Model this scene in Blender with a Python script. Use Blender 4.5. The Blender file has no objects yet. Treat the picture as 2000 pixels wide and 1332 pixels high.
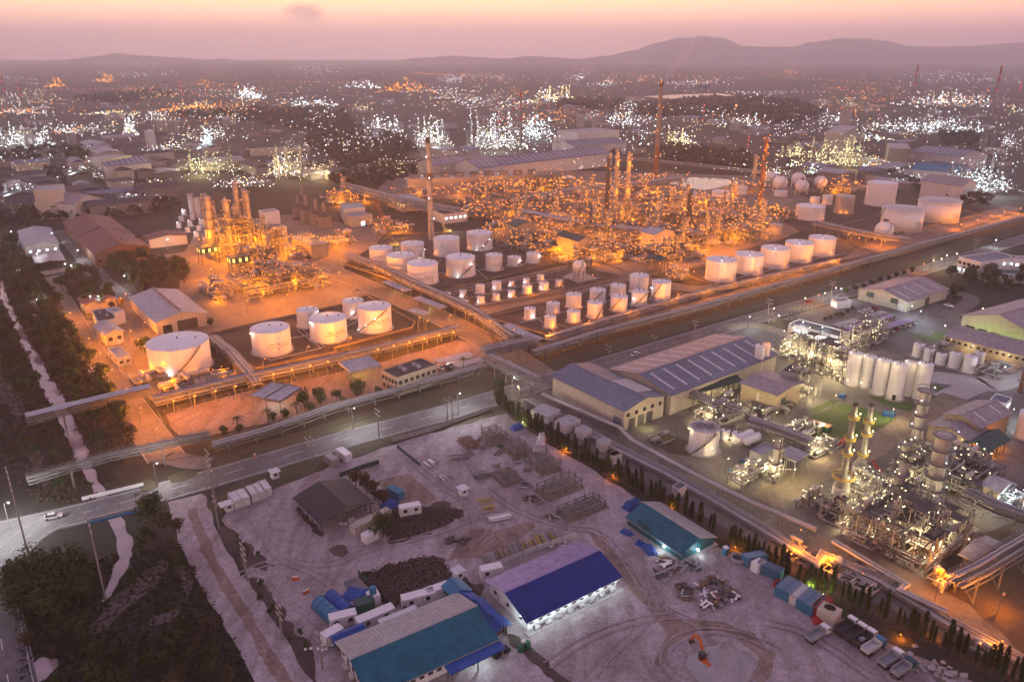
import bpy, math, random
from mathutils import Vector, Matrix
random.seed(7)
sc = bpy.context.scene
COL = sc.collection
# ------------------------------------------------------------------ camera
CAM_H = 120.0                      # flying height in metres
FPX = 1500.0                       # focal length in photograph pixels (2000 wide)
PITCH = math.atan((666 - 106) / FPX)
CP, SP = math.cos(PITCH), math.sin(PITCH)
cam_data = bpy.data.cameras.new('camera')
cam_data.sensor_width = 36.0
cam_data.lens = 36.0 * FPX / 2000.0
cam_data.clip_start = 1.0
cam_data.clip_end = 60000.0
cam = bpy.data.objects.new('camera', cam_data)
cam.location = (0, 0, CAM_H)
cam.rotation_euler = (math.pi / 2 - PITCH, 0, 0)
COL.objects.link(cam)
sc.camera = cam
# ------------------------------------------------------------------ world: sky after sunset
SUN_AZ = math.atan2(-0.25, 1.07)   # sunset lies a little left of the view direction
SUN_EL = math.radians(4.0)
SUN_DIR = Vector((math.sin(SUN_AZ) * math.cos(SUN_EL), math.cos(SUN_AZ) * math.cos(SUN_EL), math.sin(SUN_EL)))
world = bpy.data.worlds.new('World')
sc.world = world
world.use_nodes = True
wt = world.node_tree
wt.nodes.clear()
def wn(t, **kw):
	n = wt.nodes.new(t)
	for k, v in kw.items():
		setattr(n, k, v)
	return n
def wl(a, b):
	wt.links.new(a, b)
def wmath(op, a, b=None, c=None, clamp=False):
	n = wn('ShaderNodeMath', operation=op)
	n.use_clamp = clamp
	for i, v in enumerate((a, b, c)):
		if v is None:
			continue
		if isinstance(v, (int, float)):
			n.inputs[i].default_value = v
		else:
			wl(v, n.inputs[i])
	return n.outputs[0]
w_out = wn('ShaderNodeOutputWorld')
w_bg = wn('ShaderNodeBackground')
wl(w_bg.outputs[0], w_out.inputs[0])
w_tc = wn('ShaderNodeTexCoord')
w_sep = wn('ShaderNodeSeparateXYZ')
wl(w_tc.outputs['Generated'], w_sep.inputs[0])
wx, wy, wz = w_sep.outputs
elev = wmath('SQRT', wmath('MAXIMUM', wz, 0.0))
w_ramp = wn('ShaderNodeValToRGB')
cr = w_ramp.color_ramp
cr.interpolation = 'EASE'
SKY = [(0.0, (2.10, 1.22, 1.12)), (0.10, (2.30, 1.28, 1.04)), (0.17, (2.60, 1.36, 0.90)), (0.24, (2.75, 1.60, 0.78)), (0.31, (2.45, 1.68, 0.82)),
       (0.42, (1.40, 1.00, 0.80)), (0.60, (0.70, 0.56, 0.69)), (1.0, (0.40, 0.36, 0.56))]
while len(cr.elements) > 1:
	cr.elements.remove(cr.elements[-1])
cr.elements[0].position = SKY[0][0]
cr.elements[0].color = SKY[0][1] + (1,)
for p_, c_ in SKY[1:]:
	e_ = cr.elements.new(p_)
	e_.color = c_ + (1,)
wl(elev, w_ramp.inputs[0])
# the sky away from the sunset is dimmer and bluer
w_dot = wn('ShaderNodeVectorMath', operation='DOT_PRODUCT')
wl(w_tc.outputs['Generated'], w_dot.inputs[0])
w_dot.inputs[1].default_value = SUN_DIR
facing = wmath('MULTIPLY_ADD', w_dot.outputs['Value'], 0.5, 0.5, clamp=True)
w_tint = wn('ShaderNodeValToRGB')
w_tint.color_ramp.elements[0].position = 0.0
w_tint.color_ramp.elements[0].color = (0.74, 0.68, 0.80, 1)
w_tint.color_ramp.elements[1].position = 1.0
w_tint.color_ramp.elements[1].color = (1, 1, 1, 1)
e_ = w_tint.color_ramp.elements.new(0.86); e_.color = (0.86, 0.80, 0.90, 1)
wl(facing, w_tint.inputs[0])
w_mul = wn('ShaderNodeMixRGB', blend_type='MULTIPLY')
w_mul.inputs[0].default_value = 1.0
wl(w_ramp.outputs[0], w_mul.inputs[1]); wl(w_tint.outputs[0], w_mul.inputs[2])
# two thin clouds low over the sunset
w_cmb = wn('ShaderNodeCombineXYZ')
wy_s = wmath('MAXIMUM', wy, 0.05)
az = wmath('DIVIDE', wx, wy_s); el = wmath('DIVIDE', wz, wy_s)
wl(az, w_cmb.inputs[0]); wl(el, w_cmb.inputs[1])
w_noise = wn('ShaderNodeTexNoise')
w_noise.inputs['Scale'].default_value = 26.0
w_noise.inputs['Detail'].default_value = 6.0
w_noise.inputs['Roughness'].default_value = 0.62
w_map = wn('ShaderNodeMapping')
w_map.inputs['Scale'].default_value = (1.0, 2.0, 1.0)
wl(w_cmb.outputs[0], w_map.inputs[0]); wl(w_map.outputs[0], w_noise.inputs[0])
def cloud_mask(cx, cy, rx, ry, amp, soft):
	dx = wmath('DIVIDE', wmath('SUBTRACT', az, cx), rx)
	dy = wmath('DIVIDE', wmath('SUBTRACT', el, cy), ry)
	d = wmath('ADD', wmath('MULTIPLY', dx, dx), wmath('MULTIPLY', dy, dy))
	v = wmath('SUBTRACT', 1.0, d)
	v = wmath('ADD', v, wmath('MULTIPLY', wmath('SUBTRACT', w_noise.outputs[0], 0.5), amp))
	return wmath('DIVIDE', v, soft, clamp=True)
m1 = cloud_mask(-0.250, 0.046, 0.030, 0.0125, 3.4, 0.9)
m2 = cloud_mask(-0.09, 0.0415, 0.10, 0.0035, 2.0, 1.6)
cm = wmath('MAXIMUM', wmath('MULTIPLY', m1, 0.68), wmath('MULTIPLY', m2, 0.34))
w_cl = wn('ShaderNodeMixRGB', blend_type='MIX')
w_cl.inputs[2].default_value = (0.80, 0.42, 0.42, 1)
wl(cm, w_cl.inputs[0]); wl(w_mul.outputs[0], w_cl.inputs[1])
wl(w_cl.outputs[0], w_bg.inputs[0])
w_bg.inputs[1].default_value = 1.0
# ------------------------------------------------------------------ sun (already at the horizon: weak and soft)
sun_data = bpy.data.lights.new('sun', 'SUN')
sun_data.energy = 0.25
sun_data.angle = math.radians(10)
sun_data.color = (1.0, 0.62, 0.42)
sun = bpy.data.objects.new('sun', sun_data)
sun.rotation_euler = SUN_DIR.to_track_quat('Z', 'Y').to_euler()
COL.objects.link(sun)
# ------------------------------------------------------------------ exposure and render settings
sc.view_settings.view_transform = 'Standard'
sc.view_settings.look = 'None'
sc.view_settings.gamma = 1.0
sc.view_settings.exposure = 0.18
sc.cycles.use_denoising = True
sc.cycles.use_light_tree = True
sc.cycles.max_bounces = 4
sc.cycles.diffuse_bounces = 1
sc.cycles.glossy_bounces = 2
sc.cycles.transmission_bounces = 2
sc.cycles.transparent_max_bounces = 8
sc.cycles.volume_bounces = 1
sc.cycles.sample_clamp_indirect = 1.5
sc.cycles.sample_clamp_direct = 12.0
sc.cycles.caustics_reflective = False
sc.cycles.caustics_refractive = False
sc.cycles.debug_use_spatial_splits = True
sc.cycles.light_sampling_threshold = .03
sc.cycles.use_adaptive_sampling = True
sc.cycles.adaptive_threshold = 0.1
# ------------------------------------------------------------------ from photograph pixels to places on the ground
def g(p, z=0.0):
	"""The point at height z that a photograph pixel looks at."""
	u = (p[0] - 1000) / FPX; v = (666 - p[1]) / FPX
	d = Vector((u, CP + v * SP, -SP + v * CP))
	k = (z - CAM_H) / d.z
	return Vector((d.x * k, d.y * k, z))
def depth(P):
	return P.y * CP - SP * (P.z - CAM_H)
def hz(base, top):
	"""Height of a vertical whose foot and top are seen at two pixels."""
	Y = g(base).y
	k = (666 - top[1]) / FPX
	return CAM_H + Y * (k * CP - SP) / (CP + k * SP)
def mpp(P):
	"""Metres per photograph pixel at a place."""
	return depth(P) / FPX
def zoom(ox, oy):
	return lambda x, y: (ox + x * .35, oy + y * .35)
pA, pB, pC = zoom(0, 0), zoom(650, 0), zoom(1300, 0)
pD, pE, pF = zoom(0, 430), zoom(650, 430), zoom(1300, 430)
pG, pH, pI, pJ = zoom(0, 866), zoom(450, 866), zoom(900, 866), zoom(1300, 866)
S_ANG = math.atan2(0.610, 0.792)      # direction of the main street
SV = Vector((math.cos(S_ANG), math.sin(S_ANG), 0)); TV = Vector((-SV.y, SV.x, 0))
# ------------------------------------------------------------------ mesh builder and object helpers
class MB:
	def __init__(s):
		s.v = []; s.f = []; s.sm = []
	def add(s, vs, fs, smooth=False):
		o = len(s.v)
		s.v.extend([tuple(x) for x in vs])
		for f in fs:
			s.f.append(tuple(i + o for i in f)); s.sm.append(smooth)
	def box(s, c, d, rz=0.0):
		hx, hy, hz_ = d[0] / 2, d[1] / 2, d[2] / 2
		ca, sa = math.cos(rz), math.sin(rz)
		vs = []
		for z in (-hz_, hz_):
			for x, y in ((-hx, -hy), (hx, -hy), (hx, hy), (-hx, hy)):
				vs.append((c[0] + x * ca - y * sa, c[1] + x * sa + y * ca, c[2] + z))
		s.add(vs, [(3, 2, 1, 0), (4, 5, 6, 7), (0, 1, 5, 4), (1, 2, 6, 5), (2, 3, 7, 6), (3, 0, 4, 7)])
		return s
	def beam(s, p, q, w, h=None):
		p = Vector(p); q = Vector(q); d = q - p
		if d.length < 1e-4: return s
		d.normalize()
		up = Vector((0, 0, 1)) if abs(d.z) < .95 else Vector((1, 0, 0))
		a = d.cross(up).normalized() * (w / 2); b = a.cross(d).normalized() * ((h or w) / 2)
		vs = [p - a - b, p + a - b, p + a + b, p - a + b, q - a - b, q + a - b, q + a + b, q - a + b]
		s.add(vs, [(0, 1, 2, 3), (7, 6, 5, 4), (4, 5, 1, 0), (5, 6, 2, 1), (6, 7, 3, 2), (7, 4, 0, 3)])
		return s
	def cyl(s, p, q, r, r2=None, n=12, caps=True):
		p = Vector(p); q = Vector(q); d = (q - p)
		if d.length < 1e-5: return s
		d.normalize()
		up = Vector((0, 0, 1)) if abs(d.z) < .95 else Vector((1, 0, 0))
		a = d.cross(up).normalized(); b = a.cross(d).normalized()
		r2 = r if r2 is None else r2
		vs = []
		for c, rr in ((p, r), (q, r2)):
			for i in range(n):
				t = 2 * math.pi * i / n
				vs.append(c + a * (math.cos(t) * rr) + b * (math.sin(t) * rr))
		s.add(vs, [(i, n + i, n + (i + 1) % n, (i + 1) % n) for i in range(n)], True)
		if caps:
			s.add(vs[:n], [tuple(range(n))]); s.add(vs[n:], [tuple(reversed(range(n)))])
		return s
	def path(s, pts, r, n=6):
		for i in range(len(pts) - 1):
			p = Vector(pts[i]); q = Vector(pts[i + 1]); d = (q - p)
			if d.length < 1e-4: continue
			d = d.normalized() * r * .8
			s.cyl(p - (d if i else d * 0), q + (d if i < len(pts) - 2 else d * 0), r, n=n)
		return s
	def sphere(s, c, r, nu=10, nv=6, sz=1.0):
		vs = [(c[0], c[1], c[2] - r * sz)]
		for j in range(1, nv):
			t = math.pi * j / nv
			for i in range(nu):
				a = 2 * math.pi * i / nu
				vs.append((c[0] + r * math.sin(t) * math.cos(a), c[1] + r * math.sin(t) * math.sin(a), c[2] - r * sz * math.cos(t)))
		vs.append((c[0], c[1], c[2] + r * sz))
		fs = [(0, 1 + (i + 1) % nu, 1 + i) for i in range(nu)]
		for j in range(nv - 2):
			for i in range(nu):
				a0 = 1 + j * nu + i; a1 = 1 + j * nu + (i + 1) % nu
				fs.append((a0, a1, a1 + nu, a0 + nu))
		k = len(vs) - 1; b0 = 1 + (nv - 2) * nu
		fs += [(b0 + i, b0 + (i + 1) % nu, k) for i in range(nu)]
		s.add(vs, fs, True)
		return s
	def bulb(s, c, r):
		x, y, z = c
		s.add([(x + r, y, z), (x, y + r, z), (x - r, y, z), (x, y - r, z), (x, y, z + r), (x, y, z - r)],
              [(0, 1, 4), (1, 2, 4), (2, 3, 4), (3, 0, 4), (1, 0, 5), (2, 1, 5), (3, 2, 5), (0, 3, 5)])
		return s
	def ring(s, c, ri, ro, z0, z1, n=20):
		vs = []
		for r, z in ((ro, z0), (ro, z1), (ri, z1), (ri, z0)):
			for i in range(n):
				a = 2 * math.pi * i / n
				vs.append((c[0] + r * math.cos(a), c[1] + r * math.sin(a), z))
		fs = []
		for k in range(4):
			for i in range(n):
				j = (i + 1) % n; k2 = (k + 1) % 4
				fs.append((k * n + i, k * n + j, k2 * n + j, k2 * n + i))
		s.add(vs, fs)
		return s
	def poly(s, pts, z0, z1=None):
		n = len(pts)
		if z1 is None:
			s.add([(p[0], p[1], z0) for p in pts], [tuple(range(n))])
		else:
			s.add([(p[0], p[1], z0) for p in pts] + [(p[0], p[1], z1) for p in pts],
                  [tuple(reversed(range(n))), tuple(range(n, 2 * n))] + [(i, (i + 1) % n, n + (i + 1) % n, n + i) for i in range(n)])
		return s
	def mesh(s, name, mat):
		me = bpy.data.meshes.new(name)
		me.from_pydata(s.v, [], s.f)
		me.polygons.foreach_set('use_smooth', s.sm)
		if mat is not None:
			me.materials.append(mat)
		me.update()
		return me
	def build(s, name, mat, parent=None, kind=None, loc=None, rz=None):
		o = bpy.data.objects.new(name, s.mesh(name, mat))
		COL.objects.link(o)
		if parent: o.parent = parent
		if kind: o['kind'] = kind
		if loc is not None: o.location = loc
		if rz is not None: o.rotation_euler = (0, 0, rz)
		return o
LABELS = {}
def tag(o, label, cat, group=None, kind=None):
	o['label'] = label; o['category'] = cat
	if group: o['group'] = group
	if kind: o['kind'] = kind
	LABELS.setdefault(label, []).append(o.name)
	return o
def thing(name, label, cat, loc=(0, 0, 0), rz=0.0, group=None):
	o = bpy.data.objects.new(name, None)
	o.empty_display_size = .5
	COL.objects.link(o)
	o.location = loc; o.rotation_euler = (0, 0, rz)
	return tag(o, label, cat, group)
def inst(name, me, parent=None, loc=(0, 0, 0), rz=0.0, sc_=None):
	o = bpy.data.objects.new(name, me)
	COL.objects.link(o)
	o.parent = parent; o.location = loc; o.rotation_euler = (0, 0, rz)
	if sc_ is not None: o.scale = (sc_, sc_, sc_) if isinstance(sc_, (int, float)) else sc_
	return o
def struct(name, mb, mat, parent=None):
	o = mb.build(name, mat, parent)
	if not parent: o['kind'] = 'structure'
	return o
NLIGHT = [0]
def light(parent, loc, color, watts, radius=.5, spot=None):
	ld = bpy.data.lights.new('lamp_light', 'SPOT' if spot else 'POINT')
	ld.energy = watts; ld.color = color; ld.shadow_soft_size = radius
	o = bpy.data.objects.new('lamp_light', ld)
	COL.objects.link(o); o.parent = parent; o.location = loc
	if spot:
		ld.spot_size = math.radians(spot); ld.spot_blend = .6
	NLIGHT[0] += 1
	return o
ORD = ['first', 'second', 'third', 'fourth', 'fifth', 'sixth', 'seventh', 'eighth', 'ninth', 'tenth', 'eleventh', 'twelfth', 'thirteenth',
       'fourteenth', 'fifteenth', 'sixteenth', 'seventeenth', 'eighteenth', 'nineteenth', 'twentieth']
def ordinal(i):
	tens = ['twentieth', 'thirtieth', 'fortieth', 'fiftieth', 'sixtieth', 'seventieth', 'eightieth', 'ninetieth']
	t2 = ['twenty', 'thirty', 'forty', 'fifty', 'sixty', 'seventy', 'eighty', 'ninety']
	if i < 20: return ORD[i]
	n = i + 1
	return tens[n // 10 - 2] if n % 10 == 0 else t2[n // 10 - 2] + '-' + ORD[n % 10 - 1]
# ------------------------------------------------------------------ materials
def M(name, c, rough=.8, c2=None, scale=.08, detail=4, metal=0.0, bump=0.0, bscale=1.0, spec=.3, contrast=1.0, corr=None, streak=None, wear=.5, grit=0.0):
	m = bpy.data.materials.new(name); m.use_nodes = True
	nt = m.node_tree; b = nt.nodes['Principled BSDF']
	b.inputs['Roughness'].default_value = rough; b.inputs['Metallic'].default_value = metal
	b.inputs['Specular IOR Level'].default_value = spec
	geo = nt.nodes.new('ShaderNodeNewGeometry')
	if c2 is None:
		c2 = tuple(x * .72 for x in c)
	nz = nt.nodes.new('ShaderNodeTexNoise'); nz.inputs['Scale'].default_value = scale; nz.inputs['Detail'].default_value = detail
	nz.inputs['Roughness'].default_value = .65
	nt.links.new(geo.outputs['Position'], nz.inputs['Vector'])
	rmp = nt.nodes.new('ShaderNodeValToRGB')
	h = .22 / contrast
	rmp.color_ramp.elements[0].position = .5 - h; rmp.color_ramp.elements[1].position = .5 + h
	rmp.color_ramp.elements[0].color = c2 + (1,); rmp.color_ramp.elements[1].color = c + (1,)
	nt.links.new(nz.outputs[0], rmp.inputs[0])
	out = rmp.outputs[0]
	n2 = nt.nodes.new('ShaderNodeTexNoise'); n2.inputs['Scale'].default_value = scale * 13; n2.inputs['Detail'].default_value = 2
	if streak:
		mp = nt.nodes.new('ShaderNodeMapping'); mp.inputs['Scale'].default_value = streak
		nt.links.new(geo.outputs['Position'], mp.inputs[0]); nt.links.new(mp.outputs[0], n2.inputs['Vector'])
	else:
		nt.links.new(geo.outputs['Position'], n2.inputs['Vector'])
	mx = nt.nodes.new('ShaderNodeMixRGB'); mx.blend_type = 'MULTIPLY'; mx.inputs[0].default_value = wear
	r2 = nt.nodes.new('ShaderNodeValToRGB')
	r2.color_ramp.elements[0].position = .3; r2.color_ramp.elements[0].color = (.55, .55, .55, 1)
	r2.color_ramp.elements[1].position = .65; r2.color_ramp.elements[1].color = (1, 1, 1, 1)
	nt.links.new(n2.outputs[0], r2.inputs[0]); nt.links.new(out, mx.inputs[1]); nt.links.new(r2.outputs[0], mx.inputs[2])
	outc = mx.outputs[0]
	if grit:      # pebbles, tyre scuffs and stains on bare ground
		for sc_, lo, hi, amt in ((1.3, .35, .62, grit), (.16, .40, .58, grit * .8)):
			n4 = nt.nodes.new('ShaderNodeTexNoise'); n4.inputs['Scale'].default_value = sc_; n4.inputs['Detail'].default_value = 3; n4.inputs['Distortion'].default_value = 1.2
			mp4 = nt.nodes.new('ShaderNodeMapping'); mp4.inputs['Rotation'].default_value = (0, 0, -.9); mp4.inputs['Scale'].default_value = (1, 1 if sc_ > 1 else .28, 1)
			nt.links.new(geo.outputs['Position'], mp4.inputs[0]); nt.links.new(mp4.outputs[0], n4.inputs['Vector'])
			r4 = nt.nodes.new('ShaderNodeValToRGB'); r4.color_ramp.elements[0].position = lo; r4.color_ramp.elements[1].position = hi
			r4.color_ramp.elements[0].color = (.50, .44, .40, 1); r4.color_ramp.elements[1].color = (1.08, 1.07, 1.08, 1)
			m4 = nt.nodes.new('ShaderNodeMixRGB'); m4.blend_type = 'MULTIPLY'; m4.inputs[0].default_value = amt
			nt.links.new(n4.outputs[0], r4.inputs[0]); nt.links.new(outc, m4.inputs[1]); nt.links.new(r4.outputs[0], m4.inputs[2]); outc = m4.outputs[0]
	nt.links.new(outc, b.inputs['Base Color'])
	if bump or corr:
		bp = nt.nodes.new('ShaderNodeBump'); bp.inputs['Strength'].default_value = bump or .4
		bp.inputs['Distance'].default_value = .3
		if corr:      # corrugated sheet: fine ribs along one direction
			wv = nt.nodes.new('ShaderNodeTexWave'); wv.wave_type = 'BANDS'; wv.bands_direction = 'X'
			wv.inputs['Scale'].default_value = .32
			mp = nt.nodes.new('ShaderNodeMapping'); mp.inputs['Rotation'].default_value = (0, 0, -corr)
			nt.links.new(geo.outputs['Position'], mp.inputs[0]); nt.links.new(mp.outputs[0], wv.inputs['Vector'])
			nt.links.new(wv.outputs[1], bp.inputs['Height']); bp.inputs['Distance'].default_value = .12
		else:
			n3 = nt.nodes.new('ShaderNodeTexNoise'); n3.inputs['Scale'].default_value = bscale; n3.inputs['Detail'].default_value = 3
			nt.links.new(geo.outputs['Position'], n3.inputs['Vector']); nt.links.new(n3.outputs[0], bp.inputs['Height'])
		nt.links.new(bp.outputs[0], b.inputs['Normal'])
	return m
def EM(name, c, strength):
	m = bpy.data.materials.new(name); m.use_nodes = True
	nt = m.node_tree; nt.nodes.clear()
	o = nt.nodes.new('ShaderNodeOutputMaterial'); e = nt.nodes.new('ShaderNodeEmission')
	e.inputs[0].default_value = c + (1,); e.inputs[1].default_value = strength
	nt.links.new(e.outputs[0], o.inputs[0])
	m.cycles.emission_sampling = 'NONE'
	return m
ORANGE = (1.0, .265, .0); WARM = (1.0, .80, .42); WHITE = (.90, .97, 1.0); YEL = (1.0, .88, .38); COOL = (.72, .92, 1.0); GREEN = (.75, 1.0, .35); RED = (1.0, .10, .08)
EMAT = {'o': EM('sodium_bulb', (1.0, .28, .03), 3.4), 'w': EM('white_bulb', (.92, .97, 1.0), 7.0), 'y': EM('warm_bulb', (1.0, .86, .45), 7.0),
		'c': EM('cool_bulb', (.78, .95, 1.0), 6.0), 'g': EM('greenish_bulb', (.85, 1.0, .55), 6.0), 'r': EM('red_beacon', (1.0, .07, .06), 5.0),
		'fo': EM('sodium_bulb_far', (1.0, .33, .045), 3.0), 'fw': EM('white_bulb_far', (.94, .97, 1.0), 3.0), 'fy': EM('warm_bulb_far', (1.0, .82, .42), 2.6),
		'fc': EM('cool_bulb_far', (.80, .95, 1.0), 4.5), 'fg': EM('greenish_bulb_far', (.92, 1.0, .55), 2.4)}
LCOL = {'o': ORANGE, 'w': WHITE, 'y': WARM, 'c': COOL, 'g': YEL}
mt = {}
mt['scrub'] = M('scrub_ground', (.050, .042, .030), .95, (.022, .020, .014), .035, bump=.4, bscale=.8)
mt['plain'] = M('far_plain', (.070, .055, .045), .95, (.025, .028, .022), .0035, detail=10)
mt['dirt'] = M('pale_dirt', (.49, .425, .425), .95, (.32, .262, .25), .03, detail=6, bump=.5, bscale=.9, contrast=1.2, grit=.55)
mt['dirt2'] = M('worn_dirt_track', (.36, .275, .225), .95, (.20, .148, .115), .06, detail=6, bump=.5, bscale=.9, contrast=1.2, grit=.6)  # warmed so part of the orange lot's lamp amber sits in the colour
mt['track'] = M('faint_tyre_track', (.42, .35, .335), .95, (.29, .235, .22), .12, detail=5, grit=.5)
mt['bank'] = M('sandy_bank', (.17, .125, .11), .95, (.09, .068, .058), .15, detail=6, bump=.4)
mt['soil'] = M('dark_soil', (.105, .078, .060), .95, (.050, .038, .028), .07, detail=6, bump=.3)
mt['field'] = M('dry_brown_field', (.125, .088, .072), .95, (.040, .029, .023), .08, detail=6, bump=.5)
mt['grass'] = M('verge_grass', (.085, .075, .040), .95, (.050, .042, .026), .05, detail=6, bump=.5)
mt['lawn'] = M('mown_lawn', (.060, .125, .028), .95, (.085, .080, .030), .05, detail=6, bump=.3)
mt['asphalt'] = M('grey_asphalt', (.20, .185, .18), .85, (.115, .105, .10), .05, detail=6, grit=.4)
mt['concrete'] = M('concrete_paving', (.30, .24, .17), .85, (.18, .142, .10), .045, detail=6, grit=.35)  # warm tint puts lamp amber into the paving and cuts the dusk blue
mt['yard'] = M('stained_yard_concrete', (.21, .195, .175), .85, (.12, .11, .10), .04, detail=6, grit=.45)
mt['pale_conc'] = M('pale_concrete', (.42, .39, .36), .85, (.32, .295, .27), .06)
mt['water'] = M('canal_water', (.34, .25, .24), .08, (.31, .225, .215), .02, spec=.9)
mt['white'] = M('white_tank_paint', (.80, .78, .75), .45, (.71, .68, .65), .12, streak=(1, 1, .05), wear=.22)
mt['offwhite'] = M('off_white_sheet', (.66, .64, .60), .55, (.56, .53, .50), .1)
mt['cream'] = M('cream_cladding', (.56, .50, .40), .6, (.48, .42, .33), .08)
mt['tan'] = M('tan_cladding', (.44, .35, .24), .65, (.37, .29, .20), .08)
mt['grey'] = M('grey_sheet', (.36, .36, .36), .55, (.29, .29, .29), .06)
mt['greyroof'] = M('grey_roof_sheet', (.40, .40, .43), .5, (.31, .31, .34), .05, corr=S_ANG + math.pi / 2, wear=.75, contrast=1.3)
mt['mauveroof'] = M('faded_roof_sheet', (.36, .31, .31), .55, (.28, .24, .24), .05, corr=S_ANG, wear=.75, contrast=1.3)
mt['blueroof'] = M('slate_blue_roof_sheet', (.165, .185, .25), .5, (.12, .135, .185), .06, corr=S_ANG, wear=.75, contrast=1.3)
mt['darkroof'] = M('dark_roof', (.075, .070, .075), .7, (.05, .047, .05), .08, wear=.75, contrast=1.3)
mt['maroon'] = M('maroon_roof_sheet', (.20, .055, .045), .6, (.14, .04, .035), .05, corr=S_ANG, wear=.75, contrast=1.3)
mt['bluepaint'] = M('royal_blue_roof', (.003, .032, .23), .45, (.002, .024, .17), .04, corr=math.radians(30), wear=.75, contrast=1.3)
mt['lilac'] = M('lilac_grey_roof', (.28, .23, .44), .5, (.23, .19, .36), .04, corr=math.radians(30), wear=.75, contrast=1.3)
mt['teal'] = M('teal_roof_sheet', (.008, .135, .19), .45, (.006, .10, .15), .05, corr=math.radians(25), wear=.75, contrast=1.3)
mt['tealwall'] = M('teal_wall_sheet', (.006, .085, .105), .55, (.005, .065, .085), .05)
mt['skylight'] = M('roof_skylight', (.62, .62, .62), .5, (.52, .52, .52), .1)
mt['green'] = M('dark_green_sheet', (.035, .085, .075), .55, (.025, .06, .055), .08)
mt['steel'] = M('galvanised_steel', (.24, .23, .22), .5, (.17, .16, .155), .2, metal=.3)
mt['rust'] = M('red_oxide_steel', (.25, .12, .07), .7, (.16, .075, .05), .2)
mt['darksteel'] = M('dark_steel', (.095, .085, .08), .6, (.06, .055, .05), .2, metal=.2)
mt['pipe'] = M('silver_pipe_cladding', (.46, .45, .44), .42, (.33, .32, .31), .15, metal=.4)
mt['vessel'] = M('vessel_cladding', (.46, .43, .40), .45, (.34, .31, .29), .15, metal=.3)
mt['hazevessel'] = M('far_vessel', (.20, .185, .18), .7, (.2, .19, .18), .05)
mt['yellow'] = M('safety_yellow', (.50, .36, .08), .55, (.40, .28, .06), .3)
mt['orangepaint'] = M('orange_machine_paint', (.60, .13, .02), .5, (.48, .10, .02), .3)
mt['redpaint'] = M('red_paint', (.42, .025, .02), .5, (.33, .02, .02), .2)
mt['bluetarp'] = M('blue_tarpaulin', (.018, .085, .33), .5, (.012, .06, .25), .4, bump=.3, bscale=1.2)
mt['bluebox'] = M('blue_container_paint', (.045, .20, .33), .5, (.035, .15, .26), .2)
mt['greenbox'] = M('green_paint', (.025, .13, .075), .5, (.02, .10, .055), .2)
mt['glass'] = M('dark_window_glass', (.02, .025, .03), .12, (.015, .018, .02), .3, spec=.8)
mt['black'] = M('black_rubber', (.02, .02, .02), .8, (.012, .012, .012), .3)
mt['wood'] = M('raw_timber', (.22, .14, .085), .8, (.14, .09, .055), .4)
mt['gravel'] = M('grey_gravel', (.40, .39, .41), .95, (.27, .26, .27), .25, detail=6, bump=.8, bscale=2.0)
mt['paintline'] = M('road_paint', (.70, .68, .62), .8, (.55, .53, .50), .5)
mt['bark'] = M('tree_bark', (.10, .075, .055), .9, (.06, .045, .035), 1.0)
mt['pole'] = M('concrete_pole', (.30, .27, .25), .8, (.22, .20, .185), .3)
mt['text'] = M('black_lettering', (.03, .03, .03), .7, (.02, .02, .02), .5)
def leafmat(name, c, c2):
	m = M(name, c, .7, c2, .35, spec=.15)
	b = m.node_tree.nodes['Principled BSDF']
	return m
mt['leaf'] = leafmat('tree_leaves', (.066, .092, .024), (.015, .024, .008))
mt['leaf2'] = leafmat('dry_leaves', (.095, .070, .035), (.045, .034, .018))
mt['cypress'] = leafmat('cypress_needles', (.050, .075, .028), (.022, .034, .013))
mt['palm'] = leafmat('palm_fronds', (.07, .085, .03), (.035, .045, .016))
mt['farwood'] = M('far_woodland_leaves', (.040, .042, .026), .9, (.018, .020, .013), .05)
lit = bpy.data.materials.new('lit_window'); lit.use_nodes = True
_b = lit.node_tree.nodes['Principled BSDF']; _b.inputs['Base Color'].default_value = (.6, .5, .3, 1)
_b.inputs['Emission Color'].default_value = (1.0, .62, .16, 1); _b.inputs['Emission Strength'].default_value = 1.6
lit.cycles.emission_sampling = 'NONE'
mt['lit'] = lit
litw = bpy.data.materials.new('lit_white_window'); litw.use_nodes = True
_b = litw.node_tree.nodes['Principled BSDF']; _b.inputs['Base Color'].default_value = (.7, .7, .7, 1)
_b.inputs['Emission Color'].default_value = (.85, .97, 1.0, 1); _b.inputs['Emission Strength'].default_value = 2.2
litw.cycles.emission_sampling = 'NONE'
mt['litw'] = litw
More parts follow.
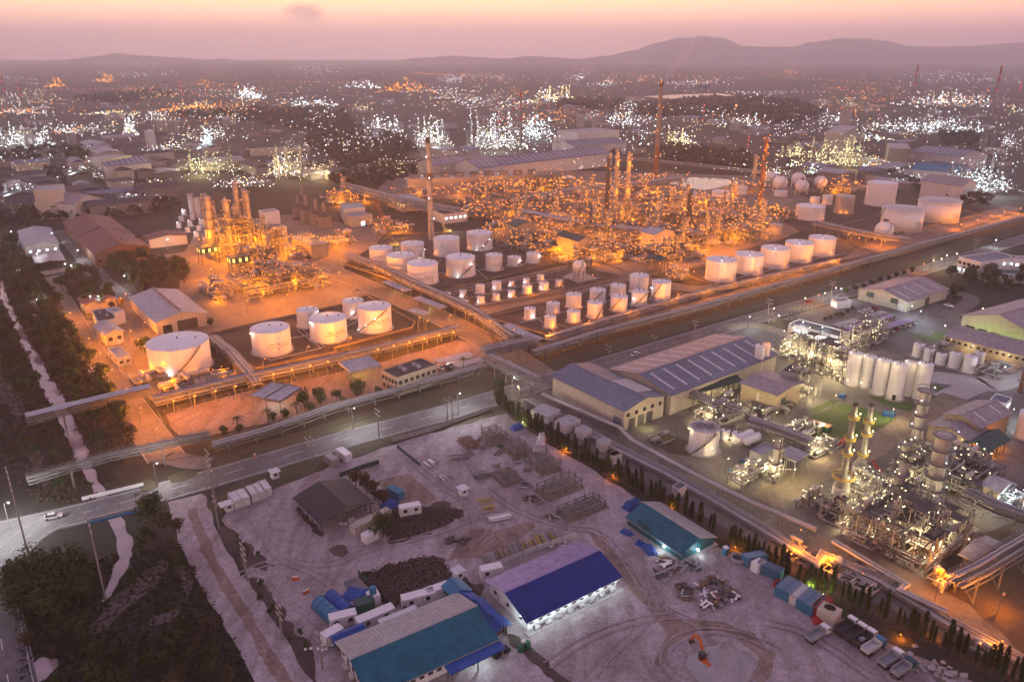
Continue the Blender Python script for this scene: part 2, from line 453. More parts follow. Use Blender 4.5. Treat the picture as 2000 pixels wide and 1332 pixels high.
# ================================================================== THE SETTING
XW, Y0, Y1 = 17000.0, -500.0, 17500.0
struct('terrain', MB().poly([(-XW, Y0), (XW, Y0), (XW, Y1), (-XW, Y1)], 0.0), mt['plain'])
LAYER = [0.01]
def nextz():
	LAYER[0] += .002
	return LAYER[0]
def rough_edge(pts, amp, step):
	out = []
	n = len(pts)
	for i in range(n):
		a = pts[i]; b = pts[(i + 1) % n]
		k = max(1, int((b - a).length / step))
		nrm = Vector((-(b - a).y, (b - a).x, 0)); nrm = nrm.normalized() if nrm.length else nrm
		ph = random.uniform(0, 6)
		for j in range(k):
			t = j / k
			w = amp * (random.uniform(-1, 1) * .55 + math.sin(ph + j * .9) * .5) if j else 0
			out.append(a.lerp(b, t) + nrm * w)
	return out
CANAL = []
def patch(name, pix, mat, amp=0.0, step=3.0, kind='structure', parent=None):
	pts = [g(p) for p in pix]
	if amp: pts = rough_edge(pts, amp, step)
	if name in ('canal', 'still_pool'): CANAL.append([p[:2] for p in pts])
	z = nextz()
	mb = MB().poly(pts, z)
	# make the sheet face up
	a = sum(pts[i].x * pts[(i + 1) % len(pts)].y - pts[(i + 1) % len(pts)].x * pts[i].y for i in range(len(pts)))
	if a < 0: mb.f = [tuple(reversed(f)) for f in mb.f]
	return struct(name, mb, mt[mat])
def offs(pts, w):
	"""Left and right edges of a band of half width w along a line."""
	L, R = [], []
	for i, p in enumerate(pts):
		d = Vector((0, 0, 0))
		if i: d += (p - pts[i - 1]).normalized()
		if i < len(pts) - 1: d += (pts[i + 1] - p).normalized()
		d.normalize(); n = Vector((-d.y, d.x, 0))
		L.append(p + n * w); R.append(p - n * w)
	return L, R
def smooth(pts, it=2):
	for _ in range(it):
		q = [pts[0]]
		for a, b in zip(pts, pts[1:]):
			q += [a.lerp(b, .25), a.lerp(b, .75)]
		pts = q + [pts[-1]]
	return pts
def road(name, pix, width, mat='asphalt', kerb=False, line=False, sm=2, rough=0.0):
	pts = smooth([g(p) for p in pix], sm) if sm else [g(p) for p in pix]
	L, R = offs(pts, width / 2)
	if rough:
		L = [p + Vector((random.uniform(-rough, rough), random.uniform(-rough, rough), 0)) for p in L]
		R = [p + Vector((random.uniform(-rough, rough), random.uniform(-rough, rough), 0)) for p in R]
	z = nextz()
	mb = MB(); n = len(pts)
	mb.add([(p.x, p.y, z) for p in L + R], [(n + i, n + i + 1, i + 1, i) for i in range(n - 1)])
	o = struct(name, mb, mt[mat])
	if kerb:
		for E_ in (L, R):
			kb = MB()
			for a, b in zip(E_, E_[1:]):
				kb.beam((a.x, a.y, .06), (b.x, b.y, .06), .35, .16)
			kb.build('kerb', mt['pale_conc'], o)
	if line:
		zl = nextz(); acc = 0.0; mbs = MB()
		for a, b in zip(pts, pts[1:]):
			d = (b - a).length; k = max(1, int(d / 4)); nn = Vector((-(b - a).y, (b - a).x, 0)).normalized() * .09
			for j in range(k):
				if (int(acc / 4) % 3) == 0:
					p = a.lerp(b, j / k); q = a.lerp(b, (j + 1) / k)
					mbs.add([(p - nn)[:2] + (zl,), (q - nn)[:2] + (zl,), (q + nn)[:2] + (zl,), (p + nn)[:2] + (zl,)], [(0, 1, 2, 3)])
				acc += 4
		if mbs.v: mbs.build('centre_line', mt['paintline'], o, kind='stuff')
		for E_ in offs(pts, width / 2 - .7):
			me_ = MB(); L2, R2 = offs(E_, .08); m_ = len(E_)
			me_.add([(p.x, p.y, zl) for p in L2 + R2], [(m_ + i, m_ + i + 1, i + 1, i) for i in range(m_ - 1)])
			me_.build('edge_line', mt['paintline'], o)
	return o
# near ground of the whole estate
patch('estate_ground', [(-900, 1500), (-700, 380), (200, 330), (1000, 300), (2000, 300), (2900, 420), (2900, 1500)], 'scrub')
# hills along the horizon
HILL_Y = 13500.0
PROF = [(-900, 124), (-300, 122), (60, 127), (210, 124), (240, 116), (300, 109), (325, 104), (345, 108), (430, 113), (470, 119), (500, 115), (540, 122), (600, 130), (740, 127), (790, 119), (850, 113), (900, 109),
		(940, 112), (985, 115), (1030, 110), (1080, 113), (1110, 116), (1160, 110), (1210, 98), (1245, 85), (1275, 76), (1300, 75), (1325, 70), (1350, 74), (1395, 90), (1440, 92), (1480, 92),
		(1510, 82), (1555, 76), (1600, 76), (1640, 82), (1680, 91), (1740, 92), (1800, 89), (1860, 84), (1930, 77), (2000, 72), (2120, 66), (2300, 80), (2600, 92), (2900, 110)]
def prof(px):
	for (a, ya), (b, yb) in zip(PROF, PROF[1:]):
		if a <= px <= b:
			t = (px - a) / (b - a); t = t * t * (3 - 2 * t)
			return ya + (yb - ya) * t
	return 118
rnd = random.Random(3)
NX, NY = 420, 19
hv = []; hf = []
phase = [(rnd.uniform(.0008, .012), rnd.uniform(.0008, .008), rnd.uniform(0, 6)) for _ in range(16)]
for j in range(NY):
	tj = j / (NY - 1) * 2 - 1
	for i in range(NX):
		px = -900 + 3800 * i / (NX - 1)
		yy = HILL_Y + tj * 2400
		u = (px - 1000) / FPX
		k = (666 - prof(px)) / FPX
		zt = CAM_H + HILL_Y * (k * CP - SP) / (CP + k * SP)
		xx = u * HILL_Y * (CP + SP * SP / CP) * (1 + tj * .12)
		n = sum(math.sin(xx * a + ph) * math.sin(yy * b + ph * 2) for a, b, ph in phase) / 7
		sh = max(0.0, 1 - abs(tj + .12 * n) ** 1.6)
		hv.append((xx, yy, max(-2.0, zt * sh * (1 + .035 * n + .20 * n * (1 - sh)) - 4 * (1 - sh))))
for j in range(NY - 1):
	for i in range(NX - 1):
		a = j * NX + i
		hf.append((a, a + 1, a + NX + 1, a + NX))
hm = MB(); hm.add(hv, hf, True)
struct('hills', hm, M('wooded_hillside', (.050, .046, .040), .95, (.03, .03, .028), .004, detail=8))
# ------------------------------------------------------------------ lots, fields and yards
patch('dirt_lot', [(432, 1015), (455, 985), (560, 945), (650, 905), (770, 868), (880, 835), (985, 800), (1060, 858), (1215, 952), (1420, 1078), (1560, 1162), (1730, 1252),
                   (1930, 1345), (1900, 1480), (560, 1480), (585, 1320), (555, 1230), (500, 1165), (470, 1085), (440, 1050)], 'dirt', 1.2, 4)
patch('scrub_strip', [pG(1218, 470), pG(1260, 465), pG(1330, 510), pG(1400, 560), pG(1460, 620), pG(1535, 680), pG(1490, 710), pG(1400, 690), pG(1330, 650), pG(1230, 530)], 'field', 1.4, 1.2)
patch('scrub_strip', [pG(1365, 770), pG(1440, 745), pG(1490, 800), pG(1530, 900), pG(1640, 1000), pG(1700, 1080), pG(1740, 1150), pG(1760, 1250), pG(1850, 1420), pG(1700, 1420), pG(1620, 1240), pG(1540, 1060), pG(1440, 900)], 'field', 1.4, 1.2)
patch('brown_field', [pH(715, 725), pH(860, 680), pH(1000, 640), pH(1130, 620), pH(1280, 720), pH(1330, 760), pH(1420, 800), pH(1400, 850), pH(1300, 850), pH(1200, 800), pH(1000, 880), pH(900, 930), pH(820, 850), pH(740, 770)], 'field', 2.0, 1.2)
patch('brown_field', [pH(840, 380), pH(900, 300), pH(1080, 350), pH(1190, 320), pH(1300, 370), pH(1280, 420), pH(1130, 490), pH(960, 550), pH(880, 560), pH(840, 500)], 'field', 1.5, 1.2)
patch('scrub_strip', [pH(375, 350), pH(420, 400), pH(480, 450), pH(528, 500), pH(515, 522), pH(470, 500), pH(400, 420), pH(360, 370)], 'field', 0.7, 1.2)
patch('scrub_mound', [pH(548, 590), pH(600, 565), pH(650, 580), pH(662, 610), pH(625, 636), pH(575, 625)], 'field', 0.8, 1.2)
patch('concrete_pad', [pH(820, 210), pH(1000, 165), pH(1160, 310), pH(1050, 345), pH(960, 350), pH(900, 300)], 'dirt2', .3, 3)
patch('scrub_verge', [(395, 985), (475, 935), (620, 890), (780, 845), (880, 815), (985, 775), (1010, 800), (960, 815), (860, 840), (770, 865), (650, 905), (560, 945), (455, 990), (420, 1010)], 'grass', .7, 2)
patch('dirt_patch', [pH(1340, 480), pH(1560, 470), pH(1700, 440), pH(1600, 560), pH(1400, 640), pH(1200, 660), pH(1260, 580)], 'dirt2', 1.2, 2)
patch('dirt_patch', [pI(900, 460), pI(1060, 420), pI(1100, 520), pI(1240, 660), pI(1400, 690), pI(1560, 860), pI(1450, 960), pI(1230, 900), pI(1150, 760), pI(1000, 640)], 'dirt', .9, 2)
patch('tyre_worn_ground', [pI(690, 480), pI(800, 520), pI(950, 700), pI(1060, 860), pI(1250, 980), pI(1450, 990), pI(1640, 1060), pI(1760, 1180), pI(1700, 1330), pI(1620, 1330), pI(1660, 1180),
                           pI(1500, 1060), pI(1330, 1040), pI(1200, 1110), pI(1120, 1240), pI(1080, 1230), pI(1150, 1060), pI(1060, 940), pI(900, 760), pI(760, 570)], 'dirt2', .8, 2)
patch('scrub_strip', [pI(250, 1060), pI(330, 1080), pI(420, 1160), pI(520, 1260), pI(640, 1360), pI(600, 1400), pI(480, 1300), pI(360, 1180), pI(270, 1120)], 'field', 0.8, 1.2)
patch('dark_spoil', [pI(1300, 1120), pI(1400, 1085), pI(1520, 1110), pI(1640, 1200), pI(1650, 1330), pI(1560, 1400), pI(1330, 1400), pI(1270, 1250)], 'track', 1.2, 1.5)
patch('hedge_bank', [pE(900, 1010), pE(960, 985), pI(560, -20), pI(860, 140), pI(1150, 290), pI(1440, 440), pI(1700, 590), pI(1990, 770), pJ(760, 680), pJ(1100, 860), pJ(1500, 1040), pJ(2000, 1270), pJ(2000, 1400),
                     pJ(1500, 1130), pJ(1180, 1000), pJ(900, 860), pI(1990, 850), pI(1700, 670), pI(1430, 520), pI(1150, 360), pI(860, 200), pI(560, 40), pE(930, 1060)], 'soil', .5, 2)
# yard of the right-hand works, across the cypress hedge
patch('works_yard', [pE(960, 985), pE(1230, 890), pE(1450, 800), pF(420, 600), pF(620, 620), pF(1000, 640), pF(1560, 560), pF(2000, 500), (2500, 640), (2500, 1500), (2060, 1370), pJ(1500, 1040), pJ(1100, 860), pJ(760, 680),
                     pI(1700, 590), pI(1150, 290), pI(860, 140)], 'yard')
patch('dark_yard', [pJ(1450, 700), pJ(1600, 560), pJ(2000, 420), (2200, 1040), (2200, 1250), pJ(2000, 1180), pJ(1700, 900), pJ(1500, 780)], 'soil', .6, 3)
patch('car_park', [pF(560, 555), pF(700, 520), pF(960, 470), pF(1050, 440), pF(1560, 470), pF(1660, 560), pF(1400, 620), pF(1130, 660), pF(700, 560)], 'asphalt')
patch('lawn', [pF(720, 1175), pF(790, 1105), pF(990, 1020), pF(1160, 1060), pF(1325, 1130), pF(1200, 1190), pF(1010, 1245), pF(860, 1235)], 'lawn')
patch('lawn', [pF(1450, 975), pF(1490, 970), pF(1550, 985), pF(1570, 1015), pF(1530, 1045), pF(1440, 1090), pF(1420, 1040)], 'lawn')
patch('lawn', [pF(1445, 905), pF(1640, 960), pF(1620, 975), pF(1540, 965), pF(1440, 935)], 'lawn')
patch('lawn', [pF(1120, 985), pF(1200, 970), pF(1390, 1030), pF(1370, 1075), pF(1250, 1040)], 'lawn')
patch('lawn', [pF(1370, 645), pF(1470, 610), pF(1570, 640), pF(1540, 680), pF(1440, 675)], 'lawn')
patch('lawn', [pF(560, 550), pF(700, 500), pF(840, 478), pF(850, 490), pF(700, 535), pF(590, 575)], 'grass')
patch('lawn', [pF(800, 1060), pF(930, 1000), pF(980, 1010), pF(850, 1070)], 'lawn')
patch('sunken_basin', [pE(1740, 1230), pE(1850, 1180), pE(1990, 1240), pE(1990, 1320), pE(1880, 1300)], 'soil')
# strips beside the street
patch('verge', [pD(1190, 1330), (560, 850), (760, 790), (950, 728), (1060, 705), (1300, 635), (1800, 492), (2100, 400), (2100, 420), (1820, 512), (1560, 588), (1440, 616), (1350, 642), (1175, 696), (1040, 738), (870, 790), (650, 850), (480, 903), (420, 912)], 'grass', .6, 3)
patch('orange_lot', [pD(925, 1085), pD(1100, 1030), pD(1400, 950), pD(1890, 850), pE(250, 800), pE(700, 670), pE(1010, 740), pE(870, 790), pE(600, 860), pE(300, 960), pE(0, 1030), pD(1700, 1090), pD(1400, 1150), pD(1180, 1200), pD(1000, 1200), pD(950, 1150)], 'dirt2', .5, 3)
patch('tank_yard', [pD(1160, 640), pD(1900, 478), pE(190, 425), pE(460, 575), pE(440, 605), pE(0, 720), pD(1880, 740), pD(1420, 835), pD(1200, 690)], 'soil')
patch('plant_paving', [pD(1000, 400), pD(1010, 210), pA(1150, 1210), pA(1900, 1240), pE(300, 60), pE(200, 190), pE(60, 260), pD(1990, 390), pD(1890, 470), pD(1180, 620), pD(1080, 560)], 'concrete')
patch('works_ground', [pD(700, 560), pD(1050, 380), pD(1300, 600), pD(860, 720), pD(880, 900), pD(1340, 830), pD(1400, 870), pD(1290, 940), pD(880, 1040), pD(600, 770), pD(480, 620), pD(430, 560)], 'concrete')
patch('tank_yard', [pE(70, 250), pE(330, 90), pE(920, 55), pE(1300, 225), pE(560, 415), pE(430, 375)], 'soil')
patch('tank_yard', [pE(560, 430), pE(1340, 262), pE(1640, 318), pE(1330, 400), pE(800, 500)], 'soil')
patch('sphere_pad', [pE(1280, 315), pE(1370, 285), pE(1485, 325), pE(1370, 352)], 'pale_conc')
patch('tank_yard', [pE(860, 545), pE(1310, 440), pE(1660, 345), pE(1980, 420), pE(1700, 510), pE(1230, 655), pE(1180, 640)], 'soil')
patch('tank_yard', [pF(70, 300), pF(480, 190), pF(900, 85), pF(1210, 200), pF(800, 300), pF(330, 385)], 'soil')
patch('refinery_paving', [(975, 440), (900, 390), (720, 385), (760, 350), (1000, 330), (1500, 345), (1640, 420), (1520, 470), (1380, 505), (1240, 535)], 'concrete')
patch('tank_yard', [pC(580, 1200), pC(1000, 1130), pC(1400, 1060), pC(1750, 1200), pC(1200, 1330), pF(860, 80), pC(750, 1290)], 'soil')
patch('rail_verge', [pC(1700, 1200), pC(1900, 1150), pC(2000, 1170), pF(1420, 130), pF(950, 235), pC(1150, 1345)], 'dirt2', .5, 4)
patch('pond', [pC(15, 1022), pC(150, 990), pC(420, 1003), pC(400, 1030), pC(215, 1062), pC(130, 1050)], 'water', .6, 8)
patch('pond', [pC(-130, 540), pC(60, 530), pC(300, 522), pC(420, 540), pC(200, 552), pC(20, 552)], 'water', 2, 30)
patch('canal', [pD(10, 340), pD(45, 440), pD(95, 540), pD(170, 690), pD(235, 780), pD(280, 880), pD(345, 960), pD(390, 1060), pD(435, 1170), pD(500, 1300), pG(480, 90), pG(520, 110), pG(545, 190), pG(590, 270), pG(640, 340), pG(700, 460), pG(745, 540), pG(740, 620), pG(690, 730), pG(620, 850), pG(560, 900),
				pG(600, 800), pG(630, 690), pG(670, 640), pG(650, 560), pG(630, 480), pG(560, 340), pG(520, 260), pG(480, 190), pG(430, 110), pG(390, 10), pD(380, 1220), pD(330, 1130), pD(280, 1020), pD(220, 920), pD(170, 790), pD(110, 680), pD(50, 520), pD(0, 430)], 'water', .5, 2)
patch('sand_bank', [pG(600, 900), pG(760, 760), pG(900, 640), pG(950, 660), pG(860, 800), pG(700, 930), pG(540, 1060), pG(480, 1060)], 'bank', 1.0, 2)
patch('sand_bank', [pG(820, 1000), pG(960, 920), pG(1010, 940), pG(960, 990), pG(840, 1020)], 'bank', .8, 2)
patch('sand_bank', [pG(970, 670), pG(1060, 700), pG(1080, 800), pG(1040, 880), pG(1010, 800)], 'bank', .8, 2)
patch('still_pool', [pG(160, 1250), pG(230, 1190), pG(320, 1200), pG(330, 1240), pG(250, 1320), pG(180, 1340)], 'water', .5, 2)
patch('canal_bank', [pG(150, 0), pG(230, 60), pG(290, 190), pG(250, 260), pG(180, 150)], 'bank', .8, 2)
patch('canal_bank', [pD(0, 870), pD(60, 900), pD(150, 1060), pD(110, 1130), pD(0, 1000)], 'bank', .8, 2)
# ------------------------------------------------------------------ roads
road('plant_road', [pD(260, 320), pD(330, 440), pD(470, 690), pD(620, 900), pD(800, 1140), pD(930, 1330)], 11, 'concrete', kerb=True)
road('plant_road', [pD(0, 345), pD(220, 300), pD(540, 250), pD(760, 215), pD(1050, 190), pD(1400, 140)], 10, 'concrete')
road('plant_road', [pD(330, 60), pD(420, 150), pD(560, 330), pD(700, 440), pD(790, 560), pD(850, 700)], 10, 'asphalt')
road('plant_road', [pD(1150, 625), pD(1400, 575), pD(1900, 462), pE(180, 400)], 9, 'concrete')
road('plant_road', [pA(1600, 1200), pD(1500, 110), pD(1700, 220), pE(0, 285), pE(400, 455), pE(640, 560), pE(880, 690), pE(1010, 760), pE(1130, 850), pE(1220, 910)], 14, 'concrete', kerb=True)
road('plant_road', [pE(820, 60), pE(950, 105), pE(1280, 200), pE(1650, 312), pE(2000, 395), pF(330, 370)], 11, 'concrete', kerb=True)
road('plant_road', [pE(560, 425), pE(900, 355), pE(1350, 255)], 8, 'concrete')
road('plant_road', [pE(780, 530), pE(1000, 475), pE(1300, 412), pE(1640, 325), (1377, 512), (1450, 492)], 9, 'concrete')
road('plant_road', [pE(1160, 720), pE(1500, 610), pE(2000, 462), pF(500, 375), pF(1000, 262), pF(1500, 130), pC(1990, 1195)], 9, 'concrete')
road('works_road', [pF(1450, 870), pF(1700, 900), pF(1800, 930), pF(1950, 860), pF(2100, 800)], 13, 'pale_conc')
road('works_road', [pF(1560, 1000), pF(1640, 960), pF(1750, 920)], 10, 'pale_conc')
road('works_road', [pJ(560, 330), pJ(760, 180), pF(1050, 1330), pF(1380, 1130), pF(1560, 1030), pF(1620, 985)], 10, 'concrete')
road('works_road', [pF(1420, 640), pF(1500, 580), pF(1680, 480), pF(1720, 430), pF(1600, 400), pF(1480, 420)], 8, 'asphalt')
road('dirt_road', [pG(1040, 300), pG(1080, 420), pG(1130, 580), pG(1230, 760), pG(1330, 900), pG(1440, 1080), pG(1620, 1400)], 9.5, 'dirt', rough=.5)
road('wheel_ruts', [pG(1070, 360), pG(1110, 480), pG(1180, 660), pG(1290, 840), pG(1390, 990), pG(1500, 1180), pG(1640, 1420)], 2.6, 'dirt2', rough=.35)
for q_ in ([pH(0, 760), pH(250, 640), pH(560, 690), pH(760, 590), pH(1100, 520), pH(1400, 400)], [pH(60, 420), pH(200, 520), pH(260, 640), pH(420, 700), pH(560, 780)], [pH(1300, 60), pH(1420, 250), pH(1600, 380), pH(1900, 480), pI(760, 480), pI(900, 620), pI(1080, 900), pI(1300, 1000)],
           [pI(480, 1240), pI(700, 1080), pI(1000, 980), pI(1200, 960)], [pI(700, 1330), pI(820, 1180), pI(1020, 1020), pI(1100, 860), pI(1000, 700)], [pI(1250, 1330), pI(1130, 1250), pI(1150, 1120), pI(1320, 1040), pI(1560, 1060), pI(1760, 1150)], [pH(960, 60), pH(1160, 230), pH(1330, 330), pH(1480, 480), pH(1380, 560)], [pJ(560, 1000), pJ(760, 1040), pJ(980, 1180), pJ(1150, 1300)]):
	for o_ in (-.95, .95):
		L_, _r = offs(smooth([g(p) for p in q_], 2), o_)
		A_, B_ = offs(L_, .26); z_ = nextz(); n_ = len(L_); m_ = MB()
		m_.add([(p.x + random.uniform(-.06, .06), p.y + random.uniform(-.06, .06), z_) for p in A_ + B_], [(n_ + i, n_ + i + 1, i + 1, i) for i in range(n_ - 1)])
		struct('tyre_track', m_, mt['track'])
MAIN = [(-260, 1078), (-60, 1052), (60, 1026), (130, 1010), (210, 990), (350, 952), (490, 912), (650, 864), (874, 806), (1035, 755), (1175, 712), (1350, 660), (1440, 632), (1601, 587), (1720, 552), (1825, 522), (2000, 466), (2300, 372)]
road('main_road', MAIN, 11.5, 'asphalt', kerb=True, line=True)
road('curved_road', [pG(330, 420), pG(190, 490), pG(60, 600), pG(-20, 720), pG(-30, 900), pG(10, 1120), pG(60, 1400)], 9.5, 'asphalt', kerb=True, line=True)
road('side_road', [pG(1180, 110), pG(1060, 110), pG(960, 80), pD(900, 1330), pD(870, 1260)], 8, 'asphalt')
road('side_road', [pF(330, 600), pF(480, 585), pF(600, 610), pF(760, 680), pF(840, 740), pF(900, 800)], 8, 'concrete')
patch('traffic_island', [pG(935, 190), pG(1000, 160), pG(1080, 150), pG(1105, 175), pG(1040, 210), pG(960, 225)], 'grass', .3, 2)
patch('traffic_island', [pG(760, 220), pG(820, 195), pG(890, 225), pG(860, 260), pG(790, 280)], 'grass', .3, 2)
# ------------------------------------------------------------------ the air
hb = MB().box((0, (Y0 + Y1) / 2, 289), (2 * XW + 400, Y1 - Y0 + 400, 582))
haze = hb.build('haze', None)
haze['kind'] = 'stuff'
hm_ = bpy.data.materials.new('evening_haze'); hm_.use_nodes = True
hn = hm_.node_tree; hn.nodes.clear()
ho = hn.nodes.new('ShaderNodeOutputMaterial'); hp = hn.nodes.new('ShaderNodeVolumePrincipled')
hp.inputs['Color'].default_value = (.98, .92, .98, 1)
hp.inputs['Density'].default_value = 1.45e-4
hp.inputs['Anisotropy'].default_value = 0.5
hn.links.new(hp.outputs[0], ho.inputs['Volume'])
haze.data.materials.append(hm_)
# ================================================================== BUILDERS
def px_r(P, px):            # metres for a length in photograph pixels at a place
	return px * mpp(P)
def text_mesh(txt, size, extrude=.01):
	c = bpy.data.curves.new('lettering', 'FONT')
	c.body = txt; c.size = size; c.align_x = 'CENTER'; c.align_y = 'CENTER'; c.extrude = 0.0
	c.resolution_u = 2
	o = bpy.data.objects.new('lettering', c)
	me = bpy.data.meshes.new_from_object(o)
	bpy.data.objects.remove(o); bpy.data.curves.remove(c)
	return me
def wrap_text(parent, txt, size, r, ang, z, squeeze=1.0):
	"""Lettering painted round a tank shell."""
	me = text_mesh(txt, size)
	for v in me.vertices:
		a = ang + v.co.x * squeeze / r
		v.co = Vector(((r + .03) * math.cos(a), (r + .03) * math.sin(a), z + v.co.y))
	me.materials.append(mt['text'])
	o = inst('lettering', me, parent)
	o['kind'] = 'stuff'
	return o
TANKN = [0]
def tank(top, rx, yb, zm, label, lamps=(), roof='cone', stair=None, mat='white', rings=5, detail=2, text=None, rail=True, cat='tank', name='storage_tank', group=None, hscale=1.0, foot=True):
	"""top: pixel of the top's centre; rx: half width in zoom pixels; yb: zoom y of the lowest edge; zm: zoom mapping."""
	tx, ty = top
	tp = zm(tx, ty); fb = zm(tx, yb)
	Pf = g(fb)
	r = rx * .35 * mpp(Pf)
	d = Vector((Pf.x, Pf.y, 0)).normalized()
	for _ in range(3):
		C = Pf + d * r
		r = rx * .35 * mpp(Vector((C.x, C.y, 6)))
	k = (666 - tp[1]) / FPX
	h = (CAM_H + C.y * (k * CP - SP) / (CP + k * SP)) * hscale
	rise = r * .10 if roof in ('cone', 'dome') else 0
	h = max(1.5, h - rise * .4)
	t = thing(name, label, cat, (C.x, C.y, 0), 0, group)
	n = 40 if detail > 1 else 26
	ca = math.atan2(-C.y, -C.x)                    # towards the camera
	m = mt[mat]
	if roof == 'open':
		sh = MB().ring((0, 0), r - .25, r, .15, h, n); sh.sm = [True] * len(sh.sm)
		sh.build('shell', m, t)
		MB().cyl((0, 0, h * .62), (0, 0, h * .64), r - .3, n=n).build('floating_roof', mt['darkroof'], t)
		MB().ring((0, 0), r, r + .5, h - 1.0, h - .7, n).build('wind_girder', m, t)
	else:
		MB().cyl((0, 0, .15), (0, 0, h), r, n=n, caps=False).build('shell', m, t)
		ro = MB()
		steps = [(1.0, 0), (.66, .5), (.33, .85), (.02, 1.0)] if roof == 'dome' else [(1.0, 0), (.5, .5), (.02, 1.0)]
		for (a0, z0), (a1, z1) in zip(steps, steps[1:]):
			ro.cyl((0, 0, h + rise * z0), (0, 0, h + rise * z1), r * a0 + (.12 if a0 == 1 else 0), r * a1, n=n, caps=False)
		rf = ro.build('roof', m, t)
		vm = MB().cyl((0, 0, h + rise - .1), (0, 0, h + rise + .7), .35, n=8)
		vm.build('vent', mt['steel'], rf)
		MB().cyl((r * .55, r * .2, h + rise * .3), (r * .55, r * .2, h + rise * .4 + .8), .28, n=8).build('manhole', mt['steel'], rf)
		if roof == 'cone' and detail > 2:
			rb = MB()
			for i in range(28):
				a = 2 * math.pi * i / 28
				rb.beam((r * math.cos(a), r * math.sin(a), h + .08), (.4 * math.cos(a), .4 * math.sin(a), h + rise + .08), .22, .14)
			rb.build('radial_rib', mt['steel'], rf, kind='stuff')
	if rings and detail > 0:
		wb = MB()
		for i in range(1, rings + 1):
			z = h * i / (rings + .001)
			wb.ring((0, 0), r - .02, r + (.10 if i == rings else .035), z - (.18 if i == rings else .06), z, n)
		wb.build('weld_bands', m if detail < 3 else mt['offwhite'], t, kind='stuff')
	if foot:
		MB().ring((0, 0), r - .1, r + .9, 0.0, .3, n).build('footing', mt['pale_conc'], t)
	if rail and r > 3:
		rl = MB(); nr = int(max(14, r * 3.2)); q = [(r * math.cos(2 * math.pi * i / nr), r * math.sin(2 * math.pi * i / nr)) for i in range(nr)]
		w = .05 if detail < 3 else .06
		for i in range(nr):
			if (i * 7) % 10 < 7 or detail > 2:
				a, b = q[i], q[(i + 1) % nr]
				rl.beam((a[0], a[1], h), (a[0], a[1], h + 1.1), w); rl.beam((a[0], a[1], h + 1.1), (b[0], b[1], h + 1.1), w)
		rl.build('handrail', mt['steel'], t, kind='stuff')
	if stair is not None:        # a stair that winds up the shell, between two angles off the line to the camera
		a0, a1 = ca + math.radians(stair[0]), ca + math.radians(stair[1])
		st = MB(); ns = max(10, int(h * 1.6))
		rl = MB()
		prev = None
		for i in range(ns + 1):
			f = i / ns; a = a0 + (a1 - a0) * f; z = .2 + (h - .2) * f
			ci, si = math.cos(a), math.sin(a)
			st.box(((r + .5) * ci, (r + .5) * si, z), (.9, .42, .10), a)
			p = ((r + .95) * ci, (r + .95) * si, z)
			if prev:
				st.beam(prev, p, .10, .35)
				rl.beam((prev[0], prev[1], prev[2] + 1.0), (p[0], p[1], p[2] + 1.0), .07)
				if i % 2 == 0: rl.beam(p, (p[0], p[1], p[2] + 1.0), .06)
			prev = p
		s_ = st.build('spiral_stair', mt['darksteel'], t)
		rl.build('stair_rail', mt['steel'], s_, kind='stuff')
	for (dx, dy, col, pw) in lamps:      # dx in radii across, dy as share of the height, seen from the camera
		sx = max(-.97, min(.97, dx)); a = ca + math.asin(sx)
		rr = r + .9; z = max(.6, dy * h)
		p = Vector((rr * math.cos(a), rr * math.sin(a), z))
		rb = max(.26, .8 * mpp(C)); lm = MB().bulb(p, rb)
		lm.build('lamp', EMAT[col], t)
		if dy < .45:
			MB().beam((rr * math.cos(a), rr * math.sin(a), 0), p, .12).build('lamp_post', mt['steel'], t)
		light(t, p + Vector((0, 0, -rb - .3 if z > 1.6 else rb + .3)), LCOL[col], pw, .2)
	if text:
		for (tx_, sz, ang, zf) in text:
			wrap_text(t, tx_, sz, r, ca + math.radians(ang), h * zf)
	TANKN[0] += 1
	return t, C, r, h
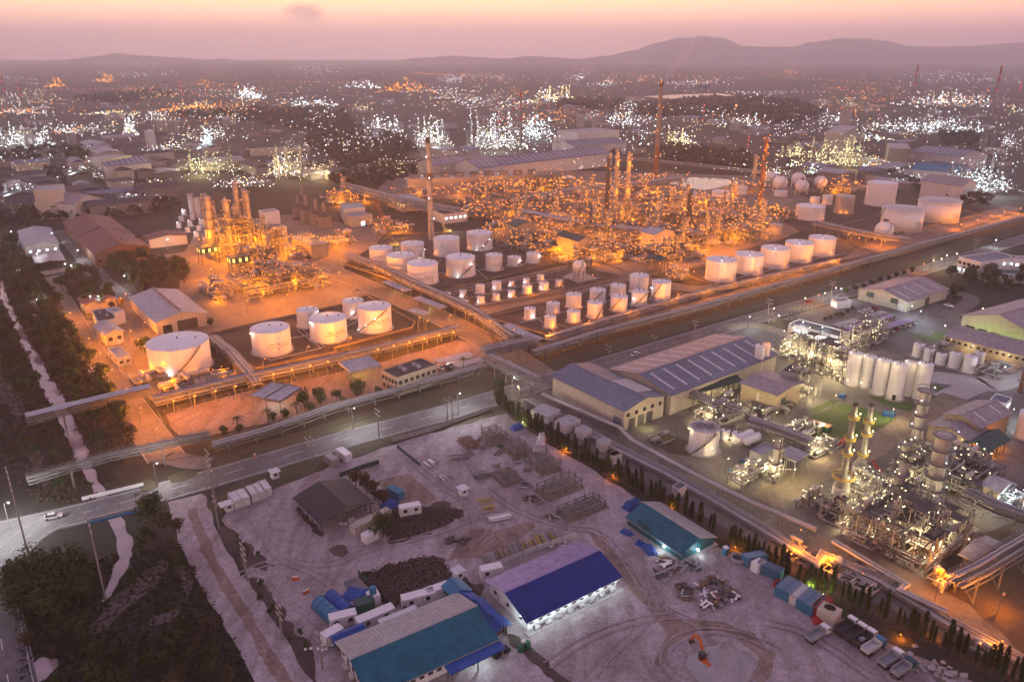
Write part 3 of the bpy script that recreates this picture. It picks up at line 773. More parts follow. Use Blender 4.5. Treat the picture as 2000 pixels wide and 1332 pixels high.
def sphere_tank(pix_c, rz_, yb, zm, label, group=None, cap=True, legs=True, mat='white'):
	fb = zm(pix_c[0], yb); P = g(fb)
	cpx = zm(*pix_c)
	r = rz_ * .35 * mpp(P)
	C = P + Vector((P.x, P.y, 0)).normalized() * r * .7
	k = (666 - cpx[1]) / FPX
	zc = CAM_H + C.y * (k * CP - SP) / (CP + k * SP)
	zc = max(zc, r * 1.05)
	t = thing('sphere_tank', label, 'tank', (C.x, C.y, 0), 0, group)
	MB().sphere((0, 0, zc), r, 24, 14).build('sphere', mt[mat], t)
	b = MB().ring((0, 0), r - .05, r + .12, zc - .15, zc + .15, 24)
	b.build('equator_band', mt['offwhite'], t)
	if legs:
		for i in range(8):
			a = 2 * math.pi * i / 8 + .2
			MB().cyl((r * .93 * math.cos(a), r * .93 * math.sin(a), 0), (r * .93 * math.cos(a), r * .93 * math.sin(a), zc), .32 * max(1, r / 6), n=8).build('leg', mt['offwhite'], t)
		br = MB()
		for i in range(8):
			a = 2 * math.pi * i / 8 + .2; b_ = 2 * math.pi * (i + 1) / 8 + .2
			br.beam((r * .93 * math.cos(a), r * .93 * math.sin(a), .6), (r * .93 * math.cos(b_), r * .93 * math.sin(b_), zc * .75), .12)
		br.build('bracing', mt['steel'], t, kind='stuff')
	if cap:
		cp = MB().cyl((0, 0, zc + r - .2), (0, 0, zc + r + .5), r * .28, n=10)
		cp.ring((0, 0), r * .3, r * .33, zc + r + .4, zc + r + 1.3, 10)
		cp.build('top_platform', mt['steel'], t)
		for i in range(6):
			pass
		st = MB(); prev = None
		for i in range(15):
			a = math.radians(-150 + i * 7); zz = zc * i / 14 + r * .9 * (i / 14)
			rr = math.sqrt(max(.05, r * r - min(r, abs(zz - zc)) ** 2)) + .5 if zz > zc else r + .5
			p = (rr * math.cos(a), rr * math.sin(a), zz)
			if prev: st.beam(prev, p, .5, .15)
			prev = p
		st.build('stair', mt['steel'], t)
	return t, C, r, zc
# ------------------------------------------------------------------ buildings
def rect3(A, B, C, z):
	a, b, c = g(A, z), g(B, z), g(C, z)
	L = (b - a); l = L.length; ux = L.normalized(); uy = Vector((-ux.y, ux.x, 0))
	w = (c - a).dot(uy)
	return a, ux, uy, l, w
def building(name, label, cat, loc, rz, group=None):
	return thing(name, label, cat, loc, rz, group)
def windows_row(t, mesh, pts, rz):
	for p in pts:
		inst('window', mesh, t, p, rz)
WMESH = {}
def win_mesh(w, h, mat='glass', frame='offwhite'):
	k = (round(w, 2), round(h, 2), mat)
	if k not in WMESH:
		mb = MB().box((0, 0, 0), (w, .12, h))
		WMESH[k] = mb.mesh('window', mt[mat])
	return WMESH[k]
def gable(name, label, A, B, C, eave, rise, wall='cream', roof_near='greyroof', roof_far=None, over=.8, cat='warehouse', windows=(), doors=(), skylights=0, open_sides=False, vents=0, ridge_at=.5, posts=6, group=None, sk_far=False, end_trim=None, base=0.0, ribs=0):
	"""A and B: pixels of the near eave's ends, C: a pixel on the far eave. The ridge runs along A-B."""
	a, ux, uy, l, w = rect3(A, B, C, eave)
	if w < 0:
		a = a + ux * l; ux = -ux; uy = -uy; w = -w
	rz = math.atan2(ux.y, ux.x)
	t = thing(name, label, cat, (a.x, a.y, base), rz, group)
	e = eave - base
	roof_far = roof_far or roof_near
	zr = e + rise; ym = w * ridge_at
	rn = MB(); rf = MB()
	th = .18
	sl_n = rise / ym; sl_f = rise / (w - ym)
	for mb, y0, y1, z0, z1 in ((rn, -over, ym, e - over * sl_n, zr), (rf, w + over, ym, e - over * sl_f, zr)):
		v = [(-over, y0, z0), (l + over, y0, z0), (l + over, y1, z1), (-over, y1, z1)]
		v += [(x, y, z + th) for x, y, z in v]
		f = [(3, 2, 1, 0), (4, 5, 6, 7), (0, 1, 5, 4), (1, 2, 6, 5), (2, 3, 7, 6), (3, 0, 4, 7)]
		if y0 > y1: f = [tuple(reversed(q)) for q in f]
		mb.add(v, f)
	o1 = rn.build('roof_slope', mt[roof_near], t); o2 = rf.build('roof_slope', mt[roof_far], t)
	MB().beam((-over - .05, ym, zr + th + .05), (l + over + .05, ym, zr + th + .05), .6, .14).build('ridge_cap', mt[roof_far], t)
	if ribs:
		for (o, y0, y1, z0, z1, m_) in ((o1, -over, ym, e - over * sl_n, zr, roof_near), (o2, w + over, ym, e - over * sl_f, zr, roof_far)):
			rb_ = MB(); x = -over
			while x < l + over:
				rb_.beam((x, y0, z0 + th + .03), (x, y1, z1 + th + .03), .12, .09); x += ribs
			for q in (.33, .67): rb_.beam((-over, y0 + (y1 - y0) * q, z0 + (z1 - z0) * q + th + .01), (l + over, y0 + (y1 - y0) * q, z0 + (z1 - z0) * q + th + .01), .10, .05)
			rb_.build('sheet_ribs', mt[m_], o, kind='stuff')
			MB().beam((-over, y0, z0 - .05), (l + over, y0, z0 - .05), .22, .2).build('gutter', mt['grey'], o)
	if skylights:
		for k in range(skylights):
			x = l * (k + .5) / skylights
			for (o, y0, y1, z0, z1, on) in ((o1, ym * .12, ym * .88, e + rise * .12, e + rise * .88, True), (o2, w - (w - ym) * .12, w - (w - ym) * .88, e + rise * .12, e + rise * .88, sk_far)):
				if on:
					MB().beam((x, y0, z0 + th + .06), (x, y1, z1 + th + .06), .9, .06).build('skylight', mt['skylight'], o)
	for k in range(vents):
		x = l * (k + .5) / vents
		MB().box((x, ym, zr + .55), (l / vents * .45, 1.1, .9)).build('ridge_vent', mt['steel'], t)
	if open_sides:
		for k in range(posts):
			x = .3 + (l - .6) * k / (posts - 1)
			for y in (.2, w - .2):
				MB().beam((x, y, 0), (x, y, e), .28).build('post', mt['darksteel'], t)
		tr = MB()
		for k in range(posts):
			x = .3 + (l - .6) * k / (posts - 1)
			tr.beam((x, .2, e - .2), (x, w - .2, e - .2), .2); tr.beam((x, .2, e - .2), (x, ym, zr - .2), .15); tr.beam((x, w - .2, e - .2), (x, ym, zr - .2), .15)
		tr.build('roof_truss', mt['darksteel'], t)
	else:
		for y0, y1 in ((0.0, .2), (w - .2, w)):
			MB().box((l / 2, (y0 + y1) / 2, e / 2), (l, .2, e)).build('wall', mt[wall], t)
		for x in (.1, l - .1):
			gm = MB()
			pts = [(.21, 0), (w - .21, 0), (w - .21, e), (ym, zr - .02), (.21, e)]
			gm.add([(x - .1, y, z) for y, z in pts] + [(x + .1, y, z) for y, z in pts],
                   [tuple(reversed(range(5))), tuple(range(5, 10))] + [(i, (i + 1) % 5, 5 + (i + 1) % 5, 5 + i) for i in range(5)])
			gm.build('gable_wall', mt[wall], t)
	for (side, n, ww, wh, zc, mat) in windows:
		me = win_mesh(ww, wh, mat)
		for k in range(n):
			f = (k + .5) / n
			if side == 'near': inst('window', me, t, (l * f, -.06, zc), 0)
			elif side == 'far': inst('window', me, t, (l * f, w + .06, zc), 0)
			elif side == 'start': inst('window', me, t, (-.06, w * f, zc), math.pi / 2)
			else: inst('window', me, t, (l + .06, w * f, zc), math.pi / 2)
	for (side, f, dw, dh, mat) in doors:
		mb = MB()
		if side == 'near': mb.box((l * f, -.05, dh / 2), (dw, .14, dh))
		elif side == 'start': mb.box((-.05, w * f, dh / 2), (.14, dw, dh))
		else: mb.box((l + .05, w * f, dh / 2), (.14, dw, dh))
		mb.build('door', mt[mat], t)
	return t, l, w, (a, ux, uy)
def flat(name, label, A, B, C, h, wall='offwhite', roof='darkroof', cat='building', windows=(), doors=(), parapet=.5, base=0.0, units=0, group=None, canopy=False, fascia=None):
	a, ux, uy, l, w = rect3(A, B, C, h)
	if w < 0:
		a = a + ux * l; ux = -ux; uy = -uy; w = -w
	rz = math.atan2(ux.y, ux.x)
	t = thing(name, label, cat, (a.x, a.y, base), rz, group)
	e = h - base
	if canopy:
		MB().box((l / 2, w / 2, e), (l, w, .35)).build('roof', mt[roof], t)
		for x in (.5, l / 2, l - .5):
			for y in (.5, w - .5):
				MB().beam((x, y, 0), (x, y, e - .17), .25).build('post', mt['steel'], t)
		if fascia:
			f = MB()
			for p, q in (((0, -.06), (l, -.06)), ((0, w + .06), (l, w + .06)), ((-.06, 0), (-.06, w)), ((l + .06, 0), (l + .06, w))):
				f.beam((p[0], p[1], e - .1), (q[0], q[1], e - .1), .1, .9)
			f.build('fascia', mt[fascia], t)
		return t, l, w, (a, ux, uy)
	for p, q in (((0, .1), (l, .1)), ((0, w - .1), (l, w - .1)), ((.1, .2), (.1, w - .2)), ((l - .1, .2), (l - .1, w - .2))):
		MB().beam((p[0], p[1], (e + parapet) / 2), (q[0], q[1], (e + parapet) / 2), .2, e + parapet).build('wall', mt[wall], t)
	MB().box((l / 2, w / 2, e - .15), (l - .42, w - .42, .3)).build('roof', mt[roof], t)
	for k in range(units):
		MB().box((l * (.25 + .5 * (k + .5) / units), w * (.35 + .3 * (k % 2)), e + .6), (1.6, 1.2, 1.2)).build('rooftop_unit', mt['grey'], t)
	for (side, n, ww, wh, zc, mat) in windows:
		me = win_mesh(ww, wh, mat)
		for k in range(n):
			f = (k + .5) / n
			if side == 'near': inst('window', me, t, (l * f, -.05, zc), 0)
			elif side == 'start': inst('window', me, t, (-.05, w * f, zc), math.pi / 2)
			else: inst('window', me, t, (l + .05, w * f, zc), math.pi / 2)
	for (side, f, dw, dh, mat) in doors:
		mb = MB()
		if side == 'near': mb.box((l * f, -.05, dh / 2), (dw, .14, dh))
		elif side == 'start': mb.box((-.05, w * f, dh / 2), (.14, dw, dh))
		else: mb.box((l + .05, w * f, dh / 2), (.14, dw, dh))
		mb.build('door', mt[mat], t)
	return t, l, w, (a, ux, uy)
# ------------------------------------------------------------------ lamps
def street_lamp(P, label, col='o', h=8.0, watts=3500, rpx=.9, group='street lamps', arm=1.0, cast=True, ang=None):
	P = g(P) if isinstance(P, tuple) else P
	ang = S_ANG if ang is None else ang
	t = thing('street_lamp', label, 'lamp', (P.x, P.y, 0), ang, group)
	MB().cyl((0, 0, 0), (0, 0, h), .13, .08, n=6).build('pole', mt['steel'], t)
	if arm: MB().beam((0, 0, h), (arm, 0, h + .2), .1).build('arm', mt['steel'], t)
	MB().box((arm, 0, h + .3), (.9, .4, .16)).build('lamp_head', mt['grey'], t)
	rb = max(.25, rpx * 1.5 * mpp(P)); zb = h + .2 - rb; xb = arm or -.35 - rb
	MB().bulb((xb, 0, zb), rb).build('bulb', EMAT[col], t)
	if cast: light(t, (xb, 0, max(1.2, zb - rb - .45)), LCOL[col], watts * (3.3 if col == 'o' else 2.0), .3)
	return t
# ------------------------------------------------------------------ pipe racks
def rack(name, label, pix, w=6.0, levels=(3.5, 5.5), npipe=6, step=9.0, pr=(.18, .42), mat='pipe', frame='steel', cat='pipe rack', z0=0.0, roofed=None, walkway=False, seed=1, pts=None, truss=False, sleepers=False):
	rn = random.Random(seed)
	pts = [g(p, z0) for p in pix] if pts is None else pts
	t = thing(name, label, cat, (pts[0].x, pts[0].y, 0), 0)
	o = Vector((pts[0].x, pts[0].y, 0))
	P = [p - o for p in pts]
	top = levels[-1]
	hb = MB()
	# one bent, shared by all
	for y in (-w / 2, w / 2): hb.beam((0, y, 0), (0, y, top + (0 if sleepers else .6)), .32)
	for z in levels: hb.beam((0, -w / 2, z - .18), (0, w / 2, z - .18), .26, .32)
	if not sleepers and len(levels) > 1: hb.beam((0, -w / 2, .3), (0, w / 2, levels[0] - .3), .14)
	bent = hb.mesh('bent', mt[frame])
	for a, b in zip(P, P[1:]):
		L = (b - a).length; k = max(1, int(L / step)); an = math.atan2((b - a).y, (b - a).x)
		for i in range(k):
			p = a.lerp(b, (i + .5) / k)
			inst('bent', bent, t, (p.x, p.y, 0), an)
	off = []
	for zi, z in enumerate(levels):
		x = -w / 2 + .5
		while x < w / 2 - .4:
			r = rn.uniform(*pr)
			x += r
			if x + r > w / 2 - .3: break
			if rn.random() < .88: off.append((x, z + r, r))
			x += r + rn.uniform(.1, .45)
	for (x, z, r) in off:
		L_, _ = offs(P, x)
		mb = MB().path([(p.x, p.y, z) for p in L_], r, 7)
		mb.build('pipe', mt[rn.choice([mat, mat, mat, 'vessel', 'steel'])], t)
	if not sleepers:
		for sx in (-w / 2, w / 2):
			L_, _ = offs(P, sx)
			mb = MB()
			for z in levels:
				for a, b in zip(L_, L_[1:]): mb.beam((a.x, a.y, z - .2), (b.x, b.y, z - .2), .22, .3)
			mb.build('long_beam', mt[frame], t)
			if walkway:
				mb = MB()
				for a, b in zip(L_, L_[1:]):
					for zz in (1.1, .6):
						mb.beam((a.x, a.y, top + zz), (b.x, b.y, top + zz), .09)
					k = max(1, int((b - a).length / 2.5))
					for i in range(k):
						p = a.lerp(b, i / k); mb.beam((p.x, p.y, top), (p.x, p.y, top + 1.1), .08)
				mb.build('handrail', mt[frame], t, kind='stuff')
			if truss:
				mb = MB()
				for a, b in zip(L_, L_[1:]):
					k = max(2, int((b - a).length / 3.2))
					for i in range(k):
						p = a.lerp(b, i / k); q = a.lerp(b, (i + 1) / k)
						mb.beam((p.x, p.y, levels[0]), (p.x, p.y, top), .14)
						mb.beam((p.x, p.y, levels[0] if i % 2 else top), (q.x, q.y, top if i % 2 else levels[0]), .13)
				mb.build('lattice', mt[frame], t, kind='stuff')
	if roofed:
		L_, R_ = offs(P, w / 2 + .8); mb = MB(); n = len(P)
		mb.add([(p.x, p.y, top + 1.6) for p in L_ + R_] + [(p.x, p.y, top + 1.75) for p in L_ + R_], [(n + i, n + i + 1, i + 1, i) for i in range(n - 1)] + [(2 * n + i, 2 * n + i + 1, 3 * n + i + 1, 3 * n + i) for i in range(n - 1)])
		mb.build('roof', mt[roofed], t)
	return t
# ------------------------------------------------------------------ process equipment
def column(t, x, y, r, h, rn, mat='vessel', plats=3, lamps=None, n=14, mm=.5, lampstuff=None, top=True):
	"""A tower with ring platforms, ladder and overhead pipe, as a part of unit t."""
	c = MB()
	c.cyl((x, y, 0), (x, y, h), r, n=n)
	if top: c.sphere((x, y, h), r, n, 6, .5)
	o = c.build('column', mt[mat], t)
	pl = MB()
	for k in range(plats):
		z = h * (k + 1) / (plats + .3)
		pl.ring((x, y), r - .05, r + .9, z - .12, z, n)
		pl.ring((x, y), r + .85, r + .92, z + .5, z + .6, n); pl.ring((x, y), r + .85, r + .92, z + 1.0, z + 1.1, n)
		if lampstuff is not None:
			for q in range(lamps or 2):
				a = rn.uniform(0, 6.28)
				lampstuff.bulb((x + (r + 1) * math.cos(a), y + (r + 1) * math.sin(a), z + 1.3), mm)
	pl.beam((x + r + .4, y, 0), (x + r + .4, y, h), .5, .12)
	pl.build('platform', mt['steel'], o)
	pp = MB()
	a = rn.uniform(0, 6.28); px_, py_ = x + (r + .5) * math.cos(a), y + (r + .5) * math.sin(a)
	pp.path([(x, y, h + r * .4), (x, y, h + r * .4 + 1), (px_, py_, h + r * .4 + 1), (px_, py_, 3), (px_ + 4 * math.cos(a), py_ + 4 * math.sin(a), 3)], max(.15, r * .22), 7)
	pp.build('overhead_pipe', mt['pipe'], o)
	return o
def drum(t, x, y, z, r, L, along, mat='vessel'):
	d = Vector((1, 0, 0)) if along == 'x' else Vector((0, 1, 0))
	c = Vector((x, y, z)); mb = MB()
	mb.cyl(c - d * L / 2, c + d * L / 2, r, n=14); mb.cyl(c - d * (L / 2 + r * .4), c - d * L / 2, r * .55, r, n=14); mb.cyl(c + d * L / 2, c + d * (L / 2 + r * .4), r, r * .55, n=14)
	o = mb.build('drum', mt[mat], t)
	sd = MB()
	for k in (-.3, .3):
		p = c + d * L * k
		sd.box((p.x, p.y, (z - r * .6) / 2), (.4 if along == 'x' else r * 1.4, r * 1.4 if along == 'x' else .4, z - r * .6))
	sd.build('saddle', mt['pale_conc'], o)
	return o
def frame_block(mb, x0, y0, x1, y1, levels, bay, th, rn, brace=.3, deck=None, rail=None):
	nx = max(1, round((x1 - x0) / bay)); ny = max(1, round((y1 - y0) / bay))
	xs = [x0 + (x1 - x0) * i / nx for i in range(nx + 1)]; ys = [y0 + (y1 - y0) * i / ny for i in range(ny + 1)]
	top = levels[-1]
	for x in xs:
		for y in ys: mb.beam((x, y, 0), (x, y, top + (1.2 if rn.random() < .3 else 0)), th)
	pz = 0
	for z in levels:
		for x in xs: mb.beam((x, y0, z), (x, y1, z), th * .9)
		for y in ys: mb.beam((x0, y, z), (x1, y, z), th * .9)
		for i in range(nx):
			for y in (y0, y1):
				if rn.random() < brace: mb.beam((xs[i], y, pz), (xs[i + 1], y, z), th * .6)
		for j in range(ny):
			for x in (x0, x1):
				if rn.random() < brace: mb.beam((x, ys[j], pz), (x, ys[j + 1], z), th * .6)
		if deck is not None:
			for i in range(nx):
				for j in range(ny):
					if rn.random() < .32: deck.box(((xs[i] + xs[i + 1]) / 2, (ys[j] + ys[j + 1]) / 2, z + .1), (xs[i + 1] - xs[i], ys[j + 1] - ys[j], .08))
		if rail is not None:
			for zz in (.6, 1.1):
				for p, q in (((x0, y0), (x1, y0)), ((x1, y0), (x1, y1)), ((x1, y1), (x0, y1)), ((x0, y1), (x0, y0))):
					rail.beam((p[0], p[1], z + zz), (q[0], q[1], z + zz), th * .3)
		pz = z
def pipes_random(mb, x0, y0, x1, y1, zmax, n, rn, r=(.12, .4), small=False):
	for _ in range(n):
		x, y, z = rn.uniform(x0, x1), rn.uniform(y0, y1), rn.choice([.8, 1.5, 3, 4.5, 6, zmax * .5, zmax * .8])
		z = min(z, zmax)
		pts = [(x, y, z)]
		for k in range(rn.randint(2, 4)):
			ax = rn.choice('xyz' if k else 'xy')
			if ax == 'x': x = min(x1, max(x0, x + rn.choice([-1, 1]) * rn.uniform(3, (x1 - x0) * .5 + 3)))
			elif ax == 'y': y = min(y1, max(y0, y + rn.choice([-1, 1]) * rn.uniform(3, (y1 - y0) * .5 + 3)))
			else: z = rn.uniform(.5, zmax)
			if (Vector(pts[-1]) - Vector((x, y, z))).length > .3: pts.append((x, y, z))
		mb.path(pts, rn.uniform(*r), 6)
def unit(label, pix, ls, lt, h, col='o', seed=1, blocks=3, cols=(), drums=3, pipes=40, lamps=60, watts=2500, nlights=3, name='process_unit', cat='process unit', frame='steel', th=.32, bay=6.0, lamp_r=.62, stuffmat=None, group=None, low=True, rot=None, fullblock=None):
	"""One process unit: steel frames, towers, drums, pipes and its lamps. ls along the street, lt across, in metres."""
	rn = random.Random(seed)
	P = g(pix) if isinstance(pix, tuple) else pix
	t = thing(name, label, cat, (P.x, P.y, 0), S_ANG if rot is None else rot, group)
	mm = max(.2, lamp_r * (1.5 if col == 'o' else 1.4) * mpp(P))
	th = max(th, .33 * mpp(P))
	lb = MB()
	X, Y = ls / 2, lt / 2
	dsc = .6 if bay < 6 else 1.0
	for b in range(blocks):
		bw = rn.uniform(.25, .5) * ls; bd = rn.uniform(.25, .5) * lt
		x0 = rn.uniform(-X, X - bw); y0 = rn.uniform(-Y, Y - bd)
		if fullblock and b == 0: x0, y0, bw, bd = -X, -Y, ls, lt
		hh = h * rn.uniform(.45, 1.0)
		nl = max(1, int(hh / 4.5))
		fb = MB(); dk = MB(); rl = MB()
		frame_block(fb, x0, y0, x0 + bw, y0 + bd, [hh * (k + 1) / nl for k in range(nl)], bay, th, rn, .3, dk, rl)
		o = fb.build('steel_frame', mt[frame], t)
		if dk.v: dk.build('deck', mt['darksteel'], o, kind='stuff')
		if rl.v: rl.build('handrail', mt['steel'], o, kind='stuff')
		for k in range(int(lamps * .45 / blocks)):
			z = hh * (rn.randint(1, nl)) / nl + 2.0
			if rn.random() < .5: p = (rn.choice([x0, x0 + bw]), rn.uniform(y0, y0 + bd), z)
			else: p = (rn.uniform(x0, x0 + bw), rn.choice([y0, y0 + bd]), z)
			lb.bulb(p, mm * rn.uniform(.6, 1.15))
		for k in range(rn.randint(1, 2)):
			drum(t, rn.uniform(x0 + 2, x0 + bw - 1), rn.uniform(y0 + 2, y0 + bd - 1), hh * rn.randint(1, nl) / nl + 1.2, rn.uniform(.7, 1.3) * dsc, rn.uniform(3, 6) * dsc, rn.choice('xy'))
	for (cx, cy, r, ch, pl) in cols:
		column(t, cx * X, cy * Y, r, ch, rn, 'vessel', pl, 2, 14, mm * .9, lb)
	for k in range(drums):
		drum(t, rn.uniform(-X, X), rn.uniform(-Y, Y), rn.uniform(1.6, 2.4), rn.uniform(.8, 1.5) * dsc, rn.uniform(4, 8) * dsc, rn.choice('xy'))
	if pipes:
		np_ = max(1, pipes // 14)
		for k in range(np_):
			pm = MB(); pipes_random(pm, -X, -Y, X, Y, h * .7, pipes // np_, rn, (max(.12, .13 * mpp(P)), max(.34, .3 * mpp(P))))
			pm.build('pipework', mt[['pipe', 'vessel', 'pipe', 'steel'][k % 4]], t, kind='stuff')
	eq = MB()
	for k in range(int(ls * lt / 60)):      # pumps and small skids on the floor
		x, y = rn.uniform(-X, X), rn.uniform(-Y, Y)
		eq.box((x, y, .5), (rn.uniform(.8, 2.4), rn.uniform(.6, 1.4), rn.uniform(.7, 1.3)), rn.choice([0, math.pi / 2]))
		if rn.random() < .5: eq.cyl((x, y, 0), (x, y, rn.uniform(1.5, 4)), rn.uniform(.3, .8), n=8)
	eq.build('pumps', mt['vessel'], t, kind='stuff')
	for k in range(int(lamps * .55)):
		lb.bulb((rn.uniform(-X, X), rn.uniform(-Y, Y), rn.choice([2.2, 3, 4, 5.5, h * .5]) + rn.uniform(-.4, .8)), mm * rn.uniform(.6, 1.2))
	if lb.v: lb.build('lamps', EMAT[col], t, kind='stuff')
	for k in range(nlights):
		light(t, (rn.uniform(-X, X), rn.uniform(-Y, Y), rn.uniform(3.0, max(4.5, h * .5))), LCOL[col], watts * (2.9 if col == 'o' else 2.4), 1.0)
	return t
# ------------------------------------------------------------------ vegetation
def crown_mesh(name, R, H, n, leaf, mat, seed, z0, clumps=9):
	rn = random.Random(seed); mb = MB()
	cl = []
	for k in range(clumps):
		a = rn.uniform(0, 6.28); rr = R * rn.uniform(0, .62); zz = z0 + H * rn.uniform(.15, .85)
		cl.append((rr * math.cos(a), rr * math.sin(a), zz, R * rn.uniform(.32, .55)))
	cl.append((0, 0, z0 + H * .7, R * .5))
	for k in range(n):
		cx, cy, cz, cr_ = rn.choice(cl)
		d = Vector((rn.gauss(0, 1), rn.gauss(0, 1), rn.gauss(0, .85))).normalized()
		p = Vector((cx, cy, cz)) + d * cr_ * rn.uniform(.55, 1.05)
		a = Vector((rn.gauss(0, 1), rn.gauss(0, 1), rn.gauss(0, 1))).normalized(); b = a.cross(d + Vector((.01, .02, .4))).normalized()
		s = leaf * rn.uniform(.6, 1.4)
		mb.add([p - a * s, p + b * s * .7, p + a * s, p - b * s * .7], [(0, 1, 2, 3)])
	return mb.mesh(name, mt[mat])
def trunk_mesh(name, h, r, seed):
	rn = random.Random(seed); mb = MB()
	mb.cyl((0, 0, 0), (.1, 0, h * .6), r, r * .65, n=7)
	for k in range(4):
		a = k * 1.6 + rn.uniform(0, .6)
		mb.cyl((.1, 0, h * .5), (math.cos(a) * h * .35, math.sin(a) * h * .35, h * rn.uniform(.85, 1.1)), r * .5, r * .2, n=5)
	return mb.mesh(name, mt['bark'])
CROWNS = [crown_mesh('crown', 3.6, 5.2, 520, .42, 'leaf', s, 1.8, 10) for s in range(5)] + [crown_mesh('crown', 3.2, 4.6, 420, .42, 'leaf2', s + 20, 1.6, 8) for s in range(3)]
BIGCROWNS = [crown_mesh('crown', 5.2, 6.8, 1600, .36, 'leaf', s + 50, 2.2, 16) for s in range(3)]
TRUNKS = [trunk_mesh('trunk', 4.2, .22, s) for s in range(3)]
BIGTRUNK = trunk_mesh('trunk', 5.5, .32, 9)
def tree(P, label, s=1.0, kind=None, group=None, big=False, rn=random):
	P = g(P) if isinstance(P, tuple) else P
	t = thing('tree', label, 'tree', (P.x, P.y, 0), rn.uniform(0, 6.28), group)
	t.scale = (s, s, s * rn.uniform(.85, 1.2))
	if big:
		inst('crown', rn.choice(BIGCROWNS), t); inst('trunk', BIGTRUNK, t)
	else:
		inst('crown', CROWNS[kind] if kind is not None else rn.choice(CROWNS), t); inst('trunk', rn.choice(TRUNKS), t)
	return t
def cyp_mesh(seed):
	rn = random.Random(seed); mb = MB(); H = 5.6
	for k in range(420):
		f = rn.random() ** .8; z = .3 + f * H
		w = .75 * (1 - f) ** .55 * (.55 + .45 * min(1, f * 6)) * rn.uniform(.7, 1.12)
		a = rn.uniform(0, 6.28); p = Vector((w * math.cos(a), w * math.sin(a), z))
		o = Vector((math.cos(a), math.sin(a), 1.6)).normalized(); sd = Vector((-math.sin(a), math.cos(a), 0)); s = rn.uniform(.12, .30)
		mb.add([p - sd * s * .6, p + sd * s * .6, p + o * s * 2.2], [(0, 1, 2)])
	mb.cyl((0, 0, .2), (0, 0, H * .8), .45, .12, n=7)
	return mb.mesh('foliage', mt['cypress'])
CYP = [cyp_mesh(s) for s in range(4)]
CYPT = MB().cyl((0, 0, 0), (0, 0, 1.0), .12, n=6).mesh('trunk', mt['bark'])
def palm(P, label, h=7.0, group=None, rn=random):
	P = g(P) if isinstance(P, tuple) else P
	t = thing('palm_tree', label, 'palm tree', (P.x, P.y, 0), rn.uniform(0, 6), group)
	MB().cyl((0, 0, 0), (.2, .1, h), .22, .14, n=7).build('trunk', mt['bark'], t)
	mb = MB()
	for k in range(13):
		a = k * 2.4; d = Vector((math.cos(a), math.sin(a), 0)); sd = Vector((-d.y, d.x, 0)); L = rn.uniform(2.0, 2.8); e = rn.uniform(.1, .7)
		prev = Vector((.2, .1, h))
		for j in range(1, 5):
			f = j / 4; p = Vector((.2, .1, h)) + d * L * f + Vector((0, 0, L * (e * f - .75 * f * f))); w = .38 * (1 - f * .7)
			mb.add([prev - sd * w, prev + sd * w, p + sd * w * .8 + Vector((0, 0, -.15)), p - sd * w * .8 + Vector((0, 0, -.15))], [(0, 1, 2, 3)]); prev = p
	mb.build('fronds', mt['palm'], t)
	return t
def inside(p, poly):
	c = False; n = len(poly)
	for i in range(n):
		a, b = poly[i], poly[i - 1]
		if (a[1] > p[1]) != (b[1] > p[1]) and p[0] < (b[0] - a[0]) * (p[1] - a[1]) / (b[1] - a[1]) + a[0]: c = not c
	return c
def scatter(pix, spacing, rn, jitter=.45, dry=True):
	poly = [g(p)[:2] for p in pix]
	xs = [p[0] for p in poly]; ys = [p[1] for p in poly]; out = []
	y = min(ys)
	while y < max(ys):
		x = min(xs)
		while x < max(xs):
			q = (x + rn.uniform(-jitter, jitter) * spacing, y + rn.uniform(-jitter, jitter) * spacing)
			if inside(q, poly) and not (dry and any(inside(q, c) for c in CANAL)): out.append(Vector((q[0], q[1], 0)))
			x += spacing
		y += spacing
	return out
# ================================================================== THE TANK FARMS
def z6(x, y): return (1000 + .25 * x, 280 + .25 * y)
def z4(x, y): return (380 + .1952 * x, 360 + .1952 * y)
def z5(x, y): return (1560 + .2703 * x, 760 + .2703 * y)
W_, O_ = 260, 420
tank((1022, 668), 162, 872, pD, 'largest white tank at left, orange-lit, with a stair up its front', [(-.38, .12, 'w', 250), (-.95, .15, 'o', 900), (.3, .1, 'o', 500), (-.55, .55, 'o', 250)], stair=(-17, 39), rings=7, detail=2)
TXT = 'FULL RANGE CONDENSATE'
tank((1525, 595), 106, 765, pD, 'white tank lettered 945-TK 17C, nearest of the lettered trio', [(-.9, .96, 'w', 160)], rings=6, text=[('945-TK 17C', 1.55, 20, .50), (TXT, .85, 21, .39), ('\u25b2', .9, 20, .30)])
tank((1840, 540), 102, 692, pD, 'white tank lettered 945-TK 17B, middle of the lettered trio', [(-.85, .97, 'w', 160)], rings=6, text=[('945-TK 17B', 1.55, 25, .50), (TXT, .85, 26, .39), ('\u25b2', .9, 25, .30)])
tank((240, 475), 93, 635, pE, 'white tank lettered 945-TK 17A with a lit diagonal stair', [(-.9, .10, 'w', W_), (-.5, .40, 'w', W_), (.02, .68, 'w', W_)], stair=(-66, 42), rings=6, text=[('945-TK 17A', 1.55, 28, .52), (TXT, .85, 29, .42), ('\u25b2', .9, 30, .33)])
tank((1725, 495), 60, 608, pD, 'small white tank behind the tank lettered 17B', [(.8, .97, 'w', 120)], rings=5)
tank((120, 445), 58, 556, pE, 'small white tank with one stair lamp behind tank 17A', [(-.15, .45, 'w', W_)], stair=(-30, 70), rings=5)
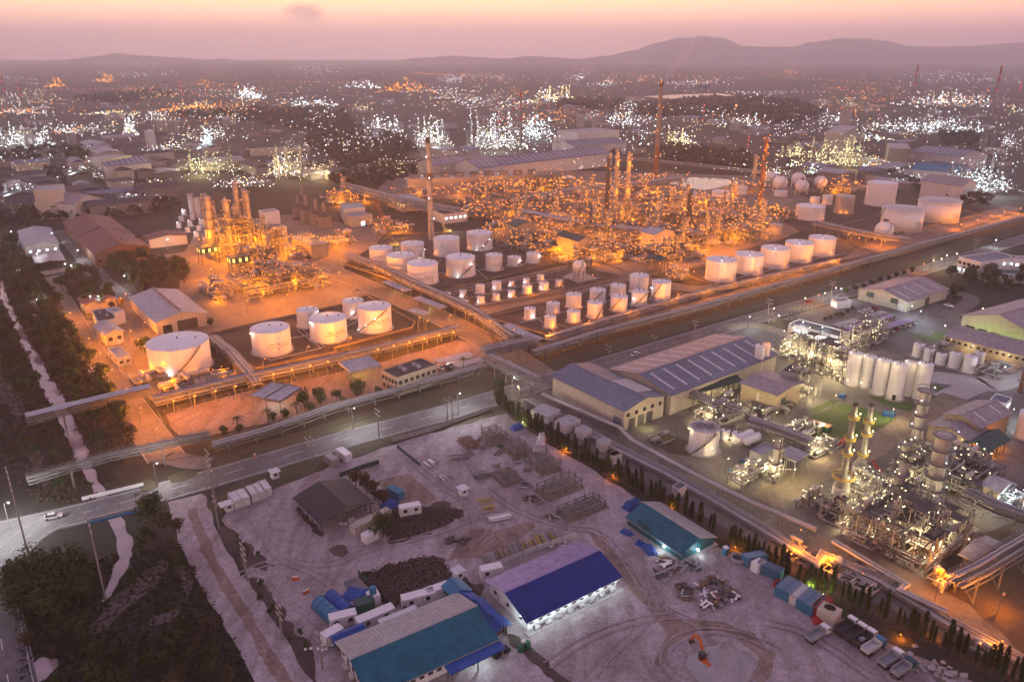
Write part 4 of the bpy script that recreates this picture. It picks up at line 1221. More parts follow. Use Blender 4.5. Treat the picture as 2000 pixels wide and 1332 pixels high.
TF = [(275, 150, 65, 268, 'westernmost plain white tank of the upper tank farm', [], None),
      (448, 125, 65, 228, 'white tank with a right-hand stair, second row of the upper farm', [(.45, .18, 'w', W_), (.93, .62, 'w', W_)], (15, 85)),
      (385, 190, 78, 315, 'plain white tank at the middle left of the upper tank farm', [], None),
      (505, 235, 85, 367, 'white tank at the near corner of the upper farm, orange lamp at foot', [(-.85, .14, 'o', O_)], None),
      (637, 95, 72, 208, 'white tank with orange foot lamp, back row beside the tall chimney', [(-.85, .13, 'o', O_)], None),
      (715, 200, 82, 325, 'white tank with diagonal stair and three lamps, front of upper farm', [(-.88, .12, 'o', O_), (-.2, .08, 'w', W_), (.7, .72, 'w', W_)], (-10, 75)),
      (820, 65, 72, 175, 'white tank with diagonal stair at the back right of the upper farm', [(-.8, .12, 'o', O_), (-.2, .1, 'c', W_), (.25, .35, 'w', W_), (.7, .7, 'w', W_)], (-12, 75)),
      (900, 190, 47, 288, 'slim white tank, first of three small ones right of the upper farm', [], (40, 85)),
      (1013, 203, 38, 262, 'low white tank, second of three small ones right of the upper farm', [(.8, .7, 'w', 140)], (30, 80)),
      (1117, 182, 38, 245, 'low white tank, third of three small ones right of the upper farm', [(.9, .8, 'w', 140)], (45, 85))]
for x, y, r, yb, lb, lm, st in TF:
	tank((x, y), r, yb, pE, lb, lm, stair=st, rings=6, text=[('945-TK 12', 1.2, 25, .45), ('CONDENSATE', .7, 26, .36)] if (x, y) in ((505, 235), (715, 200), (900, 190)) else None, group='upper tank farm')
sphere_tank((1373, 257), 37, 338, pE, 'white sphere tank on legs on a pale concrete pad')
SM = [(637, 405, 22, 452), (728, 392, 20, 435), (822, 360, 25, 415), (914, 342, 26, 395), (997, 342, 16, 375), (1080, 325, 18, 360), (1160, 305, 20, 340), (733, 447, 21, 490), (825, 428, 22, 470), (912, 412, 20, 452), (998, 393, 21, 435),
      (1085, 365, 27, 415), (1178, 348, 28, 395), (1263, 335, 20, 375)]
for i, (x, y, r, yb) in enumerate(SM):
	back = i < 7
	row = ('back' if back else 'front')
	lm = [] if i in (0, 2) else ([(.5, .3, 'o', 230)] if i in (6, 7, 9, 11, 13) else [(-.5, .45, 'w', 150)] if i in (1, 3, 5) else [(-.5, .5, 'w', 130), (.5, .3, 'o', 230)])
	tank((x, y), r, yb, pE, '%s small white tank from the left in the %s row of the little tank yard' % (ordinal(i if back else i - 7), row), lm, rings=3, detail=1, stair=(10, 75) if i % 3 == 1 else None, group='little tank yard')
MD = [(1100, 490, 32, 560, [(.5, .3, 'w', 150)], None), (1228, 460, 37, 528, [(.55, .28, 'o', 320)], None), (1213, 535, 33, 608, [(.45, .25, 'o', 320)], None), (1343, 410, 43, 498, [(.8, .12, 'o', 300)], None),
      (1343, 505, 38, 577, [(.5, .25, 'o', 320)], None), (1460, 455, 43, 553, [(.7, .2, 'o', 320)], (10, 70)), (1476, 385, 45, 470, [], (-50, 30)), (1590, 360, 43, 430, [], None),
      (1594, 422, 47, 518, [(.6, .2, 'o', 320)], (-60, 10)), (1705, 305, 52, 415, [], None), (1707, 395, 44, 487, [(-.6, .6, 'w', 160)], (-40, 50)), (1827, 340, 53, 462, [(-.9, .7, 'w', 130)], (-60, 0))]
MDN = ['shortest white tank at the west end of the medium tank yard', 'white tank with orange foot lamp behind the nearest medium tank', 'nearest white tank of the medium tank yard, orange lamp low on its side',
       'tall white tank left of centre in the medium tank yard', 'short white tank in front of a tall one, medium tank yard', 'white tank with a stair in the middle front of the medium yard',
       'white tank in the back row centre of the medium tank yard', 'white tank mostly hidden, back row of the medium tank yard', 'white tank with orange lamp, right of centre in the medium yard',
       'tallest white tank at the back right of the medium yard', 'short white tank in front of the tallest medium tank', 'white tank at the east end of the medium tank yard']
for (x, y, r, yb, lm, st), lb in zip(MD, MDN):
	tank((x, y), r, yb, pE, lb, lm, rings=5, detail=2, stair=st, group='medium tank yard')
for i, (x, y, r, yb) in enumerate([(302, 215, 83, 350), (457, 185, 78, 310), (600, 150, 78, 275), (733, 120, 75, 242), (861, 92, 73, 207)]):
	tank((x, y), r, yb, pF, '%s of five equal white tanks in a row, from the left' % ordinal(i), [(.74, .13, 'o', 520), (.0, 1.12, 'w', 90)], rings=6, group='row of five white tanks', text=[('945-TK 1%d' % i, 1.1, 62, .40), ('CONDENSATE', .6, 63, .33)])
tank((1190, 1015), 78, 1155, pC, 'tall white domed tank at the far right of the plant', [], roof='dome', rings=7)
tank((1305, 1160), 108, 1300, pC, 'white open-topped tank, nearer of the big pair at right', [], roof='open', rings=3, stair=(-85, -55), text=[('945-TK 5', 1.6, 55, .42), ('CRUDE', 1.0, 56, .33)])
tank((1508, 1115), 108, 1250, pC, 'white open-topped tank, farther of the big pair at right', [], roof='open', rings=3, text=[('945-TK 6', 1.6, 55, .42), ('CRUDE', 1.0, 56, .33)])
tank((800, 1145), 77, 1235, pC, 'low white tank with an orange glow on its right side', [(.85, .2, 'o', 900)], rings=3)
tank((990, 1090), 50, 1195, pC, 'grey unpainted tank with orange lamps at its foot', [(-.3, .12, 'o', 700), (.3, .12, 'o', 700)], mat='vessel', rings=6)
tank((898, 1090), 28, 1145, pC, 'slim white tank lit orange left of the grey tank', [(-.5, .3, 'o', 500)], rings=3, detail=1)
tank((830, 1100), 27, 1140, pC, 'small white tank behind the low tank with the glow', [(-.5, .8, 'o', 300)], rings=2, detail=1)
tank((308, 1065), 53, 1135, pC, 'white tank right of the pond with a cluster of orange lamps', [(.3, .3, 'o', 700), (.6, .3, 'o', 700)], rings=3, detail=1)
tank((145, 1095), 53, 1165, pC, 'pale tank among the columns below the pond', [], rings=3, detail=1, mat='offwhite')
tank((425, 1040), 27, 1090, pC, 'small pale tank beyond the pond tank', [], rings=2, detail=1)
tank((640, 1065), 36, 1100, pC, 'pale tank in front of the far sphere tanks', [], rings=2, detail=1)
tank((610, 1250), 36, 1310, pC, 'grey tank at the right edge of the orange refinery', [(-.5, .6, 'o', 500)], rings=4, detail=1, mat='vessel')
tank((1300, 985), 45, 1030, pB, 'low white tank at the far corner of the orange refinery', [], rings=2, detail=1)
tank((1990, 1070), 30, 1140, pB, 'white tank behind the tall refinery columns', [], rings=2, detail=1)
for x, y, r, yb, lb in [(585, 990, 33, 1040, 'leftmost far sphere tank'), (633, 1020, 40, 1080, 'second far sphere tank, larger, lit orange below'), (733, 1000, 38, 1060, 'third far sphere tank at the back'),
						(755, 1040, 37, 1090, 'near sphere tank of the far group, lit orange'), (858, 1018, 36, 1060, 'rightmost far sphere tank'), (1210, 1285, 50, 1345, 'white sphere tank in front of the open-topped tank')]:
	sphere_tank((x, y), r, yb, pC, lb + ' of the plant', group='sphere tanks')
# low bund walls round the yards
def bund(label, pix, h=1.0, w=.5):
	pts = [g(p) for p in pix]; o = pts[0]
	t = thing('bund_wall', label, 'wall', (o.x, o.y, 0))
	for a, b in zip(pts, pts[1:]):
		MB().beam((a.x - o.x, a.y - o.y, h / 2), (b.x - o.x, b.y - o.y, h / 2), w, h).build('wall_run', mt['concrete'], t)
	return t
bund('low concrete bund round the lettered tanks', [pD(1160, 640), pD(1900, 478), pE(190, 425), pE(460, 575), pE(440, 605), pE(0, 720), pD(1880, 740), pD(1420, 835), pD(1160, 640)])
bund('low concrete bund round the upper tank farm', [pE(70, 250), pE(330, 90), pE(920, 55), pE(1300, 225), pE(560, 415), pE(430, 375), pE(70, 250)])
bund('low concrete bund round the little tank yard', [pE(560, 430), pE(1340, 262), pE(1640, 318), pE(1330, 400), pE(800, 500), pE(560, 430)], .7)
bund('low concrete bund round the medium tank yard', [pE(860, 545), pE(1310, 440), pE(1660, 345), pE(1980, 420), pE(1700, 510), pE(1230, 655), pE(1180, 640), pE(860, 545)], .8)
bund('low concrete bund round the row of five tanks', [pF(70, 300), pF(480, 190), pF(900, 85), pF(1210, 200), pF(800, 300), pF(330, 385), pF(70, 300)], .9)
bund('low concrete bund between the open-topped tanks', [pC(900, 1280), pC(1170, 1210), pC(1330, 1110), pC(1760, 1200), pC(1200, 1330), pC(900, 1280)], 1.2)
# ground pipes inside the yards
def ground_pipes(label, runs, r=.22):
	o = g(runs[0][0])
	t = thing('yard_pipe', label, 'pipe', (o.x, o.y, 0))
	for run in runs:
		pts = [g(p) for p in run]
		MB().path([(p.x - o.x, p.y - o.y, .6) for p in pts], r, 6).build('pipe', mt['pipe'], t)
	return t
ground_pipes('pipes on the ground between the lettered tanks', [[pD(1420, 690), pD(1660, 660), pD(1850, 620)], [pD(1660, 620), pD(1790, 720)], [pD(1680, 610), pD(1810, 715)], [pD(1440, 740), pD(1510, 790), pE(-60, 720)], [pE(80, 600), pE(160, 560), pE(200, 600)]])
ground_pipes('pipes on the ground in the upper tank farm', [[pE(120, 270), pE(300, 300), pE(430, 380)], [pE(350, 330), pE(620, 300), pE(880, 280), pE(1080, 250)], [pE(590, 350), pE(560, 300), pE(600, 230)], [pE(860, 330), pE(800, 280)], [pE(1060, 265), pE(960, 230)]])
ground_pipes('pipes on the ground in the little tank yard', [[pE(660, 460), pE(900, 410), pE(1200, 340), pE(1330, 330)], [pE(700, 500), pE(1000, 450), pE(1290, 390)]], .18)
ground_pipes('pipes on the ground in the medium tank yard', [[pE(1040, 580), pE(1280, 520), pE(1560, 450), pE(1800, 400)], [pE(1150, 560), pE(1250, 640)], [pE(1250, 585), pE(1400, 640)]], .2)
ground_pipes('pipes on the ground by the row of five tanks', [[pF(240, 370), pF(480, 310), pF(760, 240), pF(1000, 190)], [pF(300, 380), pF(700, 285), pF(1080, 200)]], .25)
# ================================================================== PIPE RACKS AND BRIDGES
rack('pipe_rack', 'long pipe rack beside the street, western run below the orange lot', [pD(1195, 1300), pD(1500, 1215), pE(0, 1085), pE(300, 1005), pE(850, 850)], 3.6, (1.8, 3.0), 8, 8, seed=2, frame='steel', walkway=True)
rack('pipe_rack', 'long pipe rack beside the street, eastern run to the horizon side', [pE(1120, 775), pE(1500, 655), pE(2000, 525), pF(700, 370), pF(1420, 160), pF(2000, 5), (2150, 380)], 4.5, (2.0, 3.4), 9, 10, seed=3, walkway=True)
rack('pipe_bridge', 'raised pipe bridge over the plant gate road', [pE(850, 845), pE(1125, 775)], 6, (7.5, 9.5), 6, 9, seed=4, cat='pipe bridge', truss=True, walkway=True)
rack('pipe_bridge', 'raised pipe bridge crossing the street beside the works', [pE(870, 880), pE(1145, 1020)], 5.5, (7.5, 9.5), 6, 10, seed=5, cat='pipe bridge', truss=True, walkway=True)
rack('pipe_bridge', 'lattice pipe bridge over the canal, nearer of two', [pG(185, 330), pG(640, 190), pG(1190, 65)], 2.2, (6.6, 7.8), 4, 34, seed=6, mat='steel', cat='pipe bridge', truss=True, walkway=True)
rack('pipe_bridge', 'roofed pipe bridge over the canal, farther of two', [pD(170, 1210), pD(560, 1110), pD(860, 1035)], 2.6, (5.2, 6.4), 4, 34, seed=7, mat='steel', cat='pipe bridge', truss=True, roofed='greyroof')
rack('pipe_rack', 'pipe rack with a row of big orange lamps above the orange lot', [pD(860, 1045), pD(1350, 925), pD(1890, 805), pE(300, 740), pE(700, 635)], 6, (2.0, 3.8), 8, 7, seed=8)
rack('pipe_rack', 'pipe rack descending between the big tank and the lettered tanks', [pD(1190, 690), pD(1300, 780), pD(1440, 950)], 5, (2.2, 3.6), 7, 7, seed=9)
rack('pipe_rack', 'broad pipe rack running from the gate up between the tank farms', [pE(1000, 725), pE(800, 570), pE(620, 480), pE(430, 395), pE(250, 300), pE(80, 240)], 5.5, (4.2, 6.0), 9, 9, seed=10)
rack('pipe_rack', 'pipe rack lit orange along the plant boundary road', [pE(1190, 690), pE(1500, 595), pE(2000, 448), pF(480, 362), pF(950, 250)], 5, (1.6, 3.0), 7, 9, seed=11)
rack('pipe_rack', 'pipe rack crossing above the five-tank yard towards the sphere tank', [pF(820, 60), pF(1080, 120), pF(1350, 165)], 6, (5, 7.0), 7, 9, seed=12)
rack('pipe_rack', 'covered pipe walkway at the plant gate corner', [pE(960, 640), pE(1080, 700), pE(1150, 730)], 4, (2.5, 3.5), 4, 7, seed=13, roofed='greyroof')
rack('pipe_rack', 'low pipes on sleepers beside the cypress hedge', [pE(1080, 1010), pI(850, 30), pI(1130, 170), pI(1380, 310), pI(1680, 490), pI(1990, 690), pJ(880, 640), pJ(1200, 780), pJ(1560, 1010), pJ(2000, 1245), (2120, 1370)], 5.5, (.9,), 8, 7, seed=14, sleepers=True, pr=(.16, .34))
rack('pipe_rack', 'big raised white pipes along the edge of the works', [pE(1170, 1010), pE(1600, 1200), pI(960, 30), pI(1300, 220), pI(1600, 370), pJ(830, 530)], 2.6, (2.2,), 2, 14, seed=15, sleepers=True, pr=(.55, .72))
rack('pipe_rack', 'raised white pipes below the bright process unit', [pJ(930, 580), pJ(1240, 770), pJ(1340, 830), pJ(1300, 860), pJ(1560, 980)], 3.2, (1.8,), 4, 12, seed=16, sleepers=True, pr=(.35, .5))
rack('pipe_rack', 'elevated pipe rack at the lower right corner', [pJ(1590, 900), pJ(1730, 830), pJ(2000, 660), (2140, 1040)], 4.5, (5.5, 7.5), 6, 9, seed=17, walkway=True)
rack('pipe_rack', 'elevated pipe rack along the right edge of the bright unit', [z5(1170, 900), z5(1390, 1010), z5(1700, 1120)], 5, (5.5, 7.5), 7, 9, seed=18)
rack('pipe_rack', 'dark pipe rack beside the conical-roofed tank in the works', [pF(460, 1180), pF(640, 1240), pF(820, 1310)], 4.5, (3.2, 5.0), 6, 7, seed=19)
rack('pipe_rack', 'pipe rack between the long warehouse and the tan block', [pF(40, 985), pF(220, 1080), pF(420, 1150)], 4, (4.5, 6.2), 5, 7, seed=20)
rack('pipe_rack', 'pipe rack behind the orange refinery, west run', [pB(60, 1085), pB(400, 1180), pB(700, 1240)], 8, (5, 7.5, 10), 8, 12, seed=21)
rack('pipe_rack', 'pipe rack through the middle of the orange refinery', [z6(0, 520), z6(500, 420), z6(900, 390), z6(1300, 330)], 9, (5, 8), 9, 13, seed=22)
rack('pipe_rack', 'pipe rack along the near side of the orange refinery', [z6(60, 600), z6(600, 720), z6(1000, 760), z6(1500, 790)], 9, (5, 8), 9, 12, seed=23)
rack('pipe_rack', 'pipe rack behind the pond at the plant boundary', [pC(-300, 900), pC(100, 940), pC(500, 985), pC(900, 1050)], 6, (4, 6), 5, 18, seed=24)
# ================================================================== PROCESS UNITS
def hpx(base, top): return hz(base, top)
# the orange unit at left with its four tall towers
t31 = unit('orange-lit process unit at left, rear block with four tall towers', z4(440, 700), 34, 30, 26, 'o', 31, 6, drums=5, pipes=110, lamps=260, watts=15000, nlights=6, fullblock=False,
     cols=[(-.86, .15, 2.3, hpx(z4(340, 770), z4(300, 160)), 6), (-.30, -.20, 2.0, hpx(z4(450, 800), z4(410, 220)), 6), (.30, .45, 1.5, hpx(z4(560, 720), z4(520, 20)), 8), (.62, .30, 1.7, hpx(z4(640, 720), z4(605, 110)), 7), (-.62, .55, 1.2, 34, 5), (.05, .1, 1.3, 30, 4)])
for x_, y_, z_ in ((-14, -18, 8), (-10, -19, 20), (-2, -19, 14), (6, -18, 26), (12, -14, 12), (-19, 0, 14)): light(t31, (x_, y_, z_), ORANGE, 13000, .8)  # extra lights added to brighten the towers, without lamp bodies
unit('orange-lit process unit at left, right-hand block of frames', z4(700, 660), 24, 26, 24, 'o', 32, 6, drums=4, pipes=90, lamps=190, watts=14000, nlights=4, cols=[(.2, .3, 1.0, 22, 4), (-.5, -.2, .9, 18, 3)])
unit('orange-lit process unit at left, front block of pumps and pipework', z4(850, 1020), 46, 34, 12, 'o', 33, 8, drums=9, pipes=170, lamps=280, watts=10000, nlights=7, cols=[(.1, .3, .8, 12, 2), (.6, .1, .7, 10, 2), (-.2, .5, .6, 13, 2)])
unit('orange-lit process unit at left, middle block of stacked decks', z4(620, 860), 26, 16, 13, 'o', 37, 5, drums=4, pipes=90, lamps=150, watts=8000, nlights=4, cols=[(-.6, .2, .8, 17, 3), (.1, -.3, .7, 15, 3), (.7, .2, .9, 19, 3)])
unit('orange-lit process unit at left, low exchangers by the grey warehouse', z4(220, 1110), 9, 30, 7, 'o', 34, 3, drums=5, pipes=40, lamps=40, watts=4000, nlights=3)
unit('orange-lit pump yard beside the cooling tower', z4(1030, 720), 18, 14, 7, 'o', 35, 2, drums=3, pipes=24, lamps=36, watts=5000, nlights=2)
unit('orange-lit unit with white tanks right of the cooling tower', z4(1420, 620), 24, 16, 8, 'o', 36, 2, drums=3, pipes=24, lamps=46, watts=5000, nlights=2)
for pxl, Lx, Wy, hh, lb in [(z4(460, 930), 11, 7, 9, 'dark green elevated shelter with lit openings in front of the towers'), (z4(150, 790), 11, 8, 7, 'dark green shelter with lit windows left of the towers')]:
	P = g(pxl); t = thing('shelter', lb, 'building', (P.x, P.y, 0), S_ANG)
	for x in (-Lx / 2 + .4, Lx / 2 - .4):
		for y in (-Wy / 2 + .4, Wy / 2 - .4): MB().beam((x, y, 0), (x, y, hh), .35).build('post', mt['darksteel'], t)
	MB().box((0, 0, hh + 1.8), (Lx, Wy, 3.6)).build('wall', mt['green'], t)
	MB().box((0, 0, hh + 3.75), (Lx + .8, Wy + .8, .25)).build('roof', mt['green'], t)
	for k in range(3): inst('window', win_mesh(1.3, 2.2, 'lit'), t, (-Lx / 2 + 1.8 + k * Lx * .33, -Wy / 2 - .03, hh + 1.8), 0)
	for k in range(2): inst('window', win_mesh(1.3, 2.2, 'lit'), t, (-Lx / 2 - .03, -Wy / 4 + k * Wy * .5, hh + 1.8), math.pi / 2)
# cooling tower with three fan stacks
P0 = g(z4(1170, 760)); P1 = g(z4(1010, 590))
t = thing('cooling_tower', 'orange-lit cooling tower box with three round fan stacks', 'cooling tower', (g(z4(1160, 690)).x, g(z4(1160, 690)).y, 0), S_ANG + math.pi / 2)
MB().box((0, 0, 4.2), (30, 11, 8.4)).build('casing', mt['tan'], t)
MB().box((0, 0, 8.7), (31, 12, .4)).build('fan_deck', mt['cream'], t)
for k in range(3):
	f = MB().cyl((-9.5 + 9.5 * k, 0, 8.9), (-9.5 + 9.5 * k, 0, 11.4), 3.8, 3.4, n=22, caps=False).build('fan_stack', mt['cream'], t)
	fb = MB()
	for q in range(4): fb.beam((-9.5 + 9.5 * k, 0, 10.6), (-9.5 + 9.5 * k + 3.2 * math.cos(q * 1.571), 3.2 * math.sin(q * 1.571), 10.6), .6, .08)
	fb.build('fan_blade', mt['steel'], f)
lv = MB()
for k in range(10): lv.beam((-13.5 + 3 * k, -5.58, .6), (-13.5 + 3 * k, -5.58, 6.5), .3, .25)
lv.build('louvre_post', mt['darksteel'], t)
MB().box((0, -5.55, 3.4), (28, .12, 5.4)).build('louvre', mt['darkroof'], t)
lb_ = MB(); [lb_.bulb((-15 + 5 * k, y, 10.2), .45) for k in range(7) for y in (-5.7, 5.7)]
lb_.build('lamps', EMAT['o'], t, kind='stuff'); light(t, (-5, 0, 13.5), ORANGE, 3000, .5); light(t, (8, -9, 7), ORANGE, 3500, .5)
# the big orange refinery in the middle
UN = []
rn_ = random.Random(5)
spots = [((1000, 455), 40, 30, 9), ((1040, 480), 40, 26, 9), ((1095, 492), 42, 28, 10), ((1150, 510), 40, 26, 9), ((1205, 500), 40, 28, 11), ((1265, 505), 36, 24, 8), ((1320, 500), 40, 24, 9), ((1330, 478), 40, 30, 14), ((1400, 470), 44, 30, 14),
         ((1450, 462), 40, 30, 12), ((1270, 470), 44, 34, 15), ((1200, 462), 44, 34, 14), ((1130, 465), 44, 34, 13), ((1080, 440), 48, 36, 12), ((1160, 430), 50, 40, 16), ((1240, 435), 50, 40, 16), ((1320, 440), 50, 40, 16),
         ((1400, 438), 50, 40, 12), ((1000, 420), 50, 40, 11), ((1060, 405), 55, 44, 12), ((1130, 400), 55, 44, 12), ((970, 400), 55, 44, 20), ((1300, 405), 60, 40, 12), ((1380, 410), 60, 40, 11), ((1110, 374), 80, 50, 9), ((1200, 378), 80, 50, 9), ((1300, 384), 70, 46, 8), ((940, 372), 70, 44, 10), ((1030, 368), 80, 46, 9), ((1460, 440), 46, 36, 11), ((1500, 425), 46, 36, 9), ((930, 420), 44, 36, 9)]
RN = ['near left corner', 'near left edge', 'near edge left of centre', 'near edge at centre', 'near edge right of centre', 'near right edge', 'near right corner', 'right side, second row', 'right side by the flare tower', 'far right by the grey tank',
      'second row right of centre', 'second row centre', 'second row left of centre', 'left side, third row', 'heart, left of the tall columns', 'heart, right of the tall columns', 'third row right of centre', 'right side, third row', 'left side, fourth row',
      'fourth row left of centre', 'fourth row at centre', 'left rear with the boilers', 'rear, right of centre', 'rear right below the pond', 'far row at centre', 'far row right of centre', 'far row near the pond', 'far row at the left end', 'far row left of centre', 'right end beside the flare tower', 'right end behind the flare tower', 'left end behind the upper tanks']
for i, ((x, y), ls, lt, hh) in enumerate(spots):
	hh *= .68
	cs = [(rn_.uniform(-.8, .8), rn_.uniform(-.8, .8), rn_.uniform(.8, 1.5), rn_.uniform(hh * 1.2, hh * 2.2), 4) for _ in range(rn_.randint(2, 4))]
	unit('orange-lit unit in the %s of the big refinery' % RN[i], (x, y), ls, lt, hh, 'o', 100 + i, 4, cs, 4, 44, 70 if y > 430 else 80, 7500 if y > 440 else 10000, 2, lamp_r=.85, group='units of the big orange refinery')
# rear boilers, left part of the refinery
for i, (bp, tp_, w) in enumerate([(pB(900, 1110), pB(900, 990), 60), (pB(1200, 1050), pB(1200, 945), 44), (pB(1290, 1070), pB(1290, 1000), 30)]):
	unit('orange-lit %s boiler structure at the rear of the refinery' % ['wide dark', 'tall stepped', 'slim'][i], bp, w * .9, 30, hz(bp, tp_) * .9, 'o', 140 + i, 3, [], 4, 30, 90, 9000, 3, lamp_r=.85, fullblock=True)
unit('orange-lit furnace unit on the left behind the dark coolers', pB(60, 1130), 34, 24, 12, 'o', 150, 3, [(0, 0, 1.2, 20, 3)], 3, 24, 60, 8000, 2, lamp_r=.85)
unit('small orange-lit unit beside the two-storey control block', pB(480, 1110), 44, 20, 9, 'o', 151, 2, [], 3, 20, 40, 6000, 2, lamp_r=.8)
unit('orange-lit unit by the crane and the tall chimney', pB(330, 1290), 34, 20, 8, 'o', 152, 2, [], 3, 20, 34, 6000, 2, lamp_r=.8)
unit('orange-lit valve skid near the medium tank yard', pE(1925, 330), 12, 9, 6, 'o', 153, 2, [], 2, 16, 22, 2600, 2, lamp_r=.8)
unit('orange-lit pump skid at the west end of the five-tank yard', pF(60, 330), 10, 8, 6, 'o', 154, 1, [], 2, 14, 16, 2200, 1, lamp_r=.8)
unit('orange-lit piping yard between spheres and domed tank', pC(980, 1060), 70, 30, 8, 'o', 155, 2, [], 3, 20, 40, 7000, 2, lamp_r=.8)
unit('orange-lit piping yard below the far sphere tanks', pC(480, 1060), 70, 34, 9, 'o', 156, 2, [(.2, .2, 1.4, 30, 4)], 3, 24, 46, 8000, 2, lamp_r=.8)
unit('low orange-lit units beyond the tall columns', pC(-60, 1010), 80, 40, 8, 'o', 157, 2, [], 3, 20, 40, 9000, 2, lamp_r=.8)
unit('orange-lit metering skids behind the low rack, left of the big tank', pD(830, 890), 12, 9, 3, 'o', 158, 1, [], 3, 18, 6, 1200, 1, lamp_r=.6)
unit('orange-lit pump yard in front of the largest tank', pD(1110, 920), 26, 8, 4, 'o', 159, 2, [], 6, 34, 26, 1800, 3, lamp_r=.6)
# tall columns, chimneys and flare towers as things of their own
def tower(label, base, top, r, name='distillation_column', cat='column', mat='vessel', plats=6, col='o', lampn=2, cap=None, taper=.85, bands=None, glow=0, lattice=False):
	P = g(base); h = hz(base, top)
	t = thing(name, label, cat, (P.x, P.y, 0), S_ANG)
	mm = 1.6 * mpp(P)
	o = MB().cyl((0, 0, 0), (0, 0, h), r, r * taper, n=16)
	o.build('shell', mt[mat], t)
	lb = MB(); pl = MB(); rn = random.Random(int(base[0]))
	for k in range(plats):
		z = h * (k + 1) / (plats + .02); rr = r * (1 - (1 - taper) * z / h)
		pl.ring((0, 0), rr - .05, rr + 1.0, z - .2, z - .02, 16); pl.ring((0, 0), rr + .92, rr + 1.0, z + .9, z + 1.05, 16)
		for q in range(lampn):
			a = rn.uniform(3.3, 6.1) - S_ANG
			lb.bulb(((rr + 1.1) * math.cos(a), (rr + 1.1) * math.sin(a), z + 1.4 - q * 2.0), mm * .8)
	pl.beam((r + .4, 0, 0), (r * taper + .4, 0, h), .55, .15)
	pl.build('platform', mt['steel'], t)
	if lb.v: lb.build('lamps', EMAT[col], t, kind='stuff')
	if bands:
		for f0, f1, m2 in bands:
			MB().cyl((0, 0, h * f0), (0, 0, h * f1), r * (1 - (1 - taper) * f0) + .04, r * (1 - (1 - taper) * f1) + .04, n=16, caps=False).build('painted_band', mt[m2], t)
	if lattice:
		lt_ = MB(); w0, w1 = r * 3.4, r * 1.9; n = 10
		for s in range(4):
			a = s * math.pi / 2 + .785; b = a + math.pi / 2
			for k in range(n):
				z0_, z1_ = h * k / n, h * (k + 1) / n; q0 = w0 + (w1 - w0) * k / n; q1 = w0 + (w1 - w0) * (k + 1) / n
				p0 = (q0 * math.cos(a), q0 * math.sin(a), z0_); p1 = (q1 * math.cos(a), q1 * math.sin(a), z1_); r1 = (q1 * math.cos(b), q1 * math.sin(b), z1_)
				lt_.beam(p0, p1, .35); lt_.beam(p0, r1, .22); lt_.beam(p1, r1, .22)
		lt_.build('lattice', mt['rust'], t)
	for k in range(glow):
		light(t, (0, -(r + 3), h * (k + .6) / glow), LCOL[col], 4500, .8)
	return t, P, h
tower('tall slim orange-lit column, left of the twin columns', pB(1575, 1160), pB(1575, 850), 1.9, plats=8, glow=2)
tower('tall slim orange-lit column, right of the twin columns', pB(1640, 1155), pB(1640, 858), 1.9, plats=8, glow=2)
tower('dark tall column just left of the twin columns', pB(1525, 1255), pB(1528, 870), 1.6, mat='darksteel', plats=6)
tower('grey column standing in front of the dark tall column', pB(1458, 1300), pB(1462, 1115), 1.7, plats=4)
tower('orange-lit tapered column in the heart of the refinery', z6(840, 640), z6(840, 480), 1.8, plats=4, glow=1)
tower('pale column with lamps below the pond', z6(1140, 650), z6(1145, 430), 1.6, plats=5, glow=1)
tower('dark column before the pale tank below the pond', z6(1370, 700), z6(1375, 370), 2.0, mat='darksteel', plats=6)
tower('bright orange short column, left of a pair near the pond tank', z6(1450, 540), z6(1452, 400), 1.7, plats=4, glow=1)
tower('bright orange short column, right of a pair near the pond tank', z6(1500, 550), z6(1502, 395), 1.7, plats=4, glow=1)
tower('grey slim column right of centre in the refinery', z6(1525, 740), z6(1530, 560), 1.3, plats=4)
tower('column with lamps in front of the pond tank', z6(1700, 570), z6(1725, 290), 1.7, plats=6, glow=1)
tower('grey column at the right end of the refinery', pC(540, 1290), pC(555, 1120), 1.5, plats=4)
tower('pair member of grey columns behind, at the left of the refinery heart', z6(550, 560), z6(550, 330), 1.8, plats=4)
tower('second grey column behind, at the left of the refinery heart', z6(600, 560), z6(600, 380), 1.6, plats=4)
tower('white vertical drum near the sheltered pumps', z6(1050, 880), z6(1050, 810), 1.6, plats=1, name='vertical_drum', cat='vessel', mat='white', taper=1)
tower('white vertical drum right of the lit hall', z6(1320, 800), z6(1320, 745), 1.5, plats=1, name='vertical_drum', cat='vessel', mat='white', taper=1)
tower('tall chimney with dark top rising behind the upper tank farm', pB(550, 1340), pB(530, 765), 1.8, name='chimney', cat='chimney', mat='vessel', plats=5, col='w', lampn=1, taper=.75, bands=[(.94, 1.0, 'darkroof'), (.60, .66, 'rust')])
tw, PT, HT = tower('tallest smoking chimney with a dark tip at the rear of the refinery', pB(1800, 1000), pB(1828, 455), 2.8, name='chimney', cat='chimney', mat='hazevessel', plats=4, lampn=2, taper=.7, bands=[(.95, 1.0, 'darkroof'), (.0, .35, 'rust')])
tower('tall flare tower with lamps clustered round its tip', pC(515, 1210), pC(555, 765), 1.7, name='flare_tower', cat='flare tower', mat='rust', plats=9, lampn=3, taper=.8, lattice=False, glow=3)
tower('dark slim chimney left of the upper refinery', pB(70, 1100), pB(60, 985), 1.4, name='chimney', cat='chimney', mat='hazevessel', plats=2, lampn=1)
